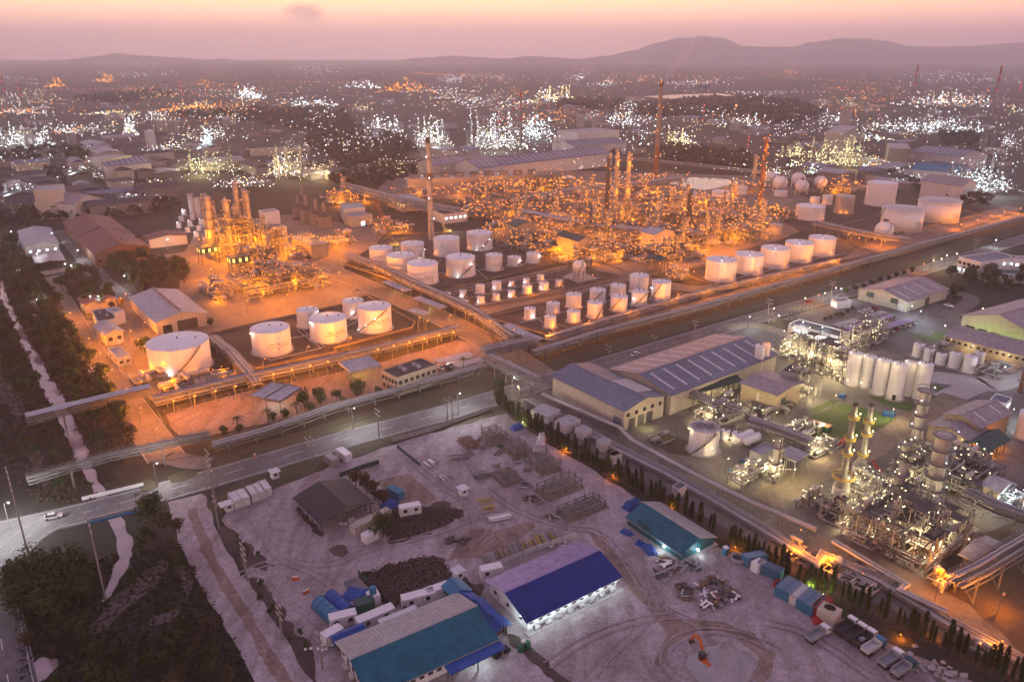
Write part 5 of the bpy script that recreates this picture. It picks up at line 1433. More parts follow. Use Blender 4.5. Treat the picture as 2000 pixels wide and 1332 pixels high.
# ================================================================== BUILDINGS OF THE PLANT
gable('warehouse', 'grey gabled warehouse with ridge vents left of the orange unit', pD(725, 432), pD(870, 570), pD(985, 388), hz(pD(870, 645), pD(870, 572)), 2.6, 'cream', 'greyroof', vents=14, doors=[('start', .35, 5, 4.5, 'darkroof'), ('end', .6, 9, 5, 'darkroof'), ('end', .2, 4, 4, 'glass')])
gable('warehouse', 'maroon-roofed warehouse, nearer of the two joined halls', pD(430, 95), pD(525, 188), pD(850, 162), 8, 4, 'rust', 'maroon', doors=[('end', .35, 6, 5, 'darkroof')], windows=[('end', 6, 1.6, 1.4, 3, 'glass')])
gable('warehouse', 'maroon-roofed warehouse, farther of the two joined halls', pD(352, 10), pD(428, 88), pD(735, 80), 8, 4, 'rust', 'maroon')
gable('shed', 'low maroon-roofed shed right of the maroon warehouses', pD(805, 85), pD(830, 110), pD(1010, 60), 6, 1.6, 'offwhite', 'maroon', cat='shed')
gable('house', 'pale-roofed building with a white gable light at the upper left', pD(110, 95), pD(140, 150), pD(290, 80), 6.5, 2.2, 'offwhite', 'greyroof', cat='building', windows=[('near', 5, 1.4, 1.2, 3, 'glass'), ('end', 4, 1.4, 1.2, 3, 'litw')])
gable('house', 'second pale-roofed building behind, at the upper left', pD(105, 60), pD(115, 90), pD(280, 50), 6.5, 2.0, 'offwhite', 'greyroof', cat='building')
gable('shed', 'open shed with a salmon ribbed roof at the upper left', pD(185, 195), pD(205, 245), pD(345, 200), 4, 1, 'offwhite', 'mauveroof', cat='shed', open_sides=True)
gable('house', 'small red-roofed house among trees, left wing', pD(440, 435), pD(475, 475), pD(545, 420), 4.5, 1.6, 'cream', 'maroon', cat='house')
gable('house', 'small red-roofed house among trees, right wing', pD(520, 430), pD(555, 460), pD(610, 415), 4.5, 1.6, 'cream', 'maroon', cat='house')
flat('office', 'small white flat-roofed office lit orange beside the plant road', pD(512, 508), pD(545, 570), pD(640, 540), 5.5, 'offwhite', 'darkroof', 'office', windows=[('near', 3, 1.2, 1.2, 3, 'lit'), ('end', 3, 1.2, 1.2, 3, 'glass')], units=2)
flat('annexe', 'white box annexe behind the small white office', pD(590, 500), pD(640, 520), pD(665, 495), 6, 'white', 'grey')
gable('shed', 'blue-grey gabled shed beside the plant road', pD(527, 590), pD(588, 640), pD(610, 562), 5.5, 1.5, 'cream', 'greyroof', cat='shed', windows=[('end', 2, 1.6, 1.6, 3, 'glass')], doors=[('end', .7, 2, 2.6, 'offwhite')])
flat('guardhouse', 'orange-lit guardhouse in front of the blue-grey shed', pD(600, 720), pD(655, 775), pD(720, 750), 3.6, 'offwhite', 'grey', 'guardhouse', windows=[('near', 2, 1.2, 1.1, 1.9, 'glass'), ('end', 2, 1.2, 1.1, 1.9, 'glass')])
t, l_, w_, fr_ = flat('canopy', 'butterfly-roofed open canopy on the orange lot', pD(1392, 982), pD(1562, 1012), pD(1692, 936), 5.5, roof='greyroof', cat='canopy', canopy=True, fascia='steel')
light(t, (l_ * .6, w_ * .4, 3.6), WHITE, 1300, .4); MB().bulb((l_ * .6, w_ * .4, 4.9), .4).build('lamp', EMAT['w'], t)
MB().beam((l_ * .5, 0, 5.75), (l_ * .5, w_, 5.75), .7, .16).build('valley_gutter', mt['darksteel'], t)
t, l_, w_, fr_ = flat('canopy', 'filling canopy with a yellow-lit fascia near the office block', pE(32, 795), pE(100, 850), pE(255, 800), 5, roof='greyroof', cat='canopy', canopy=True, fascia='cream')
light(t, (l_ * .5, w_ * .5, 3.4), (.7, 1.0, .35), 900, .4); light(t, (-3, w_ * .5, 4.5), ORANGE, 1600, .4)
flat('office_block', 'two-storey brick office block with a dark roof by the pipe rack', pE(272, 842), pE(360, 885), pE(592, 818), 7.2, 'tan', 'darkroof', 'office', windows=[('near', 5, 1.3, 1.5, 5.2, 'glass'), ('near', 4, 1.3, 1.5, 2.0, 'glass'), ('end', 7, 1.5, 1.4, 5.2, 'glass'), ('end', 6, 1.5, 1.4, 2.0, 'glass')], units=4)
for i, (A, B, C) in enumerate([(pE(598, 800), pE(790, 755), pE(560, 780)), (pE(700, 822), pE(850, 785), pE(680, 800))]):
	t, l_, w_, _f = flat('carport', ['carport behind the brick office block', 'carport beside the palm, right of the brick office'][i], A, B, C, 3.2, roof='greyroof', cat='carport', canopy=True)
	light(t, (l_ * .3, w_ * .5, 2.6), COOL, 500, .3); light(t, (l_ * .75, w_ * .5, 2.6), COOL, 400, .3)
gable('shed', 'dark shed on stilts in the near edge of the refinery', z6(1060, 890), z6(1170, 915), z6(1090, 870), 8, 1.2, 'darksteel', 'green', cat='shed', open_sides=True)
gable('hall', 'orange-lit hall with striped roof in the near edge of the refinery', z6(1012, 690), z6(1112, 715), z6(1235, 680), 11, 2.4, 'cream', 'greyroof', cat='hall', skylights=5)
gable('shelter', 'green-roofed compressor shelter, right, in the refinery', z6(355, 715), z6(520, 765), z6(420, 690), 12, 2, 'tan', 'green', cat='shelter')
gable('shelter', 'green-roofed compressor shelter, left, in the refinery', z6(-40, 625), z6(30, 650), z6(140, 610), 12, 2, 'tan', 'green', cat='shelter')
flat('control_block', 'long flat control block with lit windows left of the boilers', pB(300, 1095), pB(385, 1130), pB(470, 1100), 8, 'cream', 'grey', windows=[('near', 6, 2.2, 2, 5, 'lit'), ('end', 6, 2.2, 2, 5, 'lit')])
flat('control_block', 'flat white building by the tall chimney', pB(560, 1180), pB(620, 1200), pB(690, 1165), 7, 'offwhite', 'darkroof', windows=[('end', 5, 2, 1.6, 4, 'litw')])
flat('block', 'white block beside the dark chimney on the left of the refinery', pB(40, 1140), pB(60, 1170), pB(160, 1140), 10, 'offwhite', 'grey')
flat('block', 'low dark-roofed block with a lit door, left of the crane', pB(60, 1200), pB(110, 1215), pB(190, 1190), 7, 'cream', 'grey', doors=[('end', .5, 3, 3, 'litw')])
flat('block', 'pale hall behind the left orange towers', z4(690, 420), z4(770, 450), z4(870, 410), 9, 'offwhite', 'grey')
flat('block', 'brightly lit white hall behind the left orange towers', z4(640, 265), z4(690, 290), z4(780, 240), 9, 'white', 'grey')
for i, (A, B) in enumerate([(pE(270, 345), pE(400, 400)), (pE(440, 435), pE(600, 495)), (pE(415, 505), pE(510, 530))]):
	a, b = g(A, 4), g(B, 4); d = (b - a).normalized(); nn = Vector((-d.y, d.x, 0)) * 5
	t = thing('shelter_roof', ['grey roof over pumps beside the upper tank farm', 'long grey roof over pumps near the crossing', 'short grey roof left of the crossing'][i], 'shelter', (a.x, a.y, 0))
	MB().poly([(0, 0), (b - a)[:2], (b - a + nn)[:2], nn[:2]], 3.9, 4.1).build('roof', mt['greyroof'], t)
	for k in range(6):
		for s in (.3, 4.7):
			p = d * ((b - a).length * (k + .5) / 6) + nn.normalized() * s
			MB().beam((p.x, p.y, 0), (p.x, p.y, 3.9), .18).build('post', mt['steel'], t)
	light(t, (((b - a) * .5 + nn * .5)).to_tuple()[:2] + (3.0,), YEL, 500, .3)
# far side of the refinery: long roofed hall with stripes
gable('warehouse', 'very long slate-roofed hall with skylight stripes behind the refinery', pB(815, 940), pB(1560, 855), pB(840, 900), 14, 6, 'offwhite', 'blueroof', skylights=24)
gable('warehouse', 'slate-roofed hall behind the long striped hall', pB(1350, 820), pB(1640, 800), pB(1360, 790), 14, 5, 'offwhite', 'blueroof')
gable('warehouse', 'white-walled hall left of the long striped hall', pB(560, 925), pB(765, 905), pB(550, 900), 14, 4, 'cream', 'blueroof')
# ------------------------------------------------------------------ the works on the right
hb_ = hz(pE(1625, 1180), pE(1625, 1062))
t, l_, w_, fr_ = gable('warehouse', 'big cream box hall with slate roof by the street', pE(1228, 868), pE(1628, 1062), pE(1860, 985), hb_, 2.2, 'cream', 'blueroof', windows=[('end', 5, 1.4, 1.4, hb_ * .72, 'glass')], doors=[('end', .2, 3, 4, 'darkroof'), ('end', .42, 3, 4, 'darkroof'), ('end', .64, 3, 4, 'darkroof'), ('near', .92, 4, 4.5, 'blueroof')])
light(t, (l_ + 4, w_ * .4, 3), YEL, 900, .4)
mb = MB(); [mb.beam((l_ * .55 + .9 * k, w_ * .55, hb_ + 2.1), (l_ * .55 + .9 * k, w_ * .95, hb_ + .9), .5, .3) for k in range(14)]
mb.build('roof_plant', mt['offwhite'], t, kind='stuff')
t, l_, w_, fr_ = gable('warehouse', 'huge long hall with pale slope and skylight strips beside the street', (1311, 771), (1517, 693), (1189, 722), 8, 3.2, 'cream', 'blueroof', 'mauveroof', ridge_at=.50, skylights=9, sk_far=True, doors=[('start', .3, 5, 5, 'darkroof'), ('start', .7, 5, 5, 'darkroof')])
gable('lean_to', 'grey-green lean-to roof lit from below along the huge hall', pF(195, 955), pF(418, 893), pF(180, 915), 5.5, .6, 'cream', 'green', cat='canopy', open_sides=True, posts=8)
P = g(pF(330, 935)); tl_ = thing('floodlight', 'row of bright floodlights under the lean-to roof', 'floodlight', (P.x, P.y, 0), S_ANG)
for k in range(4):
	MB().bulb((-12 + 7 * k, 0, 4.6), .3).build('lamp', EMAT['y'], tl_); light(tl_, (-12 + 7 * k, -1.5, 4.2), YEL, 900, .4)
ht_ = hz(pF(620, 1085), pF(620, 976))
gable('block', 'tan box building with a slate roof in the middle of the works', pF(425, 907), pF(620, 976), pF(785, 916), ht_, 1.0, 'tan', 'mauveroof', cat='building', doors=[('end', .3, 3, 5, 'green')], windows=[('near', 1, 1, 3, ht_ * .6, 'offwhite')])
flat('block', 'dark flat-roofed block behind the tan box building', pF(645, 845), pF(740, 870), pF(840, 845), ht_ + 2, 'grey', 'darkroof')
gable('warehouse', 'cream gabled warehouse with a slate slope beyond the car park', pF(1350, 457), pF(1575, 384), pF(1072, 390), hz(pF(1350, 515), pF(1350, 458)), 3.2, 'cream', 'mauveroof', 'mauveroof', windows=[('start', 2, 4, 2.6, 4.2, 'green')], doors=[('start', .12, 3, 3.4, 'offwhite'), ('near', .5, 4, 4, 'darkroof')], skylights=4)
t, l_, w_, fr_ = gable('warehouse', 'huge warehouse at the right edge with green light inside', pF(2060, 645), pF(2400, 540), pF(1645, 535), 8, 5, 'cream', 'mauveroof')
for k in range(4): light(t, (-2.5, w_ * (.2 + .2 * k), 2.6), (.62, 1.0, .25), 700, .4)
for k in range(5): MB().box((-.15, w_ * (.14 + .18 * k), 2.2), (.2, w_ * .13, 4.0)).build('bay_opening', mt['glass'], t)
t, l_, w_, fr_ = gable('warehouse', 'long low tan shed in front of the huge warehouse', pF(1562, 645), pF(2060, 770), pF(1635, 588), 6, 1.8, 'tan', 'mauveroof', windows=[('near', 14, 1.2, 1.0, 4.2, 'glass')])
light(t, (l_ * .3, -4, 3.5), WARM, 900, .4); light(t, (l_ * .7, -4, 3.5), WARM, 900, .4)
gable('warehouse', 'tan hall, taller rear half, right of the bright columns', pF(1750, 1152), pF(1925, 1072), pF(1545, 1088), 7.5, 2.0, 'tan', 'mauveroof', skylights=2)
gable('warehouse', 'tan hall, lower front half, right of the bright columns', pF(1690, 1222), pF(1790, 1168), pF(1480, 1135), 5.5, 1.6, 'tan', 'mauveroof', doors=[('start', .2, 3.5, 3.6, 'offwhite'), ('near', .5, 3, 3.5, 'grey')])
t, l_, w_, fr_ = gable('shed', 'green-roofed open shed glowing orange inside', pF(1790, 1290), pF(1908, 1218), pF(1672, 1238), 5, 1.6, 'darksteel', 'green', cat='shed', open_sides=True)
light(t, (l_ * .6, w_ * .35, 2.6), ORANGE, 1800, .5); light(t, (l_ + 2, w_ * .3, 2.2), ORANGE, 900, .5)
gable('shed', 'grey gabled shed with pink walls below the right platform', z5(1340, 690), z5(1450, 735), z5(1400, 620), 4.5, 1.2, 'cream', 'greyroof', cat='shed')
gable('shed', 'dark open shed in the lower right corner of the works', pJ(1660, 620), pJ(1740, 660), pJ(1790, 520), 5, 1.6, 'darksteel', 'mauveroof', cat='shed', open_sides=True)
flat('office', 'white office with a bright strip light right of the silos', pF(1808, 1005), pF(1900, 1030), pF(1950, 1000), 4, 'white', 'blueroof', 'office', windows=[('near', 1, 7, .7, 2.6, 'litw'), ('end', 1, 4, .7, 2.6, 'litw')])
t, l_, w_, fr_ = flat('office', 'long low white office with black roof beside the car park', pF(690, 580), pF(975, 657), pF(1032, 632), 4.2, 'white', 'darkroof', 'office', windows=[('near', 12, 1.4, 1.5, 1.9, 'litw')])
for k in range(4): light(t, (l_ * (.1 + .27 * k), -3, 3.2), COOL, 420, .3)
for i, (A, B, C) in enumerate([(pF(965, 592), pF(1235, 515), pF(945, 578)), (pF(1030, 612), pF(1280, 535), pF(1010, 598)), (pF(1135, 640), pF(1390, 560), pF(1110, 620))]):
	t, l_, w_, _f = flat('carport', '%s carport roof of the works car park, counted from the street' % ordinal(i), A, B, C, 3.0, roof='grey' if i == 0 else 'lilac', cat='carport', canopy=True, group='carports')
	light(t, (l_ * .3, w_ + 1.5, 2.5), COOL, 350, .3); light(t, (l_ * .7, w_ + 1.5, 2.5), COOL, 350, .3)
flat('office', 'white two-storey office at the upper right', pF(1635, 208), pF(1762, 240), pF(1860, 182), 9, 'white', 'blueroof', 'office', windows=[('near', 5, 2, 1.6, 6.4, 'glass'), ('near', 4, 2, 1.6, 2.4, 'litw'), ('end', 4, 2, 1.6, 6.4, 'litw')])
flat('office', 'low green-roofed wing of the upper right offices', pF(1752, 270), pF(1800, 300), pF(1925, 245), 5, 'white', 'green', 'office', windows=[('near', 3, 1.6, 1.4, 2.6, 'glass')])
flat('office', 'white block at the right picture edge beside the upper offices', pF(1915, 200), pF(1945, 220), pF(2060, 185), 9, 'white', 'grey', 'office', windows=[('near', 3, 1.6, 1.4, 6, 'litw'), ('end', 4, 1.6, 1.4, 6, 'litw')])
flat('gatehouse', 'small brightly lit gatehouse by the cream warehouse', pF(925, 445), pF(960, 460), pF(1010, 440), 3.5, 'white', 'grey', 'gatehouse', windows=[('near', 2, 1.6, 1.6, 1.9, 'litw')])
flat('shed', 'open-sided lit shed beside the blue drums in the works', pJ(620, 60), pJ(730, 105), pJ(835, 70), 6, roof='grey', cat='shed', canopy=True)
flat('shed', 'low grey roof behind the blue drums in the works', pJ(470, 45), pJ(540, 75), pJ(640, 30), 4.5, 'grey', 'grey', 'shed')
for i, (A, B, C) in enumerate([(pE(1105, 1058), pE(1200, 1095), pE(1290, 1065)), (pE(1235, 1120), pE(1300, 1150), pE(1390, 1115)), (pE(1350, 1162), pE(1400, 1185), pE(1440, 1160)), (pE(1470, 1232), pE(1510, 1250), pE(1550, 1228)), (pE(1535, 1300), pE(1570, 1318), pE(1620, 1300)), (pI(820, 55), pI(850, 72), pI(890, 50)), (pI(1180, 235), pI(1220, 255), pI(1265, 232))]):
	flat('hut', '%s small hut along the low pipes beside the cypress hedge, counted from the street' % ordinal(i), A, B, C, 3.0, 'offwhite', 'grey' if i != 6 else 'green', 'hut', parapet=.0, group='huts along the low pipes')
# ------------------------------------------------------------------ silos
SL = [(865, 720, 34, 850), (945, 705, 38, 855), (1032, 740, 38, 930), (1108, 757, 38, 940), (1335, 790, 36, 985), (1188, 780, 40, 980), (1270, 800, 42, 1008), (1410, 800, 42, 1005)]
SLN = ['leftmost tall white silo, partly behind the steel stair tower', 'second tall white silo, lit from its left', 'third tall white silo in the bank', 'fourth tall white silo in the bank', 'tall white silo standing behind the nearest two', 'fifth tall white silo in the bank',
       'nearest tall white silo with a small black door', 'rightmost tall white silo in the bank']
for i, (x, y, r, yb) in enumerate(SL):
	t, C, r_, h_ = tank((x, y), r, yb, pF, SLN[i], [(-.5, 1.08, 'y', 420)] + ([(-.4, .2, 'y', 700)] if i in (1, 2, 3) else []), rings=10, detail=2, cat='silo', name='silo', group='bank of tall silos', rail=True)
	if i == 6:
		ca = math.atan2(-C.y, -C.x); MB().box(((r_ + .02) * math.cos(ca), (r_ + .02) * math.sin(ca), 1.3), (.15, 1.2, 2.2), ca).build('door', mt['black'], t)
for i, (x, y, r, yb) in enumerate([(1402, 690, 28, 770), (1460, 720, 26, 792), (1527, 745, 27, 812), (1603, 742, 30, 832), (1685, 757, 33, 858), (1740, 738, 28, 805)]):
	tank((x, y), r, yb, pF, '%s of the six short white tanks right of the silo bank, from the left' % ordinal(i), [], rings=2, detail=2, group='short white tanks', cat='tank')
tank((508, 697), 26, 887, pF, 'slim tall white silo, left of a pair beside the huge hall', [(-.3, .2, 'y', 500)], rings=9, detail=2, cat='silo', name='silo')
tank((542, 690), 22, 870, pF, 'slim tall white silo, right of a pair beside the huge hall', [(.3, 1.1, 'o', 500)], rings=9, detail=2, cat='silo', name='silo')
tank((437, 682), 24, 785, pF, 'shorter white silo behind the slim pair', [], rings=6, detail=2, cat='silo', name='silo')
tank((690, 590), 17, 690, pF, 'slim pale silo beside the long white office', [], rings=6, detail=1, cat='silo', name='silo')
tank((755, 668), 22, 745, pF, 'short white silo lit orange near the slim pale silo', [(-.2, .4, 'o', 900)], rings=4, detail=1, cat='silo', name='silo')
tank((205, 1150), 82, 1320, pF, 'white tank with a radial ribbed roof in the works', [(.5, .42, 'y', 900), (-.9, 1.0, 'y', 200)], roof='cone', rings=6, detail=3, stair=(-40, 40))
tank((400, 1188), 34, 1252, pF, 'small white tank right of the radial-roofed tank', [(-.8, .6, 'y', 700)], rings=3, detail=2)
tank((330, 1170), 24, 1230, pF, 'small tank lit yellow behind the radial-roofed tank', [(.3, .5, 'y', 700)], rings=2, detail=1)
tank((2010, 1075), 62, 1235, pF, 'white tank cut off by the right picture edge', [], rings=5, detail=2)
for i, (x, y, rz_) in enumerate([(440, 1235, 1.6), (480, 1250, 1.4)]):
	P = g(pF(x, y)); t = thing('horizontal_drum', ['larger horizontal white drum', 'smaller horizontal white drum'][i] + ' in front of the small works tank', 'vessel', (P.x, P.y, 0), S_ANG)
	drum(t, 0, 0, 2.0, rz_, 6.5, 'x', 'white')
# ------------------------------------------------------------------ process equipment of the works
unit('brightly lit steel unit on the left of the silo bank', pF(880, 850), 8, 20, 16, 'y', 201, 3, [], 3, 34, 50, 2600, 4, fullblock=True, lamp_r=.7, th=.25, bay=4)
unit('pipe gallery along the tops of the silo bank', pF(1090, 700), 30, 8, 17, 'y', 202, 2, [], 1, 26, 50, 1500, 3, lamp_r=.65, th=.22, bay=4)
unit('bright white-lit unit behind the slim pale silo', pF(730, 760), 16, 14, 9, 'y', 203, 3, [], 3, 30, 46, 2400, 4, lamp_r=.75, th=.25, bay=4)
unit('steel frame lit white beside the tan box building', pF(760, 990), 9, 9, 12, 'y', 204, 2, [], 2, 18, 18, 1400, 2, fullblock=True, th=.25, bay=4)
unit('yellow-lit pipework behind the radial-roofed tank', pF(310, 1110), 18, 10, 6, 'y', 205, 3, [], 4, 34, 30, 1300, 3, th=.22, bay=4)
unit('yellow-lit pipework in front of the tan box building', pF(560, 1060), 22, 10, 4, 'y', 206, 1, [], 4, 24, 16, 1300, 2, th=.22, bay=4)
unit('white pipe manifold beside the lawn', pF(760, 1190), 14, 8, 4, 'y', 207, 2, [], 3, 26, 10, 900, 2, th=.22, bay=4)
unit('fan coolers and pipework below the lawn', pF(860, 1290), 14, 7, 4, 'y', 208, 2, [], 3, 22, 12, 900, 2, th=.22, bay=4)
unit('dark steel tower beside the open-sided lit shed', pJ(600, 190), 6, 5, 9, 'y', 209, 2, [(0, 0, .8, 12, 2)], 1, 12, 8, 900, 2, th=.22, bay=3)
unit('lit shelving of pipes under the dark rack in the works', pJ(450, 210), 12, 5, 6, 'y', 210, 2, [], 2, 16, 10, 900, 2, th=.22, bay=4, fullblock=True)
unit('grey pipework at the foot of the huge hall', pF(30, 930), 10, 8, 6, 'y', 211, 2, [], 2, 18, 0, 300, 0, th=.2, bay=3)
unit('yellow skid in the works basin', pE(1830, 1240), 8, 5, 3, 'y', 212, 1, [], 1, 10, 0, 300, 0, th=.2, bay=3, frame='yellow')
unit('steel frames behind the six short white tanks', pF(1560, 740), 34, 6, 5, 'y', 213, 2, [], 2, 12, 6, 500, 1, th=.2, bay=4)
unit('pipe rack yard right of the six short tanks', pF(1840, 860), 18, 8, 5, 'y', 214, 2, [], 1, 12, 0, 0, 0, th=.22, bay=4)
# bright unit at the lower right
unit('tall steel unit, main block of the bright process plant at lower right', z5(760, 1080), 24, 22, 15, 'y', 221, 7, [(.3, .5, 1.0, 17, 3), (-.5, .1, .8, 13, 2), (.6, -.3, .9, 11, 2)], 6, 170, 60, 2400, 7, fullblock=True, th=.22, bay=3.6, lamp_r=.8)
unit('steel deck with exchangers at the right of the bright process plant', z5(1140, 640), 20, 18, 8, 'y', 222, 6, [], 7, 110, 40, 2200, 5, fullblock=True, th=.24, bay=5, lamp_r=.75)
unit('ground pumps and lamps along the right side of the bright plant', z5(1050, 1010), 5, 16, 4, 'y', 223, 1, [], 4, 30, 16, 1300, 3, th=.2, bay=4, lamp_r=.8)
unit('pipework between the twin heaters and the main block', z5(520, 760), 14, 12, 6, 'y', 224, 5, [], 3, 80, 24, 1600, 3, th=.22, bay=4, lamp_r=.7)
unit('pipework at the foot of the bright plant, beside the raised pipes', z5(470, 1060), 14, 10, 5, 'y', 225, 2, [(.2, .1, .5, 6, 0)], 2, 34, 8, 2200, 2, th=.22, bay=4, lamp_r=.7)
unit('dark purple steel portal carrying pipes over the plant edge', z5(270, 930), 9, 6, 9, 'y', 226, 2, [], 1, 24, 3, 700, 1, th=.26, bay=3, frame='darksteel', fullblock=True)
unit('small cluster of vertical exchangers left of the twin heaters', z5(90, 840), 5, 5, 5, 'y', 227, 1, [(-.5, .3, .4, 5, 0), (.3, .3, .4, 5, 0), (0, -.4, .4, 5, 0)], 1, 16, 4, 500, 1, th=.2, bay=3)
unit('equipment with blue vessels at the right picture edge', z5(1560, 860), 14, 12, 5, 'c', 228, 2, [], 4, 20, 14, 1400, 2, th=.22, bay=4)
unit('frames and pumps behind the tall dark column', z5(830, 640), 12, 10, 12, 'y', 229, 5, [], 3, 70, 24, 1400, 3, th=.22, bay=4)
unit('small orange-lit valve yard by the low pipes, first from the works', pJ(715, 600), 6, 3, 1.6, 'o', 230, 1, [], 0, 12, 2, 900, 1, th=.14, bay=2)
unit('long orange-lit valve yard by the low pipes, in the middle', pJ(1010, 760), 5, 14, 1.6, 'o', 231, 2, [], 0, 30, 4, 900, 2, th=.14, bay=2)
unit('small orange-lit valve yard by the low pipes near the corner', pJ(1810, 1170), 5, 6, 1.6, 'o', 232, 1, [], 0, 14, 2, 900, 1, th=.14, bay=2)
unit('yellow pipe skid glowing orange near the corner rack', pJ(1530, 780), 6, 4, 3, 'o', 233, 1, [], 2, 14, 4, 900, 1, th=.16, bay=2)
for i, (bs, tp_, hb2, r) in enumerate([(z5(285, 850), z5(377, 100), z5(275, 610), .85), (z5(430, 660), z5(492, 105), z5(425, 490), .85)]):
	P = g(bs); h = hz(bs, tp_); h2 = hz(bs, hb2)
	t = thing('heater_stack', ['left of two slim lit heater stacks', 'right of two slim lit heater stacks'][i] + ' with yellow ring platforms', 'chimney', (P.x, P.y, 0), S_ANG)
	MB().cyl((0, 0, 0), (0, 0, h2 * .65), 2.3, n=18).build('heater_shell', mt['offwhite'], t)
	MB().cyl((0, 0, h2 * .65), (0, 0, h2), 2.3, r, n=18).build('breeching', mt['steel'], t)
	MB().cyl((0, 0, h2), (0, 0, h), r, r * .85, n=16).build('stack', mt['steel'], t)
	MB().cyl((0, 0, h - .8), (0, 0, h + .05), r * .9, r * .9, n=16).build('dark_rim', mt['darkroof'], t)
	for f in (.30, .52, .66, .86) if i == 0 else (.34, .6, .76):
		z = h * f; rr = 2.4 if z < h2 else r
		pl = MB().ring((0, 0), rr - .02, rr + .7, z - .1, z, 16); pl.ring((0, 0), rr + .62, rr + .7, z + .5, z + .9, 16)
		pl.build('ring_platform', mt['yellow'], t)
		for a in (-2.2, -.9):
			MB().bulb(((rr + .7) * math.cos(a), (rr + .7) * math.sin(a), z + 1.5), .27).build('lamp', EMAT['y'], t)
		light(t, ((rr + 1.3) * math.cos(-1.6), (rr + 1.3) * math.sin(-1.6), z + 1.6), YEL, 420, .25)
	MB().beam((r + .3, 0, h2), (r + .3, 0, h), .45, .1).build('ladder', mt['yellow'], t)
tower('tall grey column with a cluttered top above the bright plant', z5(790, 610), z5(880, 5), 1.35, plats=7, col='w', lampn=1, taper=.9)
tower('slim pipe-like column just right of the tall grey column', z5(850, 500), z5(925, 10), .55, plats=2, col='w', lampn=0, taper=1)
tower('thick dark column with a crown of pipes in the bright plant', z5(930, 900), z5(995, 330), 2.0, mat='vessel', plats=6, col='c', lampn=1, taper=1.0)
tower('short stepped column left of the tall grey column', z5(720, 640), z5(752, 390), 1.1, plats=5, col='y', lampn=1, taper=.8)
tower('rounded white vessel behind the thick dark column', z5(880, 560), z5(890, 440), 1.2, plats=1, name='vertical_drum', cat='vessel', mat='offwhite', taper=1)
tower('grey chimney beside the bright steel unit at the picture right edge', pF(1975, 960), pF(1982, 830), .8, plats=2, col='y', lampn=0, name='chimney', cat='chimney', mat='rust')
# skips on the lawn
P = g(pF(850, 1160)); t = thing('skip', 'long green skip with rusty lid on the lawn', 'skip', (P.x, P.y, 0), S_ANG + math.pi / 2)
MB().box((0, 0, 1.1), (8.5, 2.6, 2.0)).build('body', mt['greenbox'], t); MB().box((0, 0, 2.2), (8.6, 2.7, .2)).build('lid', mt['rust'], t)
for i, (x, y) in enumerate([(1230, 1085), (1260, 1090), (985, 985)]):
	P = g(pF(x, y)); t = thing('tarp_stack', '%s blue-covered stack beside the lawn' % ['left', 'right', 'far'][i], 'stack', (P.x, P.y, 0), S_ANG + .3)
	MB().box((0, 0, .5), (3.4, 2.0, 1.0)).build('load', mt['bluetarp'], t); MB().box((0, 0, 1.05), (3.0, 1.7, .18)).build('cover', mt['bluebox'], t)
P = g(pF(990, 1250)); t = thing('fire_engine', 'red fire monitor trailer at the edge of the lawn', 'trailer', (P.x, P.y, 0), S_ANG + .2)
MB().box((0, 0, 1.1), (5, 1.8, 1.2)).build('body', mt['redpaint'], t)
for x in (-1.6, 1.6):
	for y in (-.9, .9): MB().cyl((x, y - .12, .45), (x, y + .12, .45), .45, n=12).build('wheel', mt['black'], t)
P = g(pJ(1170, 150)); t = thing('crane_jib', 'red folded jib lying beside the bright plant', 'machine', (P.x, P.y, 0), S_ANG + .8)
MB().beam((-3, 0, 1.2), (3, 0, 1.8), .7, .6).build('jib', mt['redpaint'], t); MB().box((-2.6, 0, .8), (1.8, 1.8, 1.4)).build('base', mt['redpaint'], t)
for i, (x, y) in enumerate([(440, 155), (480, 135), (520, 110), (545, 100), (575, 90)]):
	P = g(pJ(x - 80, y + 5) if i < 2 else pJ(x - 90, y)); t = thing('drum_pallet', '%s pallet of blue drums beside the works shed' % ordinal(i), 'pallet', (P.x, P.y, 0), S_ANG)
	MB().box((0, 0, .1), (1.4, 1.4, .2)).build('pallet', mt['wood'], t)
	for x_ in (-.35, .35):
		for y_ in (-.35, .35): MB().cyl((x_, y_, .2), (x_, y_, 1.1), .3, n=10).build('drum', mt['bluebox'] if i % 2 == 0 else mt['offwhite'], t)
# ================================================================== THE DIRT LOT IN THE FOREGROUND
def ang_of(a, b):
	A, B = g(a), g(b); return math.atan2((B - A).y, (B - A).x)
RIDGE = ang_of(pI(370, 1015), pI(875, 770))
# blue-roofed building
he = 3.4
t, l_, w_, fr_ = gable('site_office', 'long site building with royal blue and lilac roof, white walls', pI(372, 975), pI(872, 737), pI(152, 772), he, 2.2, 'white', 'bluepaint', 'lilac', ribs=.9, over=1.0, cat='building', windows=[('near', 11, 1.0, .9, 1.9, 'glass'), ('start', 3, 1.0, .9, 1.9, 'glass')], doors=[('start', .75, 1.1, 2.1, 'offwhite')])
for k in range(8):
	a = MB().box((l_ * (.08 + .12 * k), -.75, .75), (1.3, .7, .9)).build('air_conditioner', mt['offwhite'], t)
	MB().box((l_ * (.08 + .12 * k), -.75, .15), (1.4, .8, .3)).build('stand', mt['darksteel'], a)
MB().box((l_ / 2, -1.0, .06), (l_ + 2, 1.8, .14)).build('plinth', mt['pale_conc'], t)
for k in range(6):
	x = l_ * (.05 + .18 * k); MB().box((x, -.5, he - .5), (.7, .16, .12)).build('lamp', EMAT['c'], t); light(t, (x, -1.6, he - .9), COOL, 240 if k > 1 else 420, .3)
MB().bulb((-.5, w_ * .12, he - .3), .28).build('lamp', EMAT['c'], t); light(t, (-1.6, w_ * .15, he - .6), COOL, 500, .3)
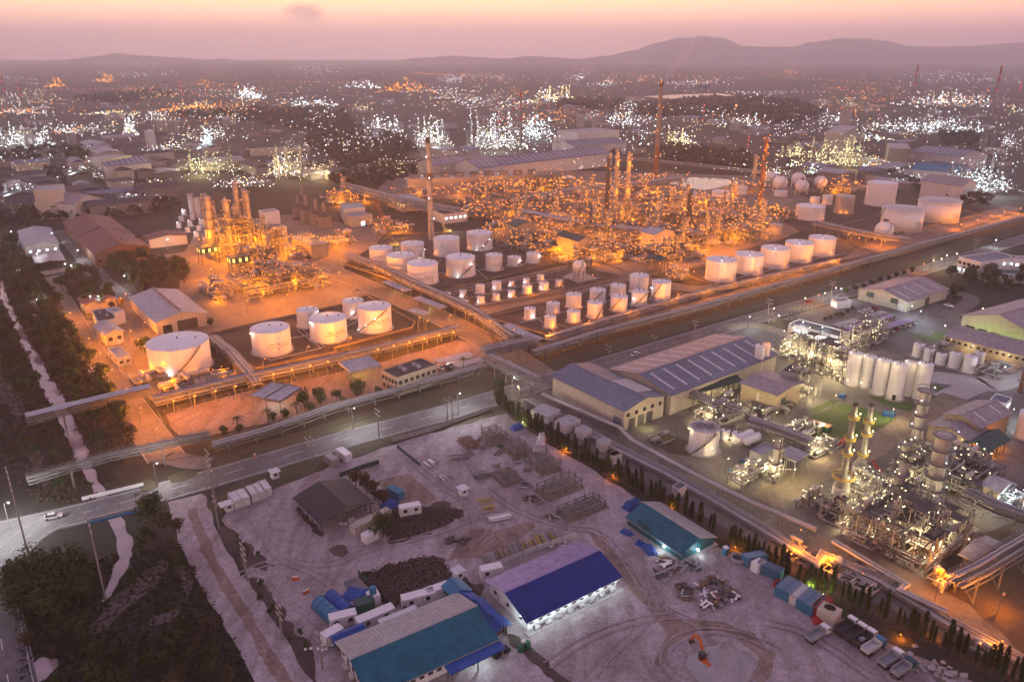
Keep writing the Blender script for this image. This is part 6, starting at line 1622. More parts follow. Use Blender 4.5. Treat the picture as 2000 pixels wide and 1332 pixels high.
# teal and grey roofed building at the bottom edge
t, l_, w_, fr_ = gable('site_office', 'large site building with teal and grey roof at the bottom edge', pH(785, 1389), pH(1463, 1082), pH(597, 1117), 3.6, 2.2, 'white', 'teal', 'grey', ribs=.9, over=1.0, cat='building', windows=[('near', 14, 1.1, 1.0, 1.9, 'glass'), ('start', 6, 1.0, 1.0, 1.9, 'glass')])
light(t, (l_ * .84, -2.4, 2.6), COOL, 700, .3); MB().box((l_ * .84, -.5, 3.0), (4.5, .16, .14)).build('lamp', EMAT['c'], t)
for k in range(4): MB().box((-.7, w_ * (.15 + .2 * k), .9), (.7, 1.3, .9)).build('air_conditioner', mt['offwhite'], t)
t2, l2, w2, _f = flat('awning', 'royal blue awning in front of the teal-roofed building', pH(1232, 1290), pH(1538, 1142), pH(1200, 1240), 2.9, roof='bluetarp', cat='awning', canopy=True)
# teal warehouse
hw = hz(pI(1230, 655), pI(1230, 612))
t, l_, w_, fr_ = gable('warehouse', 'teal metal shed with a grey far slope beside the cypress hedge', pI(932, 412), pI(1232, 612), pI(1118, 336), hw, 2.2, 'tealwall', 'teal', 'grey', ribs=.9, over=.5, doors=[('near', .3, 4, 3.8, 'tealwall')])
for (x, y) in ((l_ * .72, -.5), (l_ + .5, w_ * .45)):
	MB().box((x, y, hw - .9), (.7, .4, .4)).build('lamp', EMAT['c'], t)
light(t, (l_ * .72, -1.6, hw - 1.1), COOL, 520, .3); light(t, (l_ + 1.6, w_ * .45, hw - 1.1), COOL, 520, .3)
MB().box((l_ / 2, w_ / 2, .1), (l_ + 1.6, w_ + 1.6, .2)).build('plinth', mt['pale_conc'], t)
# dark roofed open barn
gable('barn', 'dark-roofed open barn in the middle of the dirt lot', pH(367, 305), pH(505, 440), pH(650, 215), 4.2, 2.0, 'darksteel', 'darkroof', ribs=1.1, cat='barn', open_sides=True, posts=6)
# small roofs between the two site buildings
gable('shelter', 'small turquoise gabled roof between the two site buildings', pH(1200, 795), pH(1250, 845), pH(1285, 770), 3.2, .9, 'white', 'bluebox', cat='shelter', open_sides=True, posts=3)
for i, (A, B, C) in enumerate([(pH(1258, 868), pH(1310, 905), pH(1325, 825)), (pH(1330, 900), pH(1425, 1000), pH(1410, 880)), (pH(1432, 1015), pH(1470, 1048), pH(1515, 975))]):
	gable('shelter', '%s of three blue corrugated roofs in a chain beside the teal building' % ordinal(i), A, B, C, 3.0, .8, 'white', 'bluetarp', cat='shelter', open_sides=True, posts=3, group='blue roofs in a chain')
# ------------------------------------------------------------------ containers and cabins
def container(A, B, label, mat='offwhite', L=6.06, w=2.44, h=2.6, z=0.0, roof=None, group='containers', lw=None, windows=0, dash=True):
	"""A to B: pixels along the long axis; the box is centred between them."""
	a, b = g(A), g(B); c = (a + b) / 2
	t = thing('container', label, 'container', (c.x, c.y, z), math.atan2((b - a).y, (b - a).x), group)
	L = lw or max(L, (b - a).length)
	MB().box((0, 0, h / 2 + .08), (L - .1, w - .1, h - .1)).build('body', mt[mat], t)
	cs = MB()
	for x in (-L / 2 + .08, L / 2 - .08):
		for y in (-w / 2 + .08, w / 2 - .08): cs.beam((x, y, 0), (x, y, h + .04), .17)
	for z_ in (.1, h):
		for y in (-w / 2 + .08, w / 2 - .08): cs.beam((-L / 2, y, z_), (L / 2, y, z_), .15)
		for x in (-L / 2 + .08, L / 2 - .08): cs.beam((x, -w / 2, z_), (x, w / 2, z_), .15)
	cs.build('corner_frame', mt[mat if mat != 'offwhite' else 'grey'], t)
	rb = MB(); n = int(L / .55)
	for k in range(n):
		x = -L / 2 + .3 + (L - .6) * k / max(1, n - 1)
		for y in (-w / 2 + .03, w / 2 - .03): rb.beam((x, y, .2), (x, y, h - .1), .16, .06)
		rb.beam((x, -w / 2 + .2, h + .04), (x, w / 2 - .2, h + .04), .14, .05)
	rb.build('ribs', mt[roof or mat], t, kind='stuff')
	for s in (-1, 1): MB().box((L / 2 - .01, s * w * .23, h / 2 + .05), (.06, w * .42, h * .82)).build('door_leaf', mt[mat], t)
	for k in range(windows): inst('window', win_mesh(1.0, .9), t, (-L / 4 + k * L / 2, -w / 2 - .02, 1.6), 0)
	return t
for i, (x, y) in enumerate([(1322, 335), (1365, 320), (1420, 298), (1455, 285), (1488, 270)]):
	container(pG(x - 24, y - 22), pG(x + 12, y + 30), '%s white container in the row of five beside the street verge, from the left' % ordinal(i), 'offwhite', group='five white containers', lw=6.06)
container(pH(540, 95), pH(590, 130), 'pale pink container beside the lot fence', 'mauveroof', lw=6.06)
container(pH(612, 65), pH(660, 100), 'bright white container beside the lot fence', 'white', lw=6.06)
container(pH(720, 490), pH(850, 425), 'long cream container behind the round bush', 'cream', lw=12.2)
container(pH(765, 545), pH(795, 530), 'small white cabin at the left of the round bush', 'white', lw=4, h=2.3)
container(pH(900, 285), pH(945, 310), 'turquoise cabin behind the blue tarpaulin', 'bluebox', lw=5)
container(pH(965, 395), pH(1040, 380), 'white cabin with a blue water tank, in the brown field', 'white', lw=6.06, windows=2)
container(pH(580, 1015), pH(680, 990), 'white cabin in front of the two blue arched tents', 'white', lw=6.06, windows=2)
container(pH(545, 1110), pH(600, 1080), 'white cabin at the west end of the long blue roof', 'white', lw=4.5)
container(pH(740, 1025), pH(880, 965), 'long white cabin behind the grey roof, left', 'white', lw=9, windows=3)
container(pH(985, 905), pH(1115, 870), 'white cabin behind the grey roof, middle', 'white', lw=8, windows=2)
container(pH(1115, 865), pH(1200, 835), 'white cabin with a lamp behind the grey roof, right', 'white', lw=6.06, windows=2)
container(pH(1410, 745), pH(1500, 725), 'lit white cabin at the west end of the blue-roofed building', 'white', lw=5.5, windows=1)
gable('shelter', 'long blue roof over cabins left of the teal building', pH(590, 1100), pH(735, 1040), pH(570, 1075), 2.8, .4, 'white', 'bluetarp', cat='shelter', open_sides=True, posts=4)
t, l_, w_, _f = flat('awning', 'pale awning along the grey roof of the bottom building', pH(835, 1005), pH(1045, 920), pH(820, 985), 3.2, roof='skylight', cat='awning', canopy=True)
for i, (x, y) in enumerate([(230, 195), (1270, 745), (1285, 270), (1540, 185)]):
	P = g((pG(1535, 190), pH(1270, 750), pH(1297, 285), pG(1278, 370))[i])
	t = thing('guard_hut', ['tiny white guard hut by the street verge', 'tiny shelter with a peach roof near the turquoise roof', 'tiny white hut by the yellow frames', 'pale flat shelter below the white containers'][i], 'hut', (P.x, P.y, 0), S_ANG)
	MB().box((0, 0, 1.1), (2.0, 2.0, 2.2)).build('wall', mt['white'], t); MB().box((0, 0, 2.35), (3.0 if i != 3 else 5, 3.0, .16)).build('roof', mt['skylight'], t); inst('window', win_mesh(.9, .8), t, (0, -1.02, 1.4), 0)
for i, (x, y, m) in enumerate([(545, 945, 'bluebox'), (610, 910, 'bluetarp')]):
	P = g(pH(x, y)); t = thing('arched_tent', ['left, turquoise', 'right, dark blue'][i] + ' arched tent in the pair', 'tent', (P.x, P.y, 0), ang_of(pH(510, 905), pH(600, 985)))
	mb = MB(); n = 12
	for k in range(n):
		a0, a1 = math.pi * k / n, math.pi * (k + 1) / n
		mb.add([(-4, 1.9 * math.cos(a0), 2.4 * math.sin(a0)), (4, 1.9 * math.cos(a0), 2.4 * math.sin(a0)), (4, 1.9 * math.cos(a1), 2.4 * math.sin(a1)), (-4, 1.9 * math.cos(a1), 2.4 * math.sin(a1))], [(0, 1, 2, 3)], True)
	mb.build('cover', mt[m], t)
	hp_ = MB()
	for x_ in (-4, -2, 0, 2, 4):
		for k in range(n):
			a0, a1 = math.pi * k / n, math.pi * (k + 1) / n
			hp_.beam((x_, 1.93 * math.cos(a0), 2.43 * math.sin(a0)), (x_, 1.93 * math.cos(a1), 2.43 * math.sin(a1)), .1)
	hp_.build('hoops', mt['bluetarp'], t, kind='stuff')
def tarp(P, label, sx, sy, hgt, mat='bluetarp', seed=1, cat='tarpaulin'):
	P = g(P); rn = random.Random(seed); t = thing('tarpaulin_heap', label, cat, (P.x, P.y, 0), rn.uniform(0, 3))
	mb = MB(); n = 9; vs = []
	for j in range(n):
		for i in range(n):
			x, y = (i / (n - 1) - .5) * sx, (j / (n - 1) - .5) * sy
			e = max(0, 1 - (2 * x / sx) ** 2) * max(0, 1 - (2 * y / sy) ** 2)
			vs.append((x + rn.uniform(-.15, .15), y + rn.uniform(-.15, .15), .03 + hgt * e ** .5 * rn.uniform(.6, 1.1)))
	mb.add(vs, [(j * n + i, j * n + i + 1, (j + 1) * n + i + 1, (j + 1) * n + i) for j in range(n - 1) for i in range(n - 1)])
	mb.build('cover', mt[mat], t)
	bx = MB().box((sx * .1, 0, hgt * .3), (sx * .45, sy * .4, hgt * .6)); bx.build('load', mt['wood'], t)
	return t
tarp(pH(710, 845), 'blue tarpaulin heap of rubbish beside the arched tents', 7, 5, 1.0, seed=2)
tarp(pH(890, 345), 'blue tarpaulin roof in the brown field', 5, 4, 2.2, seed=3)
tarp(pI(955, 350), 'blue tarpaulin over goods behind the teal shed', 6, 3.5, 2.4, seed=4)
tarp(pI(1050, 595), 'blue tarpaulin over timber in front of the teal shed', 5, 3, 1.4, seed=5)
tarp(pI(925, 500), 'blue tarpaulin bundle at the corner of the teal shed', 3.5, 2.2, 1.2, seed=6)
tarp(pI(1000, 560), 'small blue wrapped crate before the teal shed', 2.4, 2, 1.3, seed=7)
tarp(pE(1030, 1160), 'blue tarpaulin roof beside the skid frames', 5, 3.5, 2.0, seed=8)
tarp(pE(1165, 1225), 'pale tarpaulin roof below the cypress hedge', 8, 3, 2.2, 'skylight', seed=9)
P = g(pH(800, 880)); t = thing('water_tank_stand', 'blue water tank on a white cabin roof near the brown field', 'water tank', (P.x, P.y, 0), .5)
MB().box((0, 0, 1.2), (2.6, 2.6, 2.4)).build('cabin', mt['white'], t); MB().cyl((0, 0, 2.4), (0, 0, 4.0), .8, n=14).build('tank', mt['bluebox'], t)
P = g(pH(750, 925)); t = thing('olive_box', 'olive green generator box beside the brown field', 'generator', (P.x, P.y, 0), .5)
MB().box((0, 0, 1.2), (4.2, 2.4, 2.4)).build('body', mt['greenbox'], t); MB().box((0, 0, 2.5), (4.4, 2.6, .15)).build('lid', mt['green'], t)
P = g(pH(1640, 1150)); t = thing('bin', 'dark green bins beside the scrub strip', 'bin', (P.x, P.y, 0), .4)
MB().cyl((-.8, 0, 0), (-.8, 0, 1.6), .75, n=14).build('bin_body', mt['greenbox'], t); MB().cyl((.8, .2, 0), (.8, .2, 1.6), .75, n=14).build('bin_body', mt['greenbox'], t)
MB().box((0, .5, 1.9), (.9, .6, .5)).build('hood', mt['white'], t)
P = g(pI(1475, 620)); t = thing('portable_toilet', 'green portable toilet near the hedge gap', 'toilet', (P.x, P.y, 0), .5)
MB().box((0, 0, 1.1), (1.2, 1.2, 2.2)).build('cabin', mt['bluebox'], t); MB().box((0, 0, 2.25), (1.3, 1.3, .15)).build('roof', mt['white'], t); MB().box((0, -.62, 1.05), (.8, .05, 1.9)).build('door', mt['greenbox'], t)
# ------------------------------------------------------------------ fabricated steel skids
def skid(P, label, ls, lt, levels, seed, mat='steel', rot=None, bay=3.2, solid=True):
	P = g(P); rn = random.Random(seed); t = thing('steel_skid', label, 'steel frame', (P.x, P.y, 0), S_ANG + math.pi / 2 - .15 if rot is None else rot, 'fabricated steel skids')
	levels = [z * .8 for z in levels]; fb = MB(); frame_block(fb, -ls / 2, -lt / 2, ls / 2, lt / 2, levels, bay, .28, rn, .2)
	fb.build('frame', mt[mat], t)
	jb = MB(); top = levels[-1]
	for k in range(int(ls / 1.1)):
		x = -ls / 2 + k * 1.1; jb.beam((x, -lt / 2, top + .1), (x, lt / 2, top + .1), .14)
	jb.build('joists', mt[mat], t, kind='stuff')
	if solid: MB().box((0, 0, .12), (ls + 1.5, lt + 1.5, .24)).build('plinth', mt['concrete'], t)
	return t
skid(pE(900, 1225), 'tall bare steel frame, leftmost of the skids', 7, 5.5, [2.4, 4.2], 1)
skid(pE(1030, 1290), 'broad low steel frame behind the pale tarpaulin', 8, 6, [1.8, 3.0], 2)
skid(pH(1755, 130), 'two-level steel frame in the middle of the skids', 8, 6, [2.2, 3.6], 3)
skid(pH(1835, 255), 'long steel skid with a grey deck, largest of the skids', 12, 6, [3.2], 4, rot=S_ANG - .05)
skid(pH(1960, 370), 'steel skid with posts, nearest the teal shed', 13, 5.5, [1.2, 2.6], 5, rot=S_ANG - .05)
skid(pH(1545, 190), 'low dismantled steel frame on a slab', 8, 6, [.9], 6)
skid(pE(760, 1250), 'heap of small frames at the upper end of the skids', 7, 4, [.8, 1.4], 7, 'rust')
def stack(P, label, n, L, mats, seed, rot, spread=2.0, name='pipe_stack', cat='pipe stack', r=.12, plank=False, piece='pipe'):
	P = g(P); rn = random.Random(seed); t = thing(name, label, cat, (P.x, P.y, 0), rot)
	ms = {}
	for k in range(n):
		m = rn.choice(mats)
		if m not in ms:
			ms[m] = (MB().box((0, 0, 0), (L, .5, .12)) if plank else MB().cyl((-L / 2, 0, 0), (L / 2, 0, 0), r, n=6)).mesh(piece, mt[m])
		o = inst(piece, ms[m], t, (rn.uniform(-.4, .4) * (3 if plank else 1), rn.uniform(-spread, spread), .15 + .24 * rn.randint(0, 3)), rn.uniform(-.06, .06) if not plank else rn.choice([0, 1.57, .3, -.4, .8]))
	return t
SA = ang_of(pI(100, 700), pI(560, 520))
stack(pI(165, 660), 'grey-green pipes stacked at the west end behind the blue roof', 14, 5, ['steel', 'grey'], 1, SA + 1.3)
stack(pI(240, 625), 'yellow frames stacked behind the blue roof', 12, 4, ['yellow', 'wood'], 2, SA + 1.3, 2.6)
stack(pI(310, 595), 'grey-green pipes stacked behind the blue roof, middle', 16, 5, ['steel', 'grey'], 3, SA + 1.3)
stack(pI(395, 570), 'yellow scaffold frames beside the grey pipes behind the blue roof', 12, 4, ['yellow', 'yellow', 'wood'], 4, SA + 1.3, 2.4)
stack(pI(480, 540), 'yellow scaffold tubes at the east end behind the blue roof', 18, 5, ['yellow', 'wood'], 5, SA + 1.3, 2.6)
stack(pH(1430, 345), 'yellow bent frames scattered on the lot near the tiny hut', 14, 3.4, ['yellow'], 6, .3, 4.0, plank=False)
stack(pH(1500, 415), 'bundle of white pipes on the lot', 12, 6, ['white', 'offwhite'], 7, SA - .2, 1.6, r=.2)
stack(pH(1280, 80), 'grey pipes laid by the lot track', 12, 6, ['steel', 'grey'], 8, .2, 2.0)
stack(pH(1400, 180), 'grey-green pipes beside the dismantled frame', 12, 5, ['steel', 'greenbox'], 9, .5, 2.0)
stack(pH(1120, 110), 'white elbows and pipes laid along the lot track, upper', 12, 3, ['white', 'steel'], 10, 2.2, 2.2, r=.22)
stack(pH(1200, 195), 'rusty and grey fittings laid along the lot track, lower', 14, 3, ['steel', 'rust', 'white'], 11, 2.2, 2.6)
stack(pI(1130, 730), 'flat grey plates on the lot left of the scrap heap', 6, 4, ['grey', 'darksteel'], 12, .9, 2.0, plank=True, name='plate_stack', cat='plates', piece='plate')
stack(pI(1220, 700), 'plates laid in front of the teal shed', 7, 4, ['grey', 'wood'], 13, .9, 2.0, plank=True, name='plate_stack', cat='plates', piece='plate')
stack(pI(1145, 665), 'timber planks heaped by the teal shed corner', 14, 3, ['wood', 'white'], 14, .2, 2.0, plank=True, name='timber_stack', cat='timber', piece='plank')
stack(pI(1330, 690), 'dark plates beside the teal shed gable', 8, 4.5, ['darksteel', 'grey'], 15, .9, 2.2, plank=True, name='plate_stack', cat='plates', piece='plate')
for i, (x, y) in enumerate([(1240, 815), (1260, 860), (1350, 790), (1400, 760), (1450, 780), (1380, 850), (1440, 840), (1500, 830), (1370, 900), (1430, 910), (1480, 880), (1530, 870)]):
	stack(pI(x, y), '%s pile of boards and scrap in the heap on the lot, counted from the left' % ordinal(i), 9, random.Random(i).uniform(2, 3.2), [['wood', 'darksteel', 'grey', 'rust'], ['darksteel', 'grey', 'wood'], ['rust', 'wood', 'white', 'darksteel']][i % 3], 40 + i, random.Random(i).uniform(0, 3), 1.3, plank=True, name='scrap_pile', cat='scrap', piece='board')
rq = random.Random(61)
for i, (x, y) in enumerate([(880, 1180), (930, 1200), (1000, 1205), (860, 1260), (940, 1290), (1110, 1330), (780, 1290), (830, 1235), (960, 1250), (1060, 1300)]):
	stack(pE(x - 20, y + 10), '%s low bundle of steel among the skid frames, from the left' % ordinal(i), 10, rq.uniform(3, 5), ['steel', 'grey', 'rust', 'greenbox'], 80 + i, rq.uniform(0, 3), 1.4, name='steel_bundle', cat='steel bundle', piece='bar')
for i, (x, y) in enumerate([(1700, 60), (1660, 150), (1640, 240), (1720, 330), (1790, 410), (1600, 110), (1480, 130)]):
	stack(pH(x, y), '%s heap of offcuts beside the skid frames, counted from the street' % ordinal(i), 8, rq.uniform(2, 3.5), ['steel', 'wood', 'grey'], 95 + i, rq.uniform(0, 3), 1.5, plank=i % 2 == 0, name='offcut_heap', cat='offcuts', piece='offcut')
def sacks(P, label, n, seed, m='gravel', s=.5):
	P = g(P); rn = random.Random(seed); t = thing('sack_heap', label, 'sacks', (P.x, P.y, 0))
	me = MB().sphere((0, 0, 0), s, 8, 5, .6).mesh('sack', mt[m])
	for k in range(n): inst('sack', me, t, (rn.uniform(-3, 3), rn.uniform(-1.2, 1.2), .25 + .3 * rn.random()), rn.uniform(0, 3))
sacks(pH(1270, 545), 'dark round bales heaped beside the track', 14, 1, 'darksteel', .7)
sacks(pH(680, 440), 'white sacks heaped under the barn eave', 12, 2, 'offwhite', .6)
sacks(pH(1670, 310), 'dark bales at the foot of the largest skid', 10, 3, 'darksteel', .6)
sacks(pI(540, 570), 'white and green bundles behind the blue roof', 7, 4, 'offwhite', .5)
sacks(pH(500, 1140), 'white drums and pots west of the bottom building', 8, 5, 'white', .4)
P = g(pI(1545, 650)); t = thing('tyre_ring', 'pale concrete ring with dark pipes by the hedge gap', 'ring', (P.x, P.y, 0))
MB().ring((0, 0), 1.5, 2.0, .2, 1.0, 20).build('ring', mt['grey'], t); MB().ring((0, 0), .2, 1.4, .0, .4, 20).build('base', mt['darksteel'], t)
# containers along the hedge, lower right
HA = ang_of(pJ(470, 660), pJ(620, 730))
container(pJ(462, 672), pJ(530, 660), 'turquoise container end beside the hedge, first from the left', 'bluebox', lw=6.06, roof='skylight')
container(pJ(488, 720), pJ(540, 695), 'small white box standing in front of the turquoise containers', 'white', lw=3, w=2.2)
container(pJ(545, 715), pJ(615, 745), 'turquoise container with a rust-stained roof', 'bluebox', lw=6.06, roof='rust')
for i, (x, y, m, rf) in enumerate([(660, 850, 'bluebox', 'mauveroof'), (700, 870, 'bluebox', 'mauveroof'), (740, 895, 'offwhite', 'grey'), (780, 920, 'bluebox', 'grey'), (820, 945, 'bluebox', 'grey'), (862, 958, 'redpaint', 'rust')]):
	container(pJ(x - 38, y + 15), pJ(x + 45, y - 60), '%s of six side-by-side containers at the hedge, from the left, %s' % (ordinal(i), ['blue with faded roof', 'blue with grey roof patch', 'white', 'blue-grey', 'dark blue', 'red'][i]), m, lw=6.06, w=2.3, roof=rf, group='row of containers at the hedge')
P = g(pJ(905, 985)); t = thing('fan_unit', 'cream square cooling unit with a round black fan', 'cooling unit', (P.x, P.y, 0), HA)
MB().box((0, 0, 1.6), (4.2, 3.6, 3.2)).build('casing', mt['cream'], t); MB().cyl((0, 0, 3.2), (0, 0, 3.7), 1.35, n=20, caps=False).build('fan_ring', mt['cream'], t); MB().cyl((0, 0, 3.3), (0, 0, 3.4), 1.3, n=20).build('fan', mt['black'], t)
tarp(pJ(850, 985), 'red sheeting in front of the red container', 3.5, 2.5, 1.2, 'redpaint', seed=12, cat='sheeting')
P = g(pJ(640, 800)); t = thing('cable_drum', 'red ring with a coil beside the containers', 'reel', (P.x, P.y, 0))
MB().ring((0, 0), 1.2, 1.7, .1, .9, 18).build('rim', mt['redpaint'], t); MB().ring((0, 0), .4, 1.2, .1, .6, 18).build('coil', mt['black'], t)
# ------------------------------------------------------------------ vehicles
def wheel(t, x, y, r, w=.3):
	o = MB().cyl((x, y - w / 2, r), (x, y + w / 2, r), r, n=14).build('wheel', mt['black'], t)
	MB().cyl((x, y - w / 2 - .02, r), (x, y + w / 2 + .02, r), r * .55, n=10).build('rim', mt['steel'], o)
def dump_truck(A, B, label, cab='white', bed='grey', load=None):
	a, b = g(A), g(B); c = (a + b) / 2
	t = thing('dump_truck', label, 'truck', (c.x, c.y, 0), math.atan2((b - a).y, (b - a).x), 'trucks parked at the lower right'); t.scale = (.85, .85, .85)
	MB().box((0, 0, .75), (7.4, .9, .3)).build('chassis', mt['darksteel'], t)
	cb = MB(); cb.poly([(2.15, 0), (3.85, 0), (3.85, 1.0), (3.55, 1.95), (2.15, 1.95)], -1.15, 1.15)
	cb.v = [(x, z, y + .75) for x, y, z in cb.v]
	c_ = cb.build('cab', mt[cab], t)
	MB().box((3.72, 0, 2.2), (.1, 2.0, .7)).build('windscreen', mt['glass'], c_)
	for s in (-1, 1): MB().box((3.0, s * 1.16, 2.15), (.9, .04, .6)).build('side_window', mt['glass'], c_); MB().box((3.88, s * .85, 1.05), (.05, .3, .2)).build('headlight', mt['skylight'], c_)
	bd = MB()
	bd.box((-1.0, 0, 1.2), (5.4, 2.2, .15))
	for s in (-1, 1): bd.box((-1.0, s * 1.12, 1.8), (5.4, .1, 1.1))
	bd.box((1.65, 0, 1.95), (.1, 2.3, 1.4)); bd.box((-3.65, 0, 1.75), (.1, 2.2, 1.0))
	for k in range(6):
		for s in (-1, 1): bd.box((-3.2 + k * .9, s * 1.2, 1.75), (.1, .1, 1.0))
	o = bd.build('tipping_bed', mt[bed], t)
	if load: MB().sphere((-1.0, 0, 1.35), 1.0, 10, 6, .5).build('load', mt[load], o)
	for x in (2.9, -1.7, -2.9):
		for s in (-1, 1): wheel(t, x, s * 1.0, .5, .36)
	return t
TR = [((795, 1115), (895, 1055), 'dump truck parked apart from the others, facing up right', 'white', 'grey', None), ((972, 1060), (1030, 1020), 'white dump truck, first in the row, beside the containers', 'white', 'darksteel', None),
      ((1020, 1095), (1085, 1055), 'white dump truck, second in the row', 'white', 'darksteel', None), ((1070, 1130), (1140, 1085), 'white dump truck with a dark bed, third in the row', 'white', 'darksteel', 'gravel'),
      ((1110, 1180), (1200, 1125), 'dump truck with a blue cab and silver bed, fourth in the row', 'bluebox', 'offwhite', None), ((1200, 1255), (1300, 1190), 'dump truck with a dark grey bed, fifth in the row', 'white', 'grey', None), ((1270, 1310), (1370, 1240), 'dump truck with a teal cab at the bottom edge', 'tealwall', 'grey', None)]
for A, B, lb, cb_, bd_, ld in TR: dump_truck(pJ(*A), pJ(*B), lb, cb_, bd_, ld)
def car(P, rz, label, mat='white', group=None, pickup=False):
	P = g(P) if isinstance(P, tuple) else P
	t = thing('car', label, 'car', (P.x, P.y, .14), rz, group)
	b = MB(); b.poly([(-2.2, .3), (2.2, .3), (2.2, .75), (1.2, .9), (.6, .92), (-2.2, .95)], -.88, .88); b.v = [(x, z, y) for x, y, z in b.v]; b.build('body', mt[mat], t)
	c = MB(); c.poly([(-1.9 if not pickup else -.4, .93), (1.0, .91), (.45, 1.5), (-1.5 if not pickup else -.2, 1.5)], -.76, .76); c.v = [(x, z, y) for x, y, z in c.v]; c.build('cabin', mt['glass'], t)
	MB().box((-.4 if not pickup else .15, 0, 1.53), (1.7 if not pickup else .6, 1.4, .06)).build('roof', mt[mat], t)
	for x in (-1.4, 1.4):
		for s in (-1, 1): MB().cyl((x, s * .85 - .1, .33), (x, s * .85 + .1, .33), .33, n=10).build('wheel', mt['black'], t)
	return t
car(pH(1505, 1175), S_ANG, 'dark pickup parked under the royal blue awning', 'black', pickup=True)
car(pF(1578, 484), S_ANG + math.pi / 2, 'white pickup on the road right of the cream warehouse', 'white', pickup=True)
cm_ = ['white', 'grey', 'black', 'white', 'white', 'grey', 'redpaint', 'white']
for row, (a, b, n, nm) in enumerate([(pF(1100, 520), pF(1160, 500), 3, 'behind the first carport'), (pF(1050, 620), pF(1260, 550), 9, 'in front of the second carport'), (pF(1150, 655), pF(1370, 580), 8, 'in front of the third carport'), (pE(600, 828), pE(690, 808), 5, 'under the carport behind the brick office')]):
	A, B = g(a), g(b)
	for i in range(n):
		car(A.lerp(B, i / (n - 1)), S_ANG + math.pi / 2, '%s car from the left %s' % (ordinal(i), nm), cm_[(i * 3 + row) % 8], 'cars in the car parks')
for i, (x, y) in enumerate([(980, 845 - 40), (1000, 845 - 22)]):
	car(pE(x - 10, y), S_ANG + 1.6 * i, ['white car passing the plant gate', 'red pickup at the plant gate'][i], ['white', 'redpaint'][i])
for i, (p, m) in enumerate([(pG(300, 418), 'white'), (pF(800, 462), 'redpaint'), (pE(1690, 755), 'white'), (pD(530, 845), 'white')]):
	car(p, S_ANG - (.25 if i == 0 else 0), ['white car on the bridge approach of the street', 'red car on the street beside the works wall', 'white car on the street behind the huge hall', 'white van on the plant road beside the trees'][i], m)
# excavator on its gravel heap
P = g(pI(1450, 1245)); t = thing('gravel_heap', 'pale grey gravel heap with an excavator beside it', 'gravel heap', (P.x, P.y, 0))
mb = MB(); n = 34; m = 12; rnz = random.Random(8); vs = [(0, 0, 5.6)]
for j in range(1, m + 1):
	for i in range(n):
		a = 2 * math.pi * i / n; f = j / m; rr = 6.4 * f * (1 + .10 * math.sin(a * 2 + 1) + .05 * math.sin(a * 5)); zz = 5.6 * (1 - f) ** 1.05 * (1 + .12 * math.sin(a * 3 + f * 4))
		vs.append((rr * math.cos(a), rr * math.sin(a), max(-.05, zz + rnz.uniform(-.12, .12) * (1 - f))))
fs = [(0, 1 + i, 1 + (i + 1) % n) for i in range(n)]
for j in range(m - 1):
	for i in range(n): a0 = 1 + j * n + i; a1 = 1 + j * n + (i + 1) % n; fs.append((a0, a0 + n, a1 + n, a1))
mb.add(vs, fs, True); mb.build('heap', mt['gravel'], t)
P = g(pI(1368, 1250)); t = thing('excavator', 'orange tracked excavator with raised arm on the gravel heap', 'excavator', (P.x, P.y, .5), math.radians(118))
for s in (-1, 1):
	tk = MB(); tk.poly([(-1.9, .3), (-1.5, 0), (1.5, 0), (1.9, .3), (1.9, .6), (1.5, .9), (-1.5, .9), (-1.9, .6)], s * .85 - .3 + (.0), s * .85 + .3); tk.v = [(x, z, y) for x, y, z in tk.v]; tk.build('track', mt['black'], t)
hs = MB(); hs.box((-.4, 0, 1.6), (3.2, 2.4, 1.1)); h_ = hs.build('house', mt['orangepaint'], t)
MB().box((.7, .7, 2.3), (1.3, 1.0, 1.6)).build('cab', mt['glass'], t); MB().box((-1.7, 0, 1.75), (.7, 2.3, 1.2)).build('counterweight', mt['orangepaint'], t)
MB().beam((1.0, -.2, 1.9), (3.0, -.2, 4.9), .45, .6).beam((2.9, -.2, 4.8), (4.4, -.2, 4.6), .42, .55).build('boom', mt['orangepaint'], t)
MB().beam((4.3, -.2, 4.8), (5.2, -.2, 2.6), .35, .42).build('stick', mt['orangepaint'], t)
bk = MB(); bk.poly([(4.7, 2.7), (5.5, 2.6), (5.6, 1.9), (5.0, 1.6), (4.6, 2.0)], -.7, .3); bk.v = [(x, z, y) for x, y, z in bk.v]; bk.build('bucket', mt['darksteel'], t)
# rubble by the trucks
P = g(pJ(1480, 1270)); t = thing('rubble_heap', 'heap of broken concrete beside the trucks', 'rubble', (P.x, P.y, 0)); rn = random.Random(4)
me_ = MB().box((0, 0, 0), (1.2, .9, .5)).mesh('concrete_lump', mt['pale_conc'])
for k in range(40):
	o = inst('concrete_lump', me_, t, (rn.gauss(0, 3.2), rn.gauss(0, 2.0), .2 + .5 * rn.random()), rn.uniform(0, 3), rn.uniform(.5, 1.2)); o.rotation_euler = (rn.uniform(-.6, .6), rn.uniform(-.6, .6), rn.uniform(0, 3))
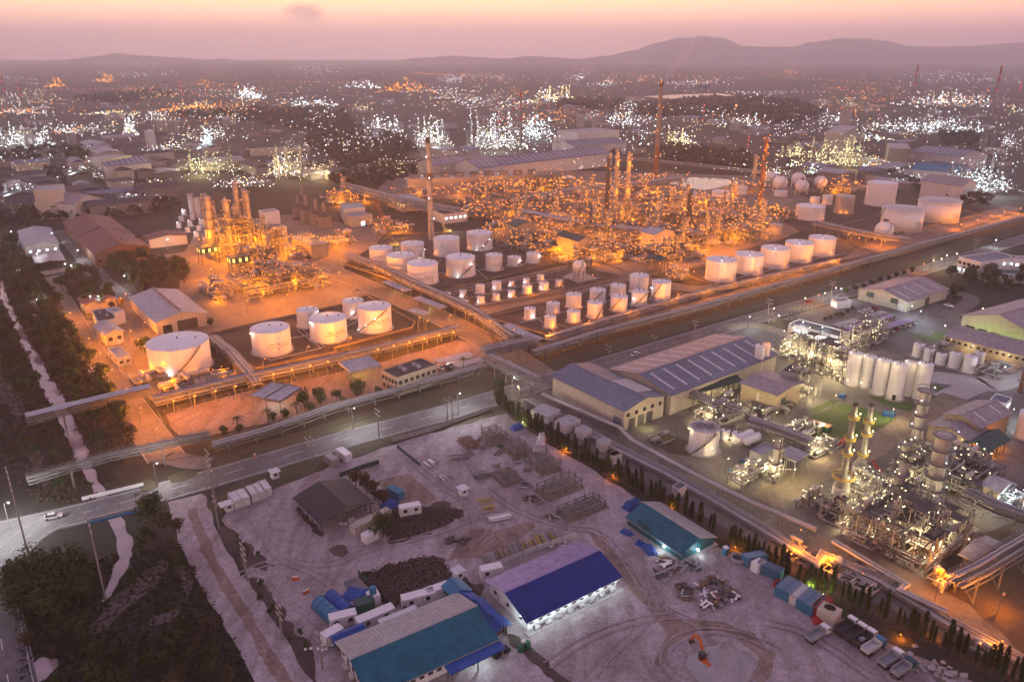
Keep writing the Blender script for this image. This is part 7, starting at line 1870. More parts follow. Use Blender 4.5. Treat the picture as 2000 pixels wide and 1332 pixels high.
# traffic markers and fences
for i, p in enumerate([pG(1650, 760), pG(1710, 835), pG(1422, 75)]):
	P = g(p); t = thing('barrier', ['upper', 'lower', 'street-side'][i] + ' orange plastic barrier standing on the ground', 'barrier', (P.x, P.y, 0), .8 * i)
	MB().box((0, 0, .45), (1.6, .4, .9)).build('body', mt['orangepaint'], t); MB().box((0, 0, .95), (1.4, .25, .12)).build('top_rail', mt['white'], t)
def fence(label, pix, h=1.8, step=2.2, mat='steel', panel=None, name='fence', dens=1, post='steel'):
	pts = [g(p) for p in pix]; o = pts[0]; t = thing(name, label, 'fence', (o.x, o.y, 0))
	pm = MB().box((0, 0, h / 2), (.12, .12, h)).mesh('post', mt[post])
	for a, b in zip(pts, pts[1:]):
		L = (b - a).length; n = max(1, int(L / step)); an = math.atan2((b - a).y, (b - a).x)
		for k in range(n):
			p = a.lerp(b, k / n) - o; inst('post', pm, t, (p.x, p.y, 0), an)
			if panel:
				q = a.lerp(b, (k + 1) / n) - o
				MB().beam((p.x, p.y, h * .48), (q.x, q.y, h * .48), .05, h * .9).build('panel', mt[panel], t)
		if not panel:
			rl = MB()
			for z in (h * .35, h * .65, h * .97): rl.beam((a.x - o.x, a.y - o.y, z), (b.x - o.x, b.y - o.y, z), .05)
			rl.build('rail', mt[mat], t)
	return t
fence('grey-green sheet fence along the top of the dirt lot', [pE(330, 1240), pE(560, 1175), pE(880, 1060)], 1.8, 4, panel='grey')
fence('dark sheet fence round the red-earth corner of the lot', [pH(610, 190), pH(720, 150), pH(830, 115)], 1.8, 3, panel='green')
fence('long green fence beside the brown field', [pH(715, 730), pH(800, 820), pH(900, 925)], 1.6, 3, panel='green')
fence('dark low fence along the upper lot track', [pH(930, 25), pH(1060, 130)], 1.4, 3, panel='green')
fence('wall of pale panels behind the blue-roofed building', [pI(190, 690), pI(420, 600), pI(640, 525)], 1.8, 4, panel='offwhite')
fence('pale picket fence stub by the arched tents', [pH(485, 890), pH(578, 860)], 1.6, 1.2, panel='grey')
fence('pale picket fence stub by the tarpaulin heap', [pH(640, 795), pH(705, 770)], 1.6, 1.2, panel='grey')
fence('steel fence along the plant road beside the guardhouse', [pD(585, 760), pD(700, 900), pD(880, 1080), pD(940, 1200)], 2.0, 4)
fence('steel fence below the rack of big lamps', [pD(920, 1085), pD(1350, 970), pD(1890, 850)], 2.0, 4)
fence('palisade fence along the gate road, west side', [pE(0, 300), pE(240, 400)], 2.0, 2.2, panel=None)
fence('palisade fence along the refinery road', [pE(920, 70), pE(1280, 170), pE(1640, 285)], 2.0, 5)
fence('white post fence of the works car park', [pF(575, 575), pF(700, 525), pF(860, 480)], 1.6, 3, post='white')
# ------------------------------------------------------------------ the street bridge over the canal
A, B = g(pG(500, 440)), g(pG(800, 365)); d = (B - A); t = thing('road_bridge', 'street bridge over the canal with a turquoise girder', 'bridge', (A.x, A.y, 0), math.atan2(d.y, d.x))
L = d.length
MB().box((L / 2, .3, .55), (L, .35, 1.0)).build('parapet', mt['pale_conc'], t); MB().box((L / 2, 13.5, .55), (L * 1.2, .4, 1.0)).build('parapet', mt['white'], t)
MB().box((L / 2, -.6, .25), (L, .5, .5)).build('girder', mt['bluebox'], t); MB().box((L / 2, -1.0, .12), (L, .25, .22)).build('service_pipe', mt['bluebox'], t)
# ------------------------------------------------------------------ poles
def power_pole(base, top, label, arms=3, twin=False):
	P = g(base); h = max(8, min(26, hz(base, top)))
	t = thing('power_pole', label, 'power pole', (P.x, P.y, 0), S_ANG + math.pi / 2 if not twin else S_ANG + 1.2, 'power poles')
	for s in ((-.9, .9) if twin else (0,)):
		MB().cyl((s, 0, 0), (s, 0, h), .24, .15, n=8).build('pole', mt['pole'], t)
	for k in range(arms):
		z = h - .5 - 1.7 * k; MB().beam((-1.8, .0, z), (1.8, .0, z), .14, .18).build('crossarm', mt['pole'], t)
		iv = MB()
		for x in (-1.6, -.8, .8, 1.6): iv.cyl((x, 0, z), (x, 0, z + .45), .08, n=6)
		iv.build('insulators', mt['white'], t, kind='stuff')
	return t, P, h
PO = [(pG(165, 645), pG(35, 110), 'tall pole at the street junction on the far left', 4), (pG(590, 870), pG(420, 400), 'tall pole in the scrub left of the canal mouth', 3), (pG(1222, 475), pG(1115, 40), 'tall pole at the head of the dirt road', 4), (pG(1380, 770), pG(1345, 565), 'shorter pole between the two scrub strips', 3),
      (pG(1575, 1090), pG(1545, 885), 'pole in the second scrub strip', 3), (pG(1215, 440), pG(1190, 310), 'short pole behind the tall pole at the dirt road', 2), (pH(440, 100), pH(415, 40), 'left pole of a street pair above the white containers', 2), (pH(465, 95), pH(445, 45), 'right pole of a street pair above the white containers', 2),
      (pE(640, 1120), pE(638, 1045), 'left pole of the street pair near the lot fence', 2), (pE(668, 1110), pE(662, 1040), 'right pole of the street pair near the lot fence', 2), (pE(258, 1215), pE(245, 1055), 'street pole left of the lot corner', 2), (pE(1535, 830), pE(1540, 700), 'street pole behind the huge hall', 2),
      (pF(158, 675), pF(165, 560), 'street pole above the huge hall roof', 2), (pF(568, 550), pF(575, 440), 'street pole at the works entrance', 2), (pF(920, 440), pF(925, 340), 'street pole beside the cream warehouse', 2), (pF(1490, 265), pF(1495, 195), 'street pole at the upper right', 2), (pF(1725, 175), pF(1728, 110), 'street pole near the upper right offices', 2),
      (pG(1800, 1260), pG(1795, 1070), 'pole beside the bottom building', 2), (pE(1790, 745), pE(1790, 700), 'small street pole behind the pale slope', 1)]
PP = []
for b_, t_, lb, ar in PO: PP.append(power_pole(b_, t_, lb + ', with crossarms', ar))
def wires(label, seq, n=3):
	o = PP[seq[0]][1]; t = thing('power_line', label, 'cable', (o.x, o.y, 0))
	for k in range(n):
		mb = MB(); off = (-1.4 + 1.4 * k)
		for a, b in zip(seq, seq[1:]):
			pa, pb = PP[a][1], PP[b][1]; za, zb = PP[a][2] - .2 - 1.0 * (k % 2), PP[b][2] - .2 - 1.0 * (k % 2)
			dd = (pb - pa).normalized(); nn = Vector((-dd.y, dd.x, 0)) * off; prev = None
			for q in range(9):
				f = q / 8; p = pa.lerp(pb, f) + nn - o; z = za + (zb - za) * f - 4 * f * (1 - f) * min(2.2, (pb - pa).length * .02)
				if prev: mb.beam(prev, (p.x, p.y, z), .05)
				prev = (p.x, p.y, z)
		mb.build('wire', mt['darksteel'], t, kind='stuff')
wires('sagging cables along the dirt road poles', [2, 5, 3, 4, 17]); wires('sagging cables from the junction pole over the canal mouth', [0, 2]); wires('sagging street cables above the verge', [2, 6, 10, 8, 11, 12, 13, 14, 15, 16])
# ================================================================== VEGETATION
rv = random.Random(11)
# cypress hedge along the works
HEDGE = [pE(920, 1025), pE(1000, 1085), pI(560, 25), pI(860, 185), pI(1150, 340), pI(1425, 490)], [pI(1500, 545), pI(1700, 660), pI(1990, 830)], [pJ(850, 800), pJ(1100, 915), pJ(1250, 985), pJ(1400, 1060), pJ(1700, 1200), pJ(2050, 1360)]
hi = 0; pts_all = []
for seg in HEDGE:
	ps = [g(p) for p in seg]; carry = 0.0
	for a, b in zip(ps, ps[1:]):
		L = (b - a).length; d = carry
		while d < L:
			pts_all.append(a.lerp(b, d / L)); d += rv.choice([1.25, 1.35, 1.45, 1.5, 1.6, 2.6])
		carry = d - L
for i, p in enumerate(pts_all):
	t = thing('cypress_tree', 'narrow dark cypress in the hedge row beside the low pipes', 'tree', (p.x + rv.uniform(-.3, .3), p.y + rv.uniform(-.3, .3), 0), rv.uniform(0, 6), 'cypress hedge')
	s = rv.uniform(.62, 1.15); t.scale = (s * rv.uniform(.85, 1.2), s, s * rv.uniform(.8, 1.25)); t.rotation_euler = (rv.uniform(-.06, .06), rv.uniform(-.06, .06), rv.uniform(0, 6))
	inst('foliage', CYP[i % 4], t); inst('trunk', CYPT, t)
for i, (x, y) in enumerate([(912, 1000), (930, 1010), (945, 1020)]):
	P = g(pE(x, y)); t = thing('cypress_tree', '%s of three tall cypresses at the street end of the hedge' % ordinal(i), 'tree', (P.x, P.y, 0), i); t.scale = (1.3, 1.3, 1.5)
	inst('foliage', CYP[i], t); inst('trunk', CYPT, t)
# green and orange lamps at the hedge foot
for i, (p, c, w) in enumerate([(pE(1060, 1135), 'g', 700), (pE(1300, 1285), 'o', 600), (pI(590, 40), 'o', 500), (pI(850, 185), 'o', 600), (pI(1175, 355), 'o', 600), (pI(1530, 585), 'o', 800), (pJ(800, 805), 'g', 900), (pJ(880, 850), 'g', 600), (pJ(1310, 1075), 'o', 800), (pJ(1495, 1065), 'o', 400)]):
	P = g(p); t = thing('hedge_lamp', '%s ground lamp at the foot of the cypress hedge, counted from the street, %s' % (ordinal(i), 'yellow-green' if c == 'g' else 'orange'), 'lamp', (P.x, P.y, 0), 0, 'hedge lamps')
	d = (g(p) - Vector((0, 0, 0))).normalized()
	MB().box((0, 0, .2), (.4, .4, .4)).build('housing', mt['darksteel'], t); MB().bulb((0, 0, .5), .2).build('bulb', EMAT[c], t)
	light(t, (-.3, -1.0, 1.0), (.85, 1.0, .2) if c == 'g' else ORANGE, w * .8, .25)
# belts of trees on the left
def belt(pix, sp, label, group, smin=.7, smax=1.2, big=False, maxn=999, kinds=None):
	out = scatter(pix, sp, rv); rv.shuffle(out)
	for p in out[:maxn]:
		tree(p, label, rv.uniform(smin, smax), None if kinds is None else rv.choice(kinds), group, big, rv)
	return len(out)
n1 = belt([pD(40, 250), pD(190, 250), pD(300, 420), pD(360, 560), pD(460, 720), pD(560, 860), pD(640, 1000), pD(720, 1100), pD(760, 1250), pD(700, 1320), pD(560, 1300), pD(500, 1220), pD(420, 1120), pD(380, 1030), pD(300, 900), pD(230, 790), pD(160, 660), pD(90, 510), pD(40, 400)],
          6.4, 'dark leafy tree in the belt between canal and plant road', 'tree belt right of the canal', .75, 1.2)
n2 = belt([pD(0, 470), pD(60, 600), pD(110, 720), pD(170, 850), pD(230, 960), pD(290, 1060), pD(310, 1130), pD(200, 1120), pD(140, 1020), pD(60, 860), pD(0, 760)], 6.2, 'dark leafy tree in the belt left of the canal', 'tree belt left of the canal', .7, 1.15)
n3 = belt([pD(290, 320), pD(480, 290), pD(560, 330), pD(640, 440), pD(700, 500), pD(600, 520), pD(440, 500), pD(340, 400)], 8, 'dark tree round the red-roofed houses at left', 'trees by the red houses', .8, 1.2)
n4 = belt([pD(560, 200), pD(700, 120), pD(800, 170), pD(830, 250), pD(1020, 270), pD(1080, 350), pD(860, 400), pD(740, 380), pD(620, 300)], 8, 'dark tree in the grove behind the grey warehouse', 'grove behind the grey warehouse', .9, 1.4)
n5 = belt([pD(0, 150), pD(90, 130), pD(130, 200), pD(60, 260), pD(0, 300)], 8, 'dark tree at the upper left edge', 'trees at the upper left edge', .8, 1.2)
n6 = belt([pG(120, 20), pG(320, 0), pG(420, 150), pG(500, 300), pG(340, 290), pG(260, 150), pG(140, 130)], 6, 'low tree beside the canal above the street bridge', 'trees above the street bridge', .4, .7, kinds=[0, 2, 5, 6])
n7 = belt([pG(560, 120), pG(640, 80), pG(760, 200), pG(700, 300), pG(620, 300)], 6, 'low tree right of the canal above the street bridge', 'trees above the bridge, right', .35, .6, kinds=[0, 2, 5, 6])
n8 = belt([pF(1560, 320), pF(1760, 290), pF(1930, 380), pF(1900, 410), pF(1700, 370)], 6.5, 'dark round tree in the grove beside the upper right offices', 'grove by the upper right offices', .8, 1.2)
n9 = belt([pF(1580, 400), pF(1660, 390), pF(1680, 440), pF(1560, 470), pF(1500, 460)], 6, 'small dark tree beside the cream warehouse', 'trees by the cream warehouse', .5, .8)
n10 = belt([pF(1930, 310), (2080, 525), (2080, 600), pF(1960, 380)], 7, 'dark tree at the right picture edge', 'trees at the right edge', .8, 1.2)
for i, (x, y, s) in enumerate([(220, 760, 1.25), (330, 800, 1.2), (160, 880, 1.1), (420, 700, 1.0), (290, 900, 1.15), (120, 800, 1.0), (440, 830, .95)]):
	tree(pG(x, y + 60), '%s broad dark tree in the big clump at the lower left' % ordinal(i), s, None, 'clump at the lower left', True, rv)
belt([pG(100, 940), pG(420, 900), pG(560, 960), pG(480, 1120), pG(640, 1160), pG(900, 1080), pG(1100, 960), pG(1260, 1080), pG(1420, 1331), pG(1100, 1420), pG(300, 1400), pG(160, 1180)], 5.2, 'low dark tree in the scrub at the lower left', 'scrub at the lower left', .30, .8, kinds=[0, 1, 2, 3, 4, 5, 6])
for i, (x, y, s) in enumerate([(860, 440, 1.0), (930, 500, .8), (1000, 500, .7)]): tree(pG(x, y), '%s tree at the right end of the street bridge' % ordinal(i), s, 5 if i else 1, 'trees at the bridge end', i == 0, rv)
belt([pG(770, 540), pG(960, 520), pG(1060, 640), pG(1160, 820), pG(1240, 960), pG(1140, 940), pG(1000, 760), pG(860, 700), pG(740, 880), pG(700, 860), pG(780, 700)], 5.6, 'dry bush along the dirt road at the lower left', 'bushes along the dirt road', .35, .65, kinds=[1, 3, 5, 6, 7])
for i, (x, y, s) in enumerate([(700, 240, .8), (760, 265, .85), (800, 300, .8), (830, 345, .75), (860, 330, .6)]): tree(pH(x, y), '%s brown tree behind the dark-roofed barn' % ordinal(i), s, 5 + i % 3, 'brown trees behind the barn', False, rv)
tree(pH(850, 520), 'round dark bush in front of the long cream container', .72, None, None, True, rv)
belt([pG(1228, 480), pG(1300, 500), pG(1420, 590), pG(1520, 690), pG(1400, 690), pG(1320, 650), pG(1240, 540)], 3.0, 'low bush on the first scrub strip beside the dirt road', 'bushes on the scrub strips', .14, .26, kinds=[0, 3, 5])
belt([pG(1370, 780), pG(1440, 750), pG(1500, 830), pG(1640, 1000), pG(1720, 1150), pG(1600, 1150), pG(1500, 960)], 3.2, 'low bush on the second scrub strip beside the dirt road', 'bushes on the scrub strips, second', .14, .28, kinds=[0, 3, 5])
for i, (x, y, s, bg) in enumerate([(140, 1000, .72, True), (60, 1040, .5, False), (260, 990, .55, False), (650, 870, .6, False), (680, 880, .5, False)]): tree(pE(x, y), '%s rounded tree between the orange lot and the pipe rack' % ordinal(i), s, 1, 'trees along the orange lot', bg, rv)
for i, (x, y, s) in enumerate([(1790, 1040, 1.0), (1700, 1060, .9), (1740, 1090, .7), (1600, 1110, .6), (1520, 1130, .6), (1880, 1010, .6), (1260, 1215, .55), (1340, 1190, .5)]): tree(pD(x, y), '%s bush in the row below the orange lot, counted from the right' % ordinal(i), s, rv.choice([0, 1, 2]), 'bushes below the orange lot', False, rv)
for i, p in enumerate([pE(730, 860), pE(490, 920), pE(368, 945)]): palm(p, ['palm right of the brick office block', 'palm in front of the brick office block', 'palm at the left corner of the brick office block'][i], 7 - i, 'palms', rv)
for i, p in enumerate([pD(1330, 1180), pD(1500, 1140), pD(1660, 1100)]): palm(p, '%s palm below the orange lot, from the left' % ordinal(i), 5.5, 'palms below the orange lot', rv)
for i, (x, y) in enumerate([(1050, 720), (1040, 730)]): tree(pE(x, y), ['dark tree at the plant gate', 'second dark tree at the plant gate'][i], .8, 0, 'gate trees', False, rv)
tree(pD(810, 740), 'round dark tree left of the largest tank', .85, 1, None, True, rv); tree(pD(1180, 600), 'dark bush at the corner of the grey warehouse', .7, 0, None, False, rv)
for i, (x, y) in enumerate([(890, 570), (920, 562), (950, 548), (980, 540), (1010, 528), (1040, 515)]): tree(pF(x, y), '%s rounded green tree in the car park row' % ordinal(i), .42, rv.choice([0, 1, 2]), 'car park trees', False, rv)
for i in range(9): tree(g(pF(1000, 420)).lerp(g(pF(1370, 300)), i / 8), '%s shrub along the street beside the cream warehouse' % ordinal(i), .55, rv.choice([0, 1]), 'street shrubs', False, rv)
# ground cover that nobody could count
def tufts(name, label, pix, sp, size, mat, seed):
	rn = random.Random(seed); mb = MB()
	for p in scatter(pix, sp, rn, .5):
		for k in range(3):
			a = rn.uniform(0, 3.14); d = Vector((math.cos(a), math.sin(a), 0)) * size * rn.uniform(.5, 1.1); h = size * rn.uniform(.5, 1.2); o = Vector((rn.uniform(-.5, .5), rn.uniform(-.5, .5), 0)) * sp
			q = p + o; mb.add([q - d, q + d, q + d * .6 + Vector((rn.uniform(-.2, .2), rn.uniform(-.2, .2), h)), q - d * .6 + Vector((0, 0, h * .8))], [(0, 1, 2, 3)])
	o = mb.build(name, mt[mat]); tag(o, label, 'undergrowth', kind='stuff')
tufts('undergrowth', 'low scrub covering the ground at the lower left', [pG(60, 700), pG(560, 640), pG(1000, 560), pG(1250, 1000), pG(1460, 1400), pG(120, 1400)], 1.15, .5, 'leaf', 1)
tufts('undergrowth', 'dry undergrowth along the canal at the left', [pD(0, 420), pD(200, 250), pD(760, 1200), pD(700, 1330), pG(540, 330), pG(200, 330), pG(0, 60)], 1.7, .6, 'leaf2', 2)
tufts('rough_grass', 'rough brown grass on the field between the site buildings', [pH(715, 725), pH(1000, 640), pH(1130, 620), pH(1280, 720), pH(1400, 850), pH(1200, 800), pH(900, 930), pH(740, 770)], .75, .28, 'leaf2', 3)
tufts('rough_grass', 'rough brown grass round the blue tarpaulin', [pH(840, 380), pH(1080, 350), pH(1300, 370), pH(1280, 420), pH(960, 550), pH(880, 560)], .75, .28, 'leaf2', 4)
tufts('rough_grass', 'rough grass along the hedge bank', [pE(960, 1060), pI(560, 30), pI(1430, 500), pJ(760, 760), pJ(1500, 1110), pJ(2000, 1340), pJ(2000, 1400), pJ(1200, 1010), pI(1990, 860), pI(1150, 370), pI(560, 50)], .9, .3, 'leaf2', 5)
# ================================================================== STREET AND YARD LAMPS
BIG = [pD(970, 1008), pD(1088, 982), pD(1203, 954), pD(1315, 928), pD(1527, 860), pD(1630, 835), pD(1732, 812), pD(1830, 790), pE(252, 722), pE(340, 702), pE(427, 682), pE(511, 662), pE(593, 642), pE(674, 624)]
for i, p in enumerate(BIG): street_lamp(g(p, 6.3) - TV * -1.6 - Vector((0, 0, 6.3)), '%s big orange lamp in the row above the orange lot, from the left' % ordinal(i), 'o', 6.6, 2600, 1.5, 'row of big orange lamps', arm=1.6, ang=S_ANG - math.pi / 2)
YL = [pD(570, 700), pD(497, 735), pD(560, 820), pD(625, 915), pD(705, 1025), pD(785, 1140), pD(872, 1260), pD(392, 585), pD(700, 840), pD(788, 985), pD(805, 780), pD(770, 740), pD(728, 690), pD(655, 745), pD(808, 640), pD(895, 640), pD(1140, 590), pD(465, 540), pD(700, 475), pD(672, 500)]
for i, p in enumerate(YL): street_lamp(p, '%s orange lamp beside the left plant road and its sheds' % ordinal(i), 'o', 6, 2400, 1.0, 'lamps of the left plant road', cast=True)
YM = [pE(95, 740), pE(315, 690), pE(522, 640), pE(478, 620), pD(1475, 860), pD(1718, 790), pD(1950, 735), pE(560, 395), pE(380, 455), pE(230, 330), pE(1145, 435), pE(1440, 370), pE(1240, 235), pE(1290, 240), pE(1510, 255), pE(1815, 300), pE(2005, 350), pE(820, 500), pE(650, 605), pE(1000, 690), pE(870, 640), pE(760, 600)]
for i, p in enumerate(YM): street_lamp(p, '%s slim orange lamp among the tank yards' % ordinal(i), 'o', 6.5, 3000, .9, 'lamps of the tank yards', cast=i % 4 != 3)
RB = [pE(1200, 690), pE(1420, 620), pE(1650, 560), pE(1880, 500), pF(60, 470), pF(230, 440), pF(380, 400), pF(500, 375), pF(620, 350), pF(740, 320), pF(860, 290), pF(960, 262), pF(1070, 140), pF(1215, 155), pC(1640, 1290), pC(1730, 1265), pC(1880, 1215), pC(1970, 1195), pC(1810, 1240), pF(1010, 120)]
for i, p in enumerate(RB): street_lamp(p, '%s orange lamp along the plant boundary road, from the gate' % ordinal(i), 'o', 5, 4200, .95, 'boundary road lamps')
GL = [pD(1380, 525), pD(1600, 490), pD(1450, 435), pD(1300, 370), pD(1175, 340), pD(1800, 440), pD(1890, 360), pD(1755, 330), pD(1610, 150), pD(1930, 165), pD(1110, 165), pE(20, 190), pE(80, 165), pE(1140, 80), pE(1510, 240), pE(1410, 210), pE(1030, 100), pE(1900, 260), pF(60, 215), pF(370, 150), pF(290, 180), pE(960, 60)]
for i, p in enumerate(GL): street_lamp(p, '%s orange lamp round the refinery paving' % ordinal(i), 'o', 7, 7000, 1.0, 'lamps round the refinery paving', cast=True)
WL = [(pD(505, 500), 'c'), (pD(695, 380), 'w'), (pD(720, 190), 'w'), (pD(935, 165), 'w'), (pD(515, 215), 'w'), (pD(435, 230), 'w'), (pD(548, 500), 'c'), (pD(65, 120), 'c'), (pD(290, 130), 'c'), (pD(210, 250), 'w'), (pD(365, 310), 'w'), (pD(400, 320), 'w'), (pD(110, 350), 'w'), (pD(210, 520), 'w')]
for i, (p, c) in enumerate(WL): street_lamp(p, '%s white lamp among the trees and sheds at the left' % ordinal(i), c, 7, 1800, .9, 'white lamps at the left')
WR = [(pF(455, 608), 'c'), (pF(590, 560), 'y'), (pF(615, 600), 'w'), (pF(750, 640), 'c'), (pF(858, 670), 'c'), (pF(765, 500), 'y'), (pF(840, 480), 'o'), (pF(875, 470), 'y'), (pF(935, 440), 'c'), (pF(965, 445), 'c'), (pF(1130, 460), 'c'), (pF(1285, 500), 'c'), (pF(1358, 545), 'c'), (pF(1405, 575), 'c'), (pF(1480, 280), 'y'), (pF(1525, 270), 'y'), (pF(1555, 250), 'c'), (pF(1610, 240), 'y'), (pF(1425, 300), 'o'), (pF(1830, 160), 'c'), (pF(1750, 560), 'y'), (pF(1540, 660), 'w'), (pF(1915, 1145), 'c'), (pF(1870, 900), 'w'), (pF(1210, 900), 'w')]
for i, (p, c) in enumerate(WR): street_lamp(p, '%s bright lamp round the car park and yards of the works' % ordinal(i), c, 6, 1500, .95, 'works yard lamps')
YW = [(pF(1250, 1130), 'y'), (pF(930, 1050), 'y'), (pF(600, 1150), 'y'), (pF(240, 1010), 'g'), (pF(480, 1010), 'g'), (pF(400, 1100), 'g'), (pF(1000, 900), 'y'), (pJ(330, 170), 'y'), (pJ(700, 230), 'g'), (pJ(840, 330), 'y'), (pJ(1120, 560), 'y'), (pJ(1420, 640), 'o'), (pJ(1560, 500), 'y'), (pJ(1700, 420), 'y'), (pJ(1500, 880), 'o'), (pJ(1850, 950), 'o'), (pE(1020, 1000), 'y')]
for i, (p, c) in enumerate(YW): street_lamp(p, '%s yard lamp among the process equipment of the works' % ordinal(i), c, 5, 1300, .8, 'lamps in the works equipment')
for i, p in enumerate([(-30, 1062), pG(880, 250), (690, 840), pE(700, 1085), pE(1000, 990), pG(60, 480)]):
	t = street_lamp(p, '%s white street lamp along the main street' % ordinal(i), 'w', 8, [5000, 2200, 4200, 4200, 2600, 5000][i], .5, 'main street lamps')
# ================================================================== LEFT MIDDLE DISTANCE
for i, (x, y0, y1, rz_) in enumerate([(1075, 1195, 1085, 15), (1112, 1215, 1102, 15), (1152, 1235, 1118, 15), (1196, 1252, 1140, 15)]):
	b = pA(x, y0); tower('%s of four plain white towers left of the orange towers' % ordinal(i), b, pA(x, y1), rz_ * .35 * mpp(g(b)), name='white_tower', mat='offwhite', plats=1, col='w', lampn=0, taper=1.0)
rw = random.Random(21); k = 0
for row in range(3):
	for j in range(5):
		x = 1000 + j * 48 + row * 14; y = 1235 + j * 26 - row * 36 + 10
		tank((x, y), 13, y + 30, pA, '%s little white tank in row %s of the brightly lit tank park' % (ordinal(j), ['one', 'two', 'three'][row]), [(-.3, 1.3, 'w', 900)] if (j + row) % 2 == 0 else [], rings=0, detail=0, rail=False, group='brightly lit little tank park')
for i, (x, y0, y1, w) in enumerate([(1668, 1210, 1090, 30), (1715, 1235, 1090, 32), (1770, 1255, 1115, 34), (1815, 1270, 1130, 34), (1690, 1180, 1040, 26)]):
	b = pA(x, y0); P = g(b); h = hz(b, pA(x, y1)); r = w * .35 * mpp(P)
	t = thing('furnace', '%s dark furnace with tapering hood and stack behind the left unit' % ordinal(i), 'furnace', (P.x, P.y, 0), S_ANG, 'dark furnaces')
	MB().box((0, 0, h * .22), (r * 1.7, r * 1.7, h * .44)).build('casing', mt['hazevessel'], t)
	MB().cyl((0, 0, h * .44), (0, 0, h * .62), r * 1.1, r * .4, n=4).build('hood', mt['darksteel'], t)
	MB().cyl((0, 0, h * .6), (0, 0, h), r * .3, r * .26, n=12).build('stack', mt['hazevessel'], t)
# cranes among the refinery
for i, (b, tp_) in enumerate([(pE(345, 150), pB(235, 1105)), (pE(640, 75), pE(612, 22))]):
	P = g(b); h = hz(b, tp_) ; T = g(tp_, h)
	t = thing('crane', ['tall orange lattice boom crane behind the upper tank farm', 'small yellow boom crane behind the upper tank farm'][i], 'crane', (P.x, P.y, 0))
	d = (T - P); mb = MB(); n = 16; w = .9 if i == 0 else .5
	s = Vector((-d.y, d.x, 0)).normalized() * w; up = s.cross(d).normalized() * w
	cs = [s + up, s - up, -s - up, -s + up]
	for k in range(n):
		a0, a1 = d * (k / n), d * ((k + 1) / n)
		for q in range(4): mb.beam(a0 + cs[q], a1 + cs[q], .22); mb.beam(a0 + cs[q], a1 + cs[(q + 1) % 4], .14)
	mb.build('boom', mt['rust' if i == 0 else 'yellow'], t)
	MB().box((0, 0, 1.6), (6, 3, 2.4)).build('carriage', mt['yellow'], t); MB().box((0, 1.6, .5), (6.5, .8, 1.0)).build('track', mt['black'], t); MB().box((0, -1.6, .5), (6.5, .8, 1.0)).build('track', mt['black'], t)
	light(t, (3, -3, 4), WHITE, 1500, .4)
# ================================================================== FAR INDUSTRY
FARM = {'w': 'fw', 'o': 'fo', 'y': 'fy', 'c': 'fc', 'g': 'fg'}
def far_plant(label, pix, wpx, hpx_, col, n, seed, cols=4, col2=None, deep=.6):
	rn = random.Random(seed); P = g(pix); m = mpp(P)
	W = wpx * m; H = max(8, hpx_ * m); D = W * deep
	t = thing('far_plant', label, 'refinery', (P.x, P.y, 0), 0, 'far plants')
	# silhouettes
	nb = max(3, int(wpx / 14))
	for k in range(min(nb, 9)):
		x, y = rn.uniform(-.5, .42) * W, rn.uniform(0, D); w = rn.uniform(.06, .16) * W; h = H * rn.uniform(.25, .75); dp = rn.uniform(.1, .25) * D + 6
		fb = MB(); frame_block(fb, x, y, x + w, y + dp, [h * (q + 1) / 3 for q in range(3)], max(7, w / 2.5), .45 * m, rn, .4)
		fb.build('steel_frame', mt['hazevessel'], t)
		if rn.random() < .7: MB().box((x + w / 2, y + dp / 2, h * .25), (w * .8, dp * .7, h * .5)).build('block', mt['hazevessel'], t)
	lb = MB()
	for k in range(cols):
		x, y = rn.uniform(-.4, .4) * W, rn.uniform(0, D) ; h = H * rn.uniform(.7, 1.0)
		MB().cyl((x, y, 0), (x, y, h), max(1.2, .9 * m), n=8).build('column', mt['hazevessel'], t)
		for q in range(int(h / (4 * m)) + 2): lb.bulb((x + rn.uniform(-1, 1) * 1.6 * m, y - 1.4 * m, h * rn.uniform(.2, 1)), rn.uniform(.6, 1.2) * m)
	pm = MB()
	for k in range(6):
		y = rn.uniform(0, D); z = rn.uniform(3, 9); pm.cyl((-W / 2, y, z), (W / 2, y, z), max(.4, .3 * m), n=5)
	pm.build('pipework', mt['hazevessel'], t, kind='stuff')
	l2 = MB()
	for k in range(int(n * 1.5)):
		x = max(-.5, min(.5, rn.gauss(0, .26))) * W; y = rn.uniform(-.1, 1.0) * D
		e = 1 - (2 * x / W) ** 2
		z = 3 + abs(rn.gauss(0, .34)) * H * e
		s = (rn.uniform(.45, .95) if rn.random() < .68 else rn.uniform(1.0, 1.7)) * m
		(l2 if col2 and rn.random() < .3 else lb).bulb((x, y, min(z, H)), s)
	lb.build('lamps', EMAT[FARM[col]], t, kind='stuff')
	if l2.v: l2.build('other_lamps', EMAT[FARM[col2]], t, kind='stuff')
	if pix[1] > 255 and hpx_ > 30: light(t, (0, -D * .1 - 4, H * .35 + 4), LCOL[col], 40 * W * W * .25 + 6000, 2.0)
	return t
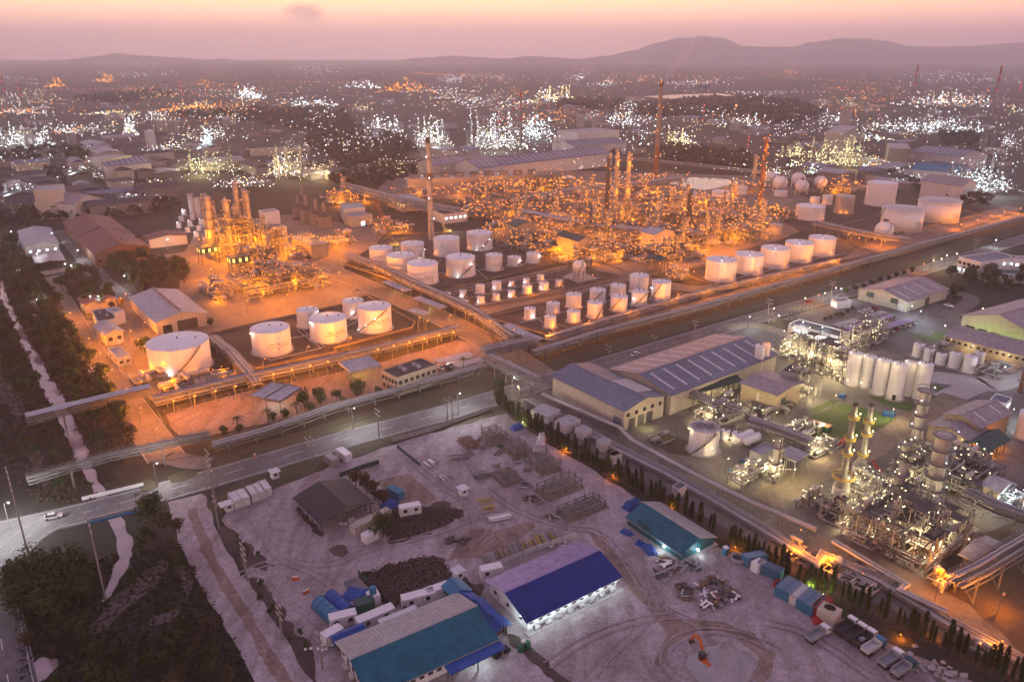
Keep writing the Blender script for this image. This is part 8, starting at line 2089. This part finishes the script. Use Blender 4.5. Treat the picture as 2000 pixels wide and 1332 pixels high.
FP = [('long orange-lit refinery glowing in the left distance', (370, 222), 150, 26, 'o', 200, 'y', 5), ('white-lit plant right of the glowing orange refinery, left distance', (483, 195), 58, 28, 'w', 90, 'c', 4), ('small orange plant near the horizon at far left', (105, 172), 36, 20, 'o', 36, None, 3),
      ('small orange plant near the horizon, left of the low hill', (203, 163), 42, 20, 'o', 36, None, 3), ('slim white-lit tower plant at left', (252, 268), 26, 52, 'w', 70, 'y', 4), ('white-lit block at the left picture edge', (20, 292), 62, 52, 'w', 90, 'g', 4), ('white-lit pair of towers near the left edge', (82, 288), 36, 34, 'w', 50, None, 3),
      ('cool white lit tower right of the grey silo at left', (402, 296), 34, 48, 'c', 70, None, 3), ('bright warm-white plant with a peaked outline left of centre', (556, 352), 84, 66, 'y', 200, 'w', 5), ('greenish-lit low plant left of the peaked one', (398, 340), 120, 38, 'g', 150, 'y', 4), ('warm-lit plant right of the peaked one', (628, 352), 74, 36, 'y', 110, 'w', 3),
      ('cool-lit works at the left edge below', (28, 402), 84, 44, 'c', 80, 'w', 4), ('long white-lit works in front of the dark silos at left', (226, 408), 150, 14, 'c', 80, 'w', 2), ('white-lit works around the pale tan hall at left', (152, 356), 84, 34, 'w', 66, 'g', 3), ('white-lit works right of the dark silos', (300, 380), 70, 30, 'w', 60, 'y', 3),
      ('bright white plant at centre with square towers', (846, 292), 74, 66, 'w', 230, 'g', 5), ('large bright plant at centre with tall columns', (968, 296), 124, 80, 'w', 260, 'g', 8), ('bluish-lit plant right of the tall columns', (1044, 270), 80, 46, 'c', 110, 'w', 4), ('warm white plant like a lit ship in the centre distance', (1078, 203), 112, 38, 'y', 170, 'w', 6),
      ('orange plant near the horizon left of centre', (790, 183), 112, 28, 'o', 110, None, 5), ('long bright shed front right of centre', (1170, 278), 86, 16, 'w', 80, None, 0), ('scattered lit works right of centre', (1215, 248), 66, 32, 'w', 40, None, 4), ('warm-lit plant just right of the tallest chimney', (1335, 292), 76, 40, 'y', 120, 'w', 4),
      ('white works near the horizon left of the orange plant', (700, 174), 76, 14, 'w', 50, None, 2), ('white-lit works left of the square-towered plant', (742, 262), 84, 34, 'w', 60, None, 4), ('small orange yard in front of the square-towered plant', (757, 278), 64, 8, 'o', 24, None, 1), ('pale works with white lamps beyond the woods at right', (1450, 252), 84, 34, 'w', 60, 'y', 3),
      ('great warm-yellow plant at right', (1652, 330), 154, 72, 'y', 300, 'g', 7), ('yellow-lit wing left of the great warm plant', (1560, 312), 64, 30, 'y', 90, None, 2), ('cool-lit yard in front of the great warm plant', (1580, 345), 116, 22, 'c', 120, 'y', 2), ('cool white plant at the right edge, largest', (1930, 382), 140, 72, 'c', 260, 'w', 5),
      ('white plant below the striped chimneys at far right', (1900, 212), 210, 32, 'w', 180, 'o', 8), ('white-lit works in the middle right distance', (1770, 262), 130, 30, 'w', 110, 'c', 4), ('cool-lit works at right beside the dark silo', (1862, 262), 134, 24, 'c', 110, 'w', 3), ('cool-lit yard before the blue-roofed hall at right', (1805, 362), 96, 22, 'c', 80, 'w', 2),
      ('cool-lit yard behind the domed tank', (1738, 335), 100, 22, 'c', 80, 'o', 2), ('white lit yard left of the great warm plant, farther', (1700, 280), 110, 20, 'c', 70, 'y', 3), ('white-lit works on the left behind the greenish plant', (330, 300), 90, 22, 'w', 50, 'y', 3), ('white yard behind the four white towers', (470, 372), 110, 24, 'w', 90, 'y', 3),
      ('white yard at the far left behind the lit towers', (140, 265), 110, 22, 'w', 70, 'o', 3), ('orange-white yard at the left edge, far', (30, 225), 90, 14, 'o', 60, 'w', 2), ('warm yard between the slim tower and the orange refinery', (200, 228), 110, 10, 'y', 60, 'w', 2), ('white works above the dark woods left of centre', (610, 210), 80, 20, 'w', 50, None, 3),
      ('white-lit works right of the far pond', (1500, 215), 50, 14, 'w', 20, None, 1), ('small white works beyond the great warm plant', (1640, 240), 60, 30, 'w', 34, None, 2)]
for i, (lb, p, w, h, c, n, c2, nc) in enumerate(FP): far_plant(lb, p, w, h, c, n, 300 + i, nc, c2)
def far_chimney(base, top, label, w=4.5, beacons=True, mat='hazevessel', flame=False):
	P = g(base); h = hz(base, top); m = mpp(P); r = w * m / 2
	t = thing('chimney', label, 'chimney', (P.x, P.y, 0), 0, 'far chimneys')
	MB().cyl((0, 0, 0), (0, 0, h), r, r * .6, n=12).build('shaft', mt[mat], t)
	for k in range(3): MB().cyl((0, 0, h * (.5 + .18 * k)), (0, 0, h * (.57 + .18 * k)), r * (1 - .4 * (.5 + .18 * k)) + .05 * m, r * (1 - .4 * (.57 + .18 * k)) + .05 * m, n=12, caps=False).build('painted_band', mt['redpaint'], t)
	if beacons:
		for f in (.5, .78, 1.0): MB().bulb((0, -r * .9, h * f), .9 * m).build('beacon', EMAT['r'], t)
	if flame: MB().sphere((0, 0, h + 1.2 * m), 1.6 * m, 8, 6, 1.3).build('flame', EMAT['o'], t)
for b, tp_, lb, w, bc, fl in [((46, 212), (45, 161), 'banded chimney with red beacons at far left', 4.5, True, False), ((16, 208), (10, 146), 'taller dim chimney at the left edge', 4, True, False), ((357, 196), (355, 161), 'banded chimney behind the glowing orange refinery', 4, True, False), ((1936, 228), (1946, 128), 'tallest banded chimney with red beacons at far right', 6, True, False),
                              ((1780, 205), (1789, 126), 'slim banded chimney left of the tallest one at far right', 4, True, False), ((1988, 192), (1990, 163), 'short beacon chimney at the right edge', 4, True, False), ((1371, 262), (1374, 206), 'slim chimney with a beacon beyond the woods', 2.5, True, False),
                              ((1432, 268), (1436, 208), 'slim flare stack with a burning tip beyond the woods', 2.5, False, True), ((1459, 300), (1461, 267), 'short slim chimney with a beacon behind the refinery', 2.5, True, False), ((976, 290), (981, 192), 'tall thin column with lamps in the bright centre plant', 4, False, False),
                              ((1002, 285), (1002, 185), 'dark tall chimney in the bright centre plant', 4, False, False), ((1017, 300), (1016, 172), 'darkest tall chimney in the bright centre plant', 5, False, False), ((1187, 238), (1187, 192), 'slim chimney between the centre plants', 3, False, False), ((938, 285), (938, 218), 'pale chimney left of the tall columns', 4, False, False),
                              ((758, 272), (757, 242), 'white chimney above the small orange yard', 4.5, False, False), ((175, 205), (176, 182), 'white mast beside the orange yards at left', 3, False, False)]:
	far_chimney(b, tp_, lb, w, bc, flame=fl)
# banks of far silos and single big silos
def far_silos(x0, x1, yb, yt, n, label, mat='hazevessel', lamps=True):
	P0, P1 = g((x0, yb)), g((x1, yb)); h = hz((x0, yb), (x0, yt)); m = mpp(P0)
	t = thing('silo_bank', label, 'silos', (P0.x, P0.y, 0), 0, 'far silos'); r = (P1 - P0).length / n / 2 * .92; lb = MB()
	for k in range(n):
		p = P0.lerp(P1, (k + .5) / n) - P0; c = MB().cyl((p.x, p.y, 0), (p.x, p.y, h), r, n=14); c.cyl((p.x, p.y, h), (p.x, p.y, h + r * .3), r, r * .2, n=14); c.build('silo', mt[mat], t)
		lb.bulb((p.x, p.y - r * .5, h + r * .5), .7 * m)
	if lamps: lb.build('lamps', EMAT['fw'], t, kind='stuff')
for a in [(740, 768, 333, 312, 4, 'left half of the dark silo bank beyond the woods at centre', 'hazevessel'), (772, 816, 333, 316, 6, 'right half of the dark silo bank beyond the woods at centre', 'hazevessel'), (172, 235, 404, 378, 7, 'bank of seven dark silos at left', 'hazevessel', False), (287, 305, 258, 236, 2, 'far dark silo pair at left', 'hazevessel'),
          (306, 350, 258, 236, 5, 'far bank of five pale silos at left', 'vessel'), (287, 307, 292, 256, 1, 'single big pale silo at left', 'offwhite', False), (132, 150, 282, 260, 2, 'tan silo pair at far left', 'vessel'), (1258, 1283, 285, 262, 4, 'dark silo bank in front of the tallest chimney', 'hazevessel'), (1783, 1810, 282, 262, 4, 'bank of slate silos in the right distance', 'hazevessel'),
          (1912, 1940, 292, 262, 2, 'dark silo pair in the right distance', 'hazevessel', False), (1125, 1142, 250, 226, 1, 'grey round silo right of centre', 'vessel', False), (1155, 1168, 250, 228, 1, 'second grey round silo right of centre', 'vessel', False), (1080, 1100, 283, 268, 2, 'white tank pair in front of the centre plant', 'white', False)]:
	far_silos(*a)
# far sheds and blocks
rs = random.Random(77)
SHM = {}
def shed_mesh(k, mat, rmat):
	key = (k, mat, rmat)
	if key not in SHM:
		w = MB(); w.box((0, 0, .5), (1, 1, 1)); r = MB()
		r.add([(-.53, -.53, 1), (.53, -.53, 1), (.53, 0, 1.32), (-.53, 0, 1.32), (-.53, .53, 1), (.53, .53, 1)], [(0, 1, 2, 3), (3, 2, 5, 4), (0, 3, 4), (1, 5, 2)])
		SHM[key] = (w.mesh('wall', mt[mat]), r.mesh('roof', mt[rmat]))
	return SHM[key]
REG = [('left distance', 0, 420, 205, 330, 26), ('left middle distance', 0, 330, 330, 420, 20), ('centre left distance', 430, 820, 200, 360, 22), ('centre distance', 830, 1290, 185, 300, 24), ('right distance', 1330, 2000, 195, 300, 30), ('right middle distance', 1500, 2000, 290, 380, 20), ('horizon plain', 0, 2000, 150, 195, 40)]
for nm, x0, x1, y0, y1, n in REG:
	ps = sorted((rs.uniform(x0, x1), rs.uniform(y0, y1)) for _ in range(int(n * 1.4)))
	for i, p in enumerate(ps):
		P = g(p); wm, rm = shed_mesh(0, rs.choice(['cream', 'grey', 'vessel', 'hazevessel', 'hazevessel']), rs.choice(['blueroof', 'mauveroof', 'darkroof', 'grey', 'darkroof']))
		t = thing('far_shed', '%s factory shed from the left in the %s' % (ordinal(i), nm), 'shed', (P.x, P.y, 0), S_ANG + rs.choice([0, math.pi / 2]), 'factory sheds of the ' + nm)
		sz = (rs.uniform(18, 52), rs.uniform(12, 26), rs.uniform(5, 10))
		inst('wall', wm, t, (0, 0, 0), 0, sz); inst('roof', rm, t, (0, 0, 0), 0, sz)
		if rs.random() < .5 and y0 > 160:
			m = mpp(P); lb = MB(); [lb.bulb((rs.uniform(-.5, .5) * sz[0], -.5 * sz[1] - 2, sz[2] * .8), .6 * m) for _ in range(4)]; lb.build('lamps', EMAT[rs.choice(['fw', 'fc', 'fy', 'fo'])], t, kind='stuff')
for nm, A, B, C, h, rf, lb in [('a', pC(1370, 845), pC(1640, 875), pC(1420, 820), 16, 'blueroof', 'long slate-roofed hall in the right distance'), ('b', pC(1380, 945), pC(1640, 965), pC(1400, 930), 14, 'bluebox', 'long pale blue-roofed hall behind the domed tank'), ('c', pC(1430, 1010), pC(1660, 1040), pC(1450, 990), 14, 'mauveroof', 'long brown-roofed hall beside the cool lit plant'), ('d', pA(590, 930), pA(840, 910), pA(600, 895), 14, 'blueroof', 'wide slate-roofed hall at left'), ('e', pA(190, 1130), pA(410, 1140), pA(260, 1090), 12, 'mauveroof', 'dome-like brown-roofed hall at left')]:
	gable('far_hall', lb, A, B, C, h, 5, 'offwhite', rf, cat='hall', skylights=8 if nm in 'ad' else 0)
flat('far_hall', 'pale tan lit box hall at left', pA(185, 1070), pA(345, 1060), pA(200, 1040), 22, 'cream', 'grey', 'hall')
flat('far_hall', 'grey factory block with a tower in the right distance', pC(890, 740), pC(1000, 745), pC(920, 700), 28, 'vessel', 'grey', 'factory'); flat('far_tower', 'tall grey slab tower of the right-distance factory', pC(975, 622), pC(1002, 624), pC(985, 618), 40, 'vessel', 'grey', 'tower')
flat('far_hall', 'dark box hall at right with a lit yard', pC(1245, 830), pC(1370, 835), pC(1290, 800), 24, 'hazevessel', 'grey', 'hall'); flat('far_hall', 'long white hall with a lit front right of centre', pB(1365, 745), pB(1600, 730), pB(1380, 722), 20, 'offwhite', 'grey', 'hall')
flat('far_hall', 'grey hall at left with open end', pA(475, 880), pA(560, 890), pA(500, 845), 20, 'vessel', 'grey', 'hall')
# woods that read as one mass
def wood(label, pix, sp, hgt, seed):
	rn = random.Random(seed); mb = MB()
	for p in scatter(pix, sp, rn, .6):
		h = hgt * rn.uniform(.5, 1.2)
		for k in range(4):
			a = Vector((rn.gauss(0, 1), rn.gauss(0, 1), rn.gauss(0, .6))).normalized() * sp * .5; b = Vector((rn.gauss(0, 1), rn.gauss(0, 1), rn.gauss(0, 1))).normalized() * sp * .45
			c = p + Vector((rn.uniform(-.4, .4) * sp, rn.uniform(-.4, .4) * sp, h * rn.uniform(.3, 1))); mb.add([c - a, c - b, c + a, c + b], [(0, 1, 2, 3)])
	o = mb.build('woodland', mt['farwood']); tag(o, label, 'woods', kind='stuff')
wood('dark wood left of the bright centre plant', [pB(0, 720), pB(150, 740), pB(420, 800), pB(470, 860), pB(480, 960), pB(380, 990), pB(250, 1040), pB(0, 1060), pA(1880, 960), pA(1860, 880), pA(1700, 820), pA(1720, 770)], 9, 10, 1)
wood('dark wood right of the tallest chimney', [pB(1830, 830), pC(0, 830), pC(260, 850), pC(480, 900), pC(520, 985), pC(300, 950), pC(0, 905), pB(1830, 900)], 9, 11, 2)
wood('dark broad wood across the right distance', [pB(1300, 560), pC(-100, 600), pC(200, 560), pC(520, 560), pC(760, 590), pC(880, 640), pC(680, 720), pC(560, 690), pC(250, 640), pC(0, 655), pB(1850, 670), pB(1600, 620), pB(1250, 600)], 15, 12, 3)
wood('dark wood band behind the striped hall', [pB(560, 960), pB(800, 945), pB(1600, 850), pB(1600, 880), pB(1000, 950), pB(700, 990)], 8, 9, 4)
wood('dark tree line between silos and the maroon warehouses', [pA(0, 1230), pA(300, 1180), pA(700, 1170), pA(1000, 1130), pA(1000, 1180), pA(700, 1220), pA(360, 1230), pA(0, 1300)], 6, 8, 5)
wood('dark wood among the left works', [pA(250, 980), pA(400, 960), pA(420, 1010), pA(300, 1030)], 7, 9, 6)
wood('dark wood right of the glowing orange refinery', [pA(1000, 640), pA(1500, 625), pA(1900, 640), pA(2000, 720), pA(1750, 740), pA(1400, 680), pA(1000, 665)], 14, 10, 7)
wood('dark wood in the left distance before the orange glow', [pA(400, 560), pA(900, 510), pA(950, 540), pA(600, 580)], 16, 10, 8)
wood('dark trees beside the cool lit plant at right', [pC(1250, 1000), pC(1350, 1010), pC(1330, 1050), pC(1450, 1060), pC(1700, 1120), pC(1900, 1160), pC(1700, 1150), pC(1400, 1080), pC(1250, 1040)], 7, 9, 9)
wood('dark trees in the right distance before the slab tower', [pC(1520, 780), pC(1720, 760), pC(1740, 820), pC(1560, 830)], 10, 12, 10)
wood('dark trees along the left edge under the lit works', [pA(0, 870), pA(100, 880), pA(250, 840), pA(420, 850), pA(500, 880), pA(300, 890), pA(0, 930)], 9, 10, 11)
# countless far lamps over the plain
def far_lights(name, label, col, n, seed, xr, yr, s=.5, rows=()):
	rn = random.Random(seed); mb = MB()
	cl = [(rn.uniform(*xr), yr[0] + (yr[1] - yr[0]) * rn.random() ** 1.2, rn.uniform(8, 60)) for _ in range(46)]
	for k in range(n):
		if rn.random() < .86:
			cx, cy, sp = rn.choice(cl); p = (rn.gauss(cx, sp), cy + rn.gauss(0, 2.5 + (cy - 120) * .03))
		else: p = (rn.uniform(*xr), yr[0] + (yr[1] - yr[0]) * rn.random() ** 1.3)
		if p[1] < 119: continue
		P = g(p); mb.bulb((P.x, P.y, rn.uniform(5, 14)), rn.uniform(.8, 1.9) * s * mpp(P) * min(1, .55 + (p[1] - 120) / 160))
	for (a, b, q) in rows:
		A, B = g(a), g(b)
		for k in range(q): P = A.lerp(B, k / (q - 1)); mb.bulb((P.x, P.y, 8), 1.4 * s * mpp(P))
	o = mb.build(name, EMAT[col]); tag(o, label, 'lights', kind='stuff')
far_lights('far_lights', 'countless orange lamps over the far plain', 'fo', 1500, 1, (-60, 2060), (122, 250), .58, [((808, 145), (880, 151), 22), ((1500, 152), (1780, 172), 26), ((1180, 150), (1480, 156), 24), ((100, 178), (470, 180), 34), ((560, 163), (800, 168), 26), ((1750, 198), (1960, 200), 24)])
far_lights('far_lights', 'countless white lamps over the far plain', 'fw', 2600, 2, (-60, 2060), (124, 300), .55, [((1420, 185), (1620, 186), 20), ((1290, 212), (1440, 218), 16), ((280, 180), (480, 184), 22), ((1180, 265), (1330, 275), 14)])
far_lights('far_lights', 'countless cool lamps among the middle-distance works', 'fc', 900, 3, (-60, 2060), (200, 360), .56)
far_lights('far_lights', 'countless warm lamps among the middle-distance works', 'fy', 1300, 4, (-60, 2060), (180, 350), .56)
# ------------------------------------------------------------------ smoke and steam
def plume(name, label, pts, rs_, dens, colr=(.95, .9, .9)):
	mb = MB(); n = 14; vs = []
	for p, r in zip(pts, rs_):
		for i in range(n):
			a = 2 * math.pi * i / n; vs.append((p[0] + r * math.cos(a) * (1 + .2 * math.sin(3 * a + p[2])), p[1] + r * math.sin(a), p[2] + r * .55 * math.cos(a + 1)))
	m_ = len(pts); fs = [(j * n + i, j * n + (i + 1) % n, (j + 1) * n + (i + 1) % n, (j + 1) * n + i) for j in range(m_ - 1) for i in range(n)]
	fs += [tuple(reversed(range(n))), tuple(range((m_ - 1) * n, m_ * n))]
	mb.add(vs, fs, True); o = mb.build(name, None)
	m = bpy.data.materials.new(name + '_vapour'); m.use_nodes = True; nt = m.node_tree; nt.nodes.clear()
	oo = nt.nodes.new('ShaderNodeOutputMaterial'); v = nt.nodes.new('ShaderNodeVolumePrincipled'); v.inputs['Density'].default_value = dens; v.inputs['Color'].default_value = colr + (1,); nt.links.new(v.outputs[0], oo.inputs['Volume'])
	o.data.materials.append(m); tag(o, label, name, kind='stuff')
tipz = HT
plume('smoke', 'thin pale smoke drifting right from the tallest chimney', [(PT.x + 2, PT.y, tipz), (PT.x + 9, PT.y, tipz + 9), (PT.x + 16, PT.y, tipz + 16), (PT.x + 26, PT.y, tipz + 30), (PT.x + 34, PT.y, tipz + 44)], [2.5, 5, 6, 7, 8], .016)
for i, x in enumerate([600, 680, 760, 840, 920]):
	P = g(pB(x, 1015)); s = mpp(P)
	plume('steam', '%s wisp of steam over the cooler row behind the refinery' % ordinal(i), [(P.x, P.y, 10), (P.x - 6, P.y, 18), (P.x - 16, P.y, 24), (P.x - 28, P.y, 28)], [4, 6, 8, 9], .010)
P = g(pB(790, 1040)); t = thing('cooler_row', 'long row of coolers wrapped in steam behind the refinery', 'cooling tower', (P.x, P.y, 0), math.atan2(.25, 1))
MB().box((0, 0, 5), (130, 14, 10)).build('casing', mt['vessel'], t)
for k in range(9): MB().cyl((-58 + 14.5 * k, 0, 10), (-58 + 14.5 * k, 0, 13.5), 5, 4.4, n=16, caps=False).build('fan_stack', mt['hazevessel'], t)
print('LIGHTS', NLIGHT[0], 'DUP', {k: len(v) for k, v in LABELS.items() if len(v) > 1})
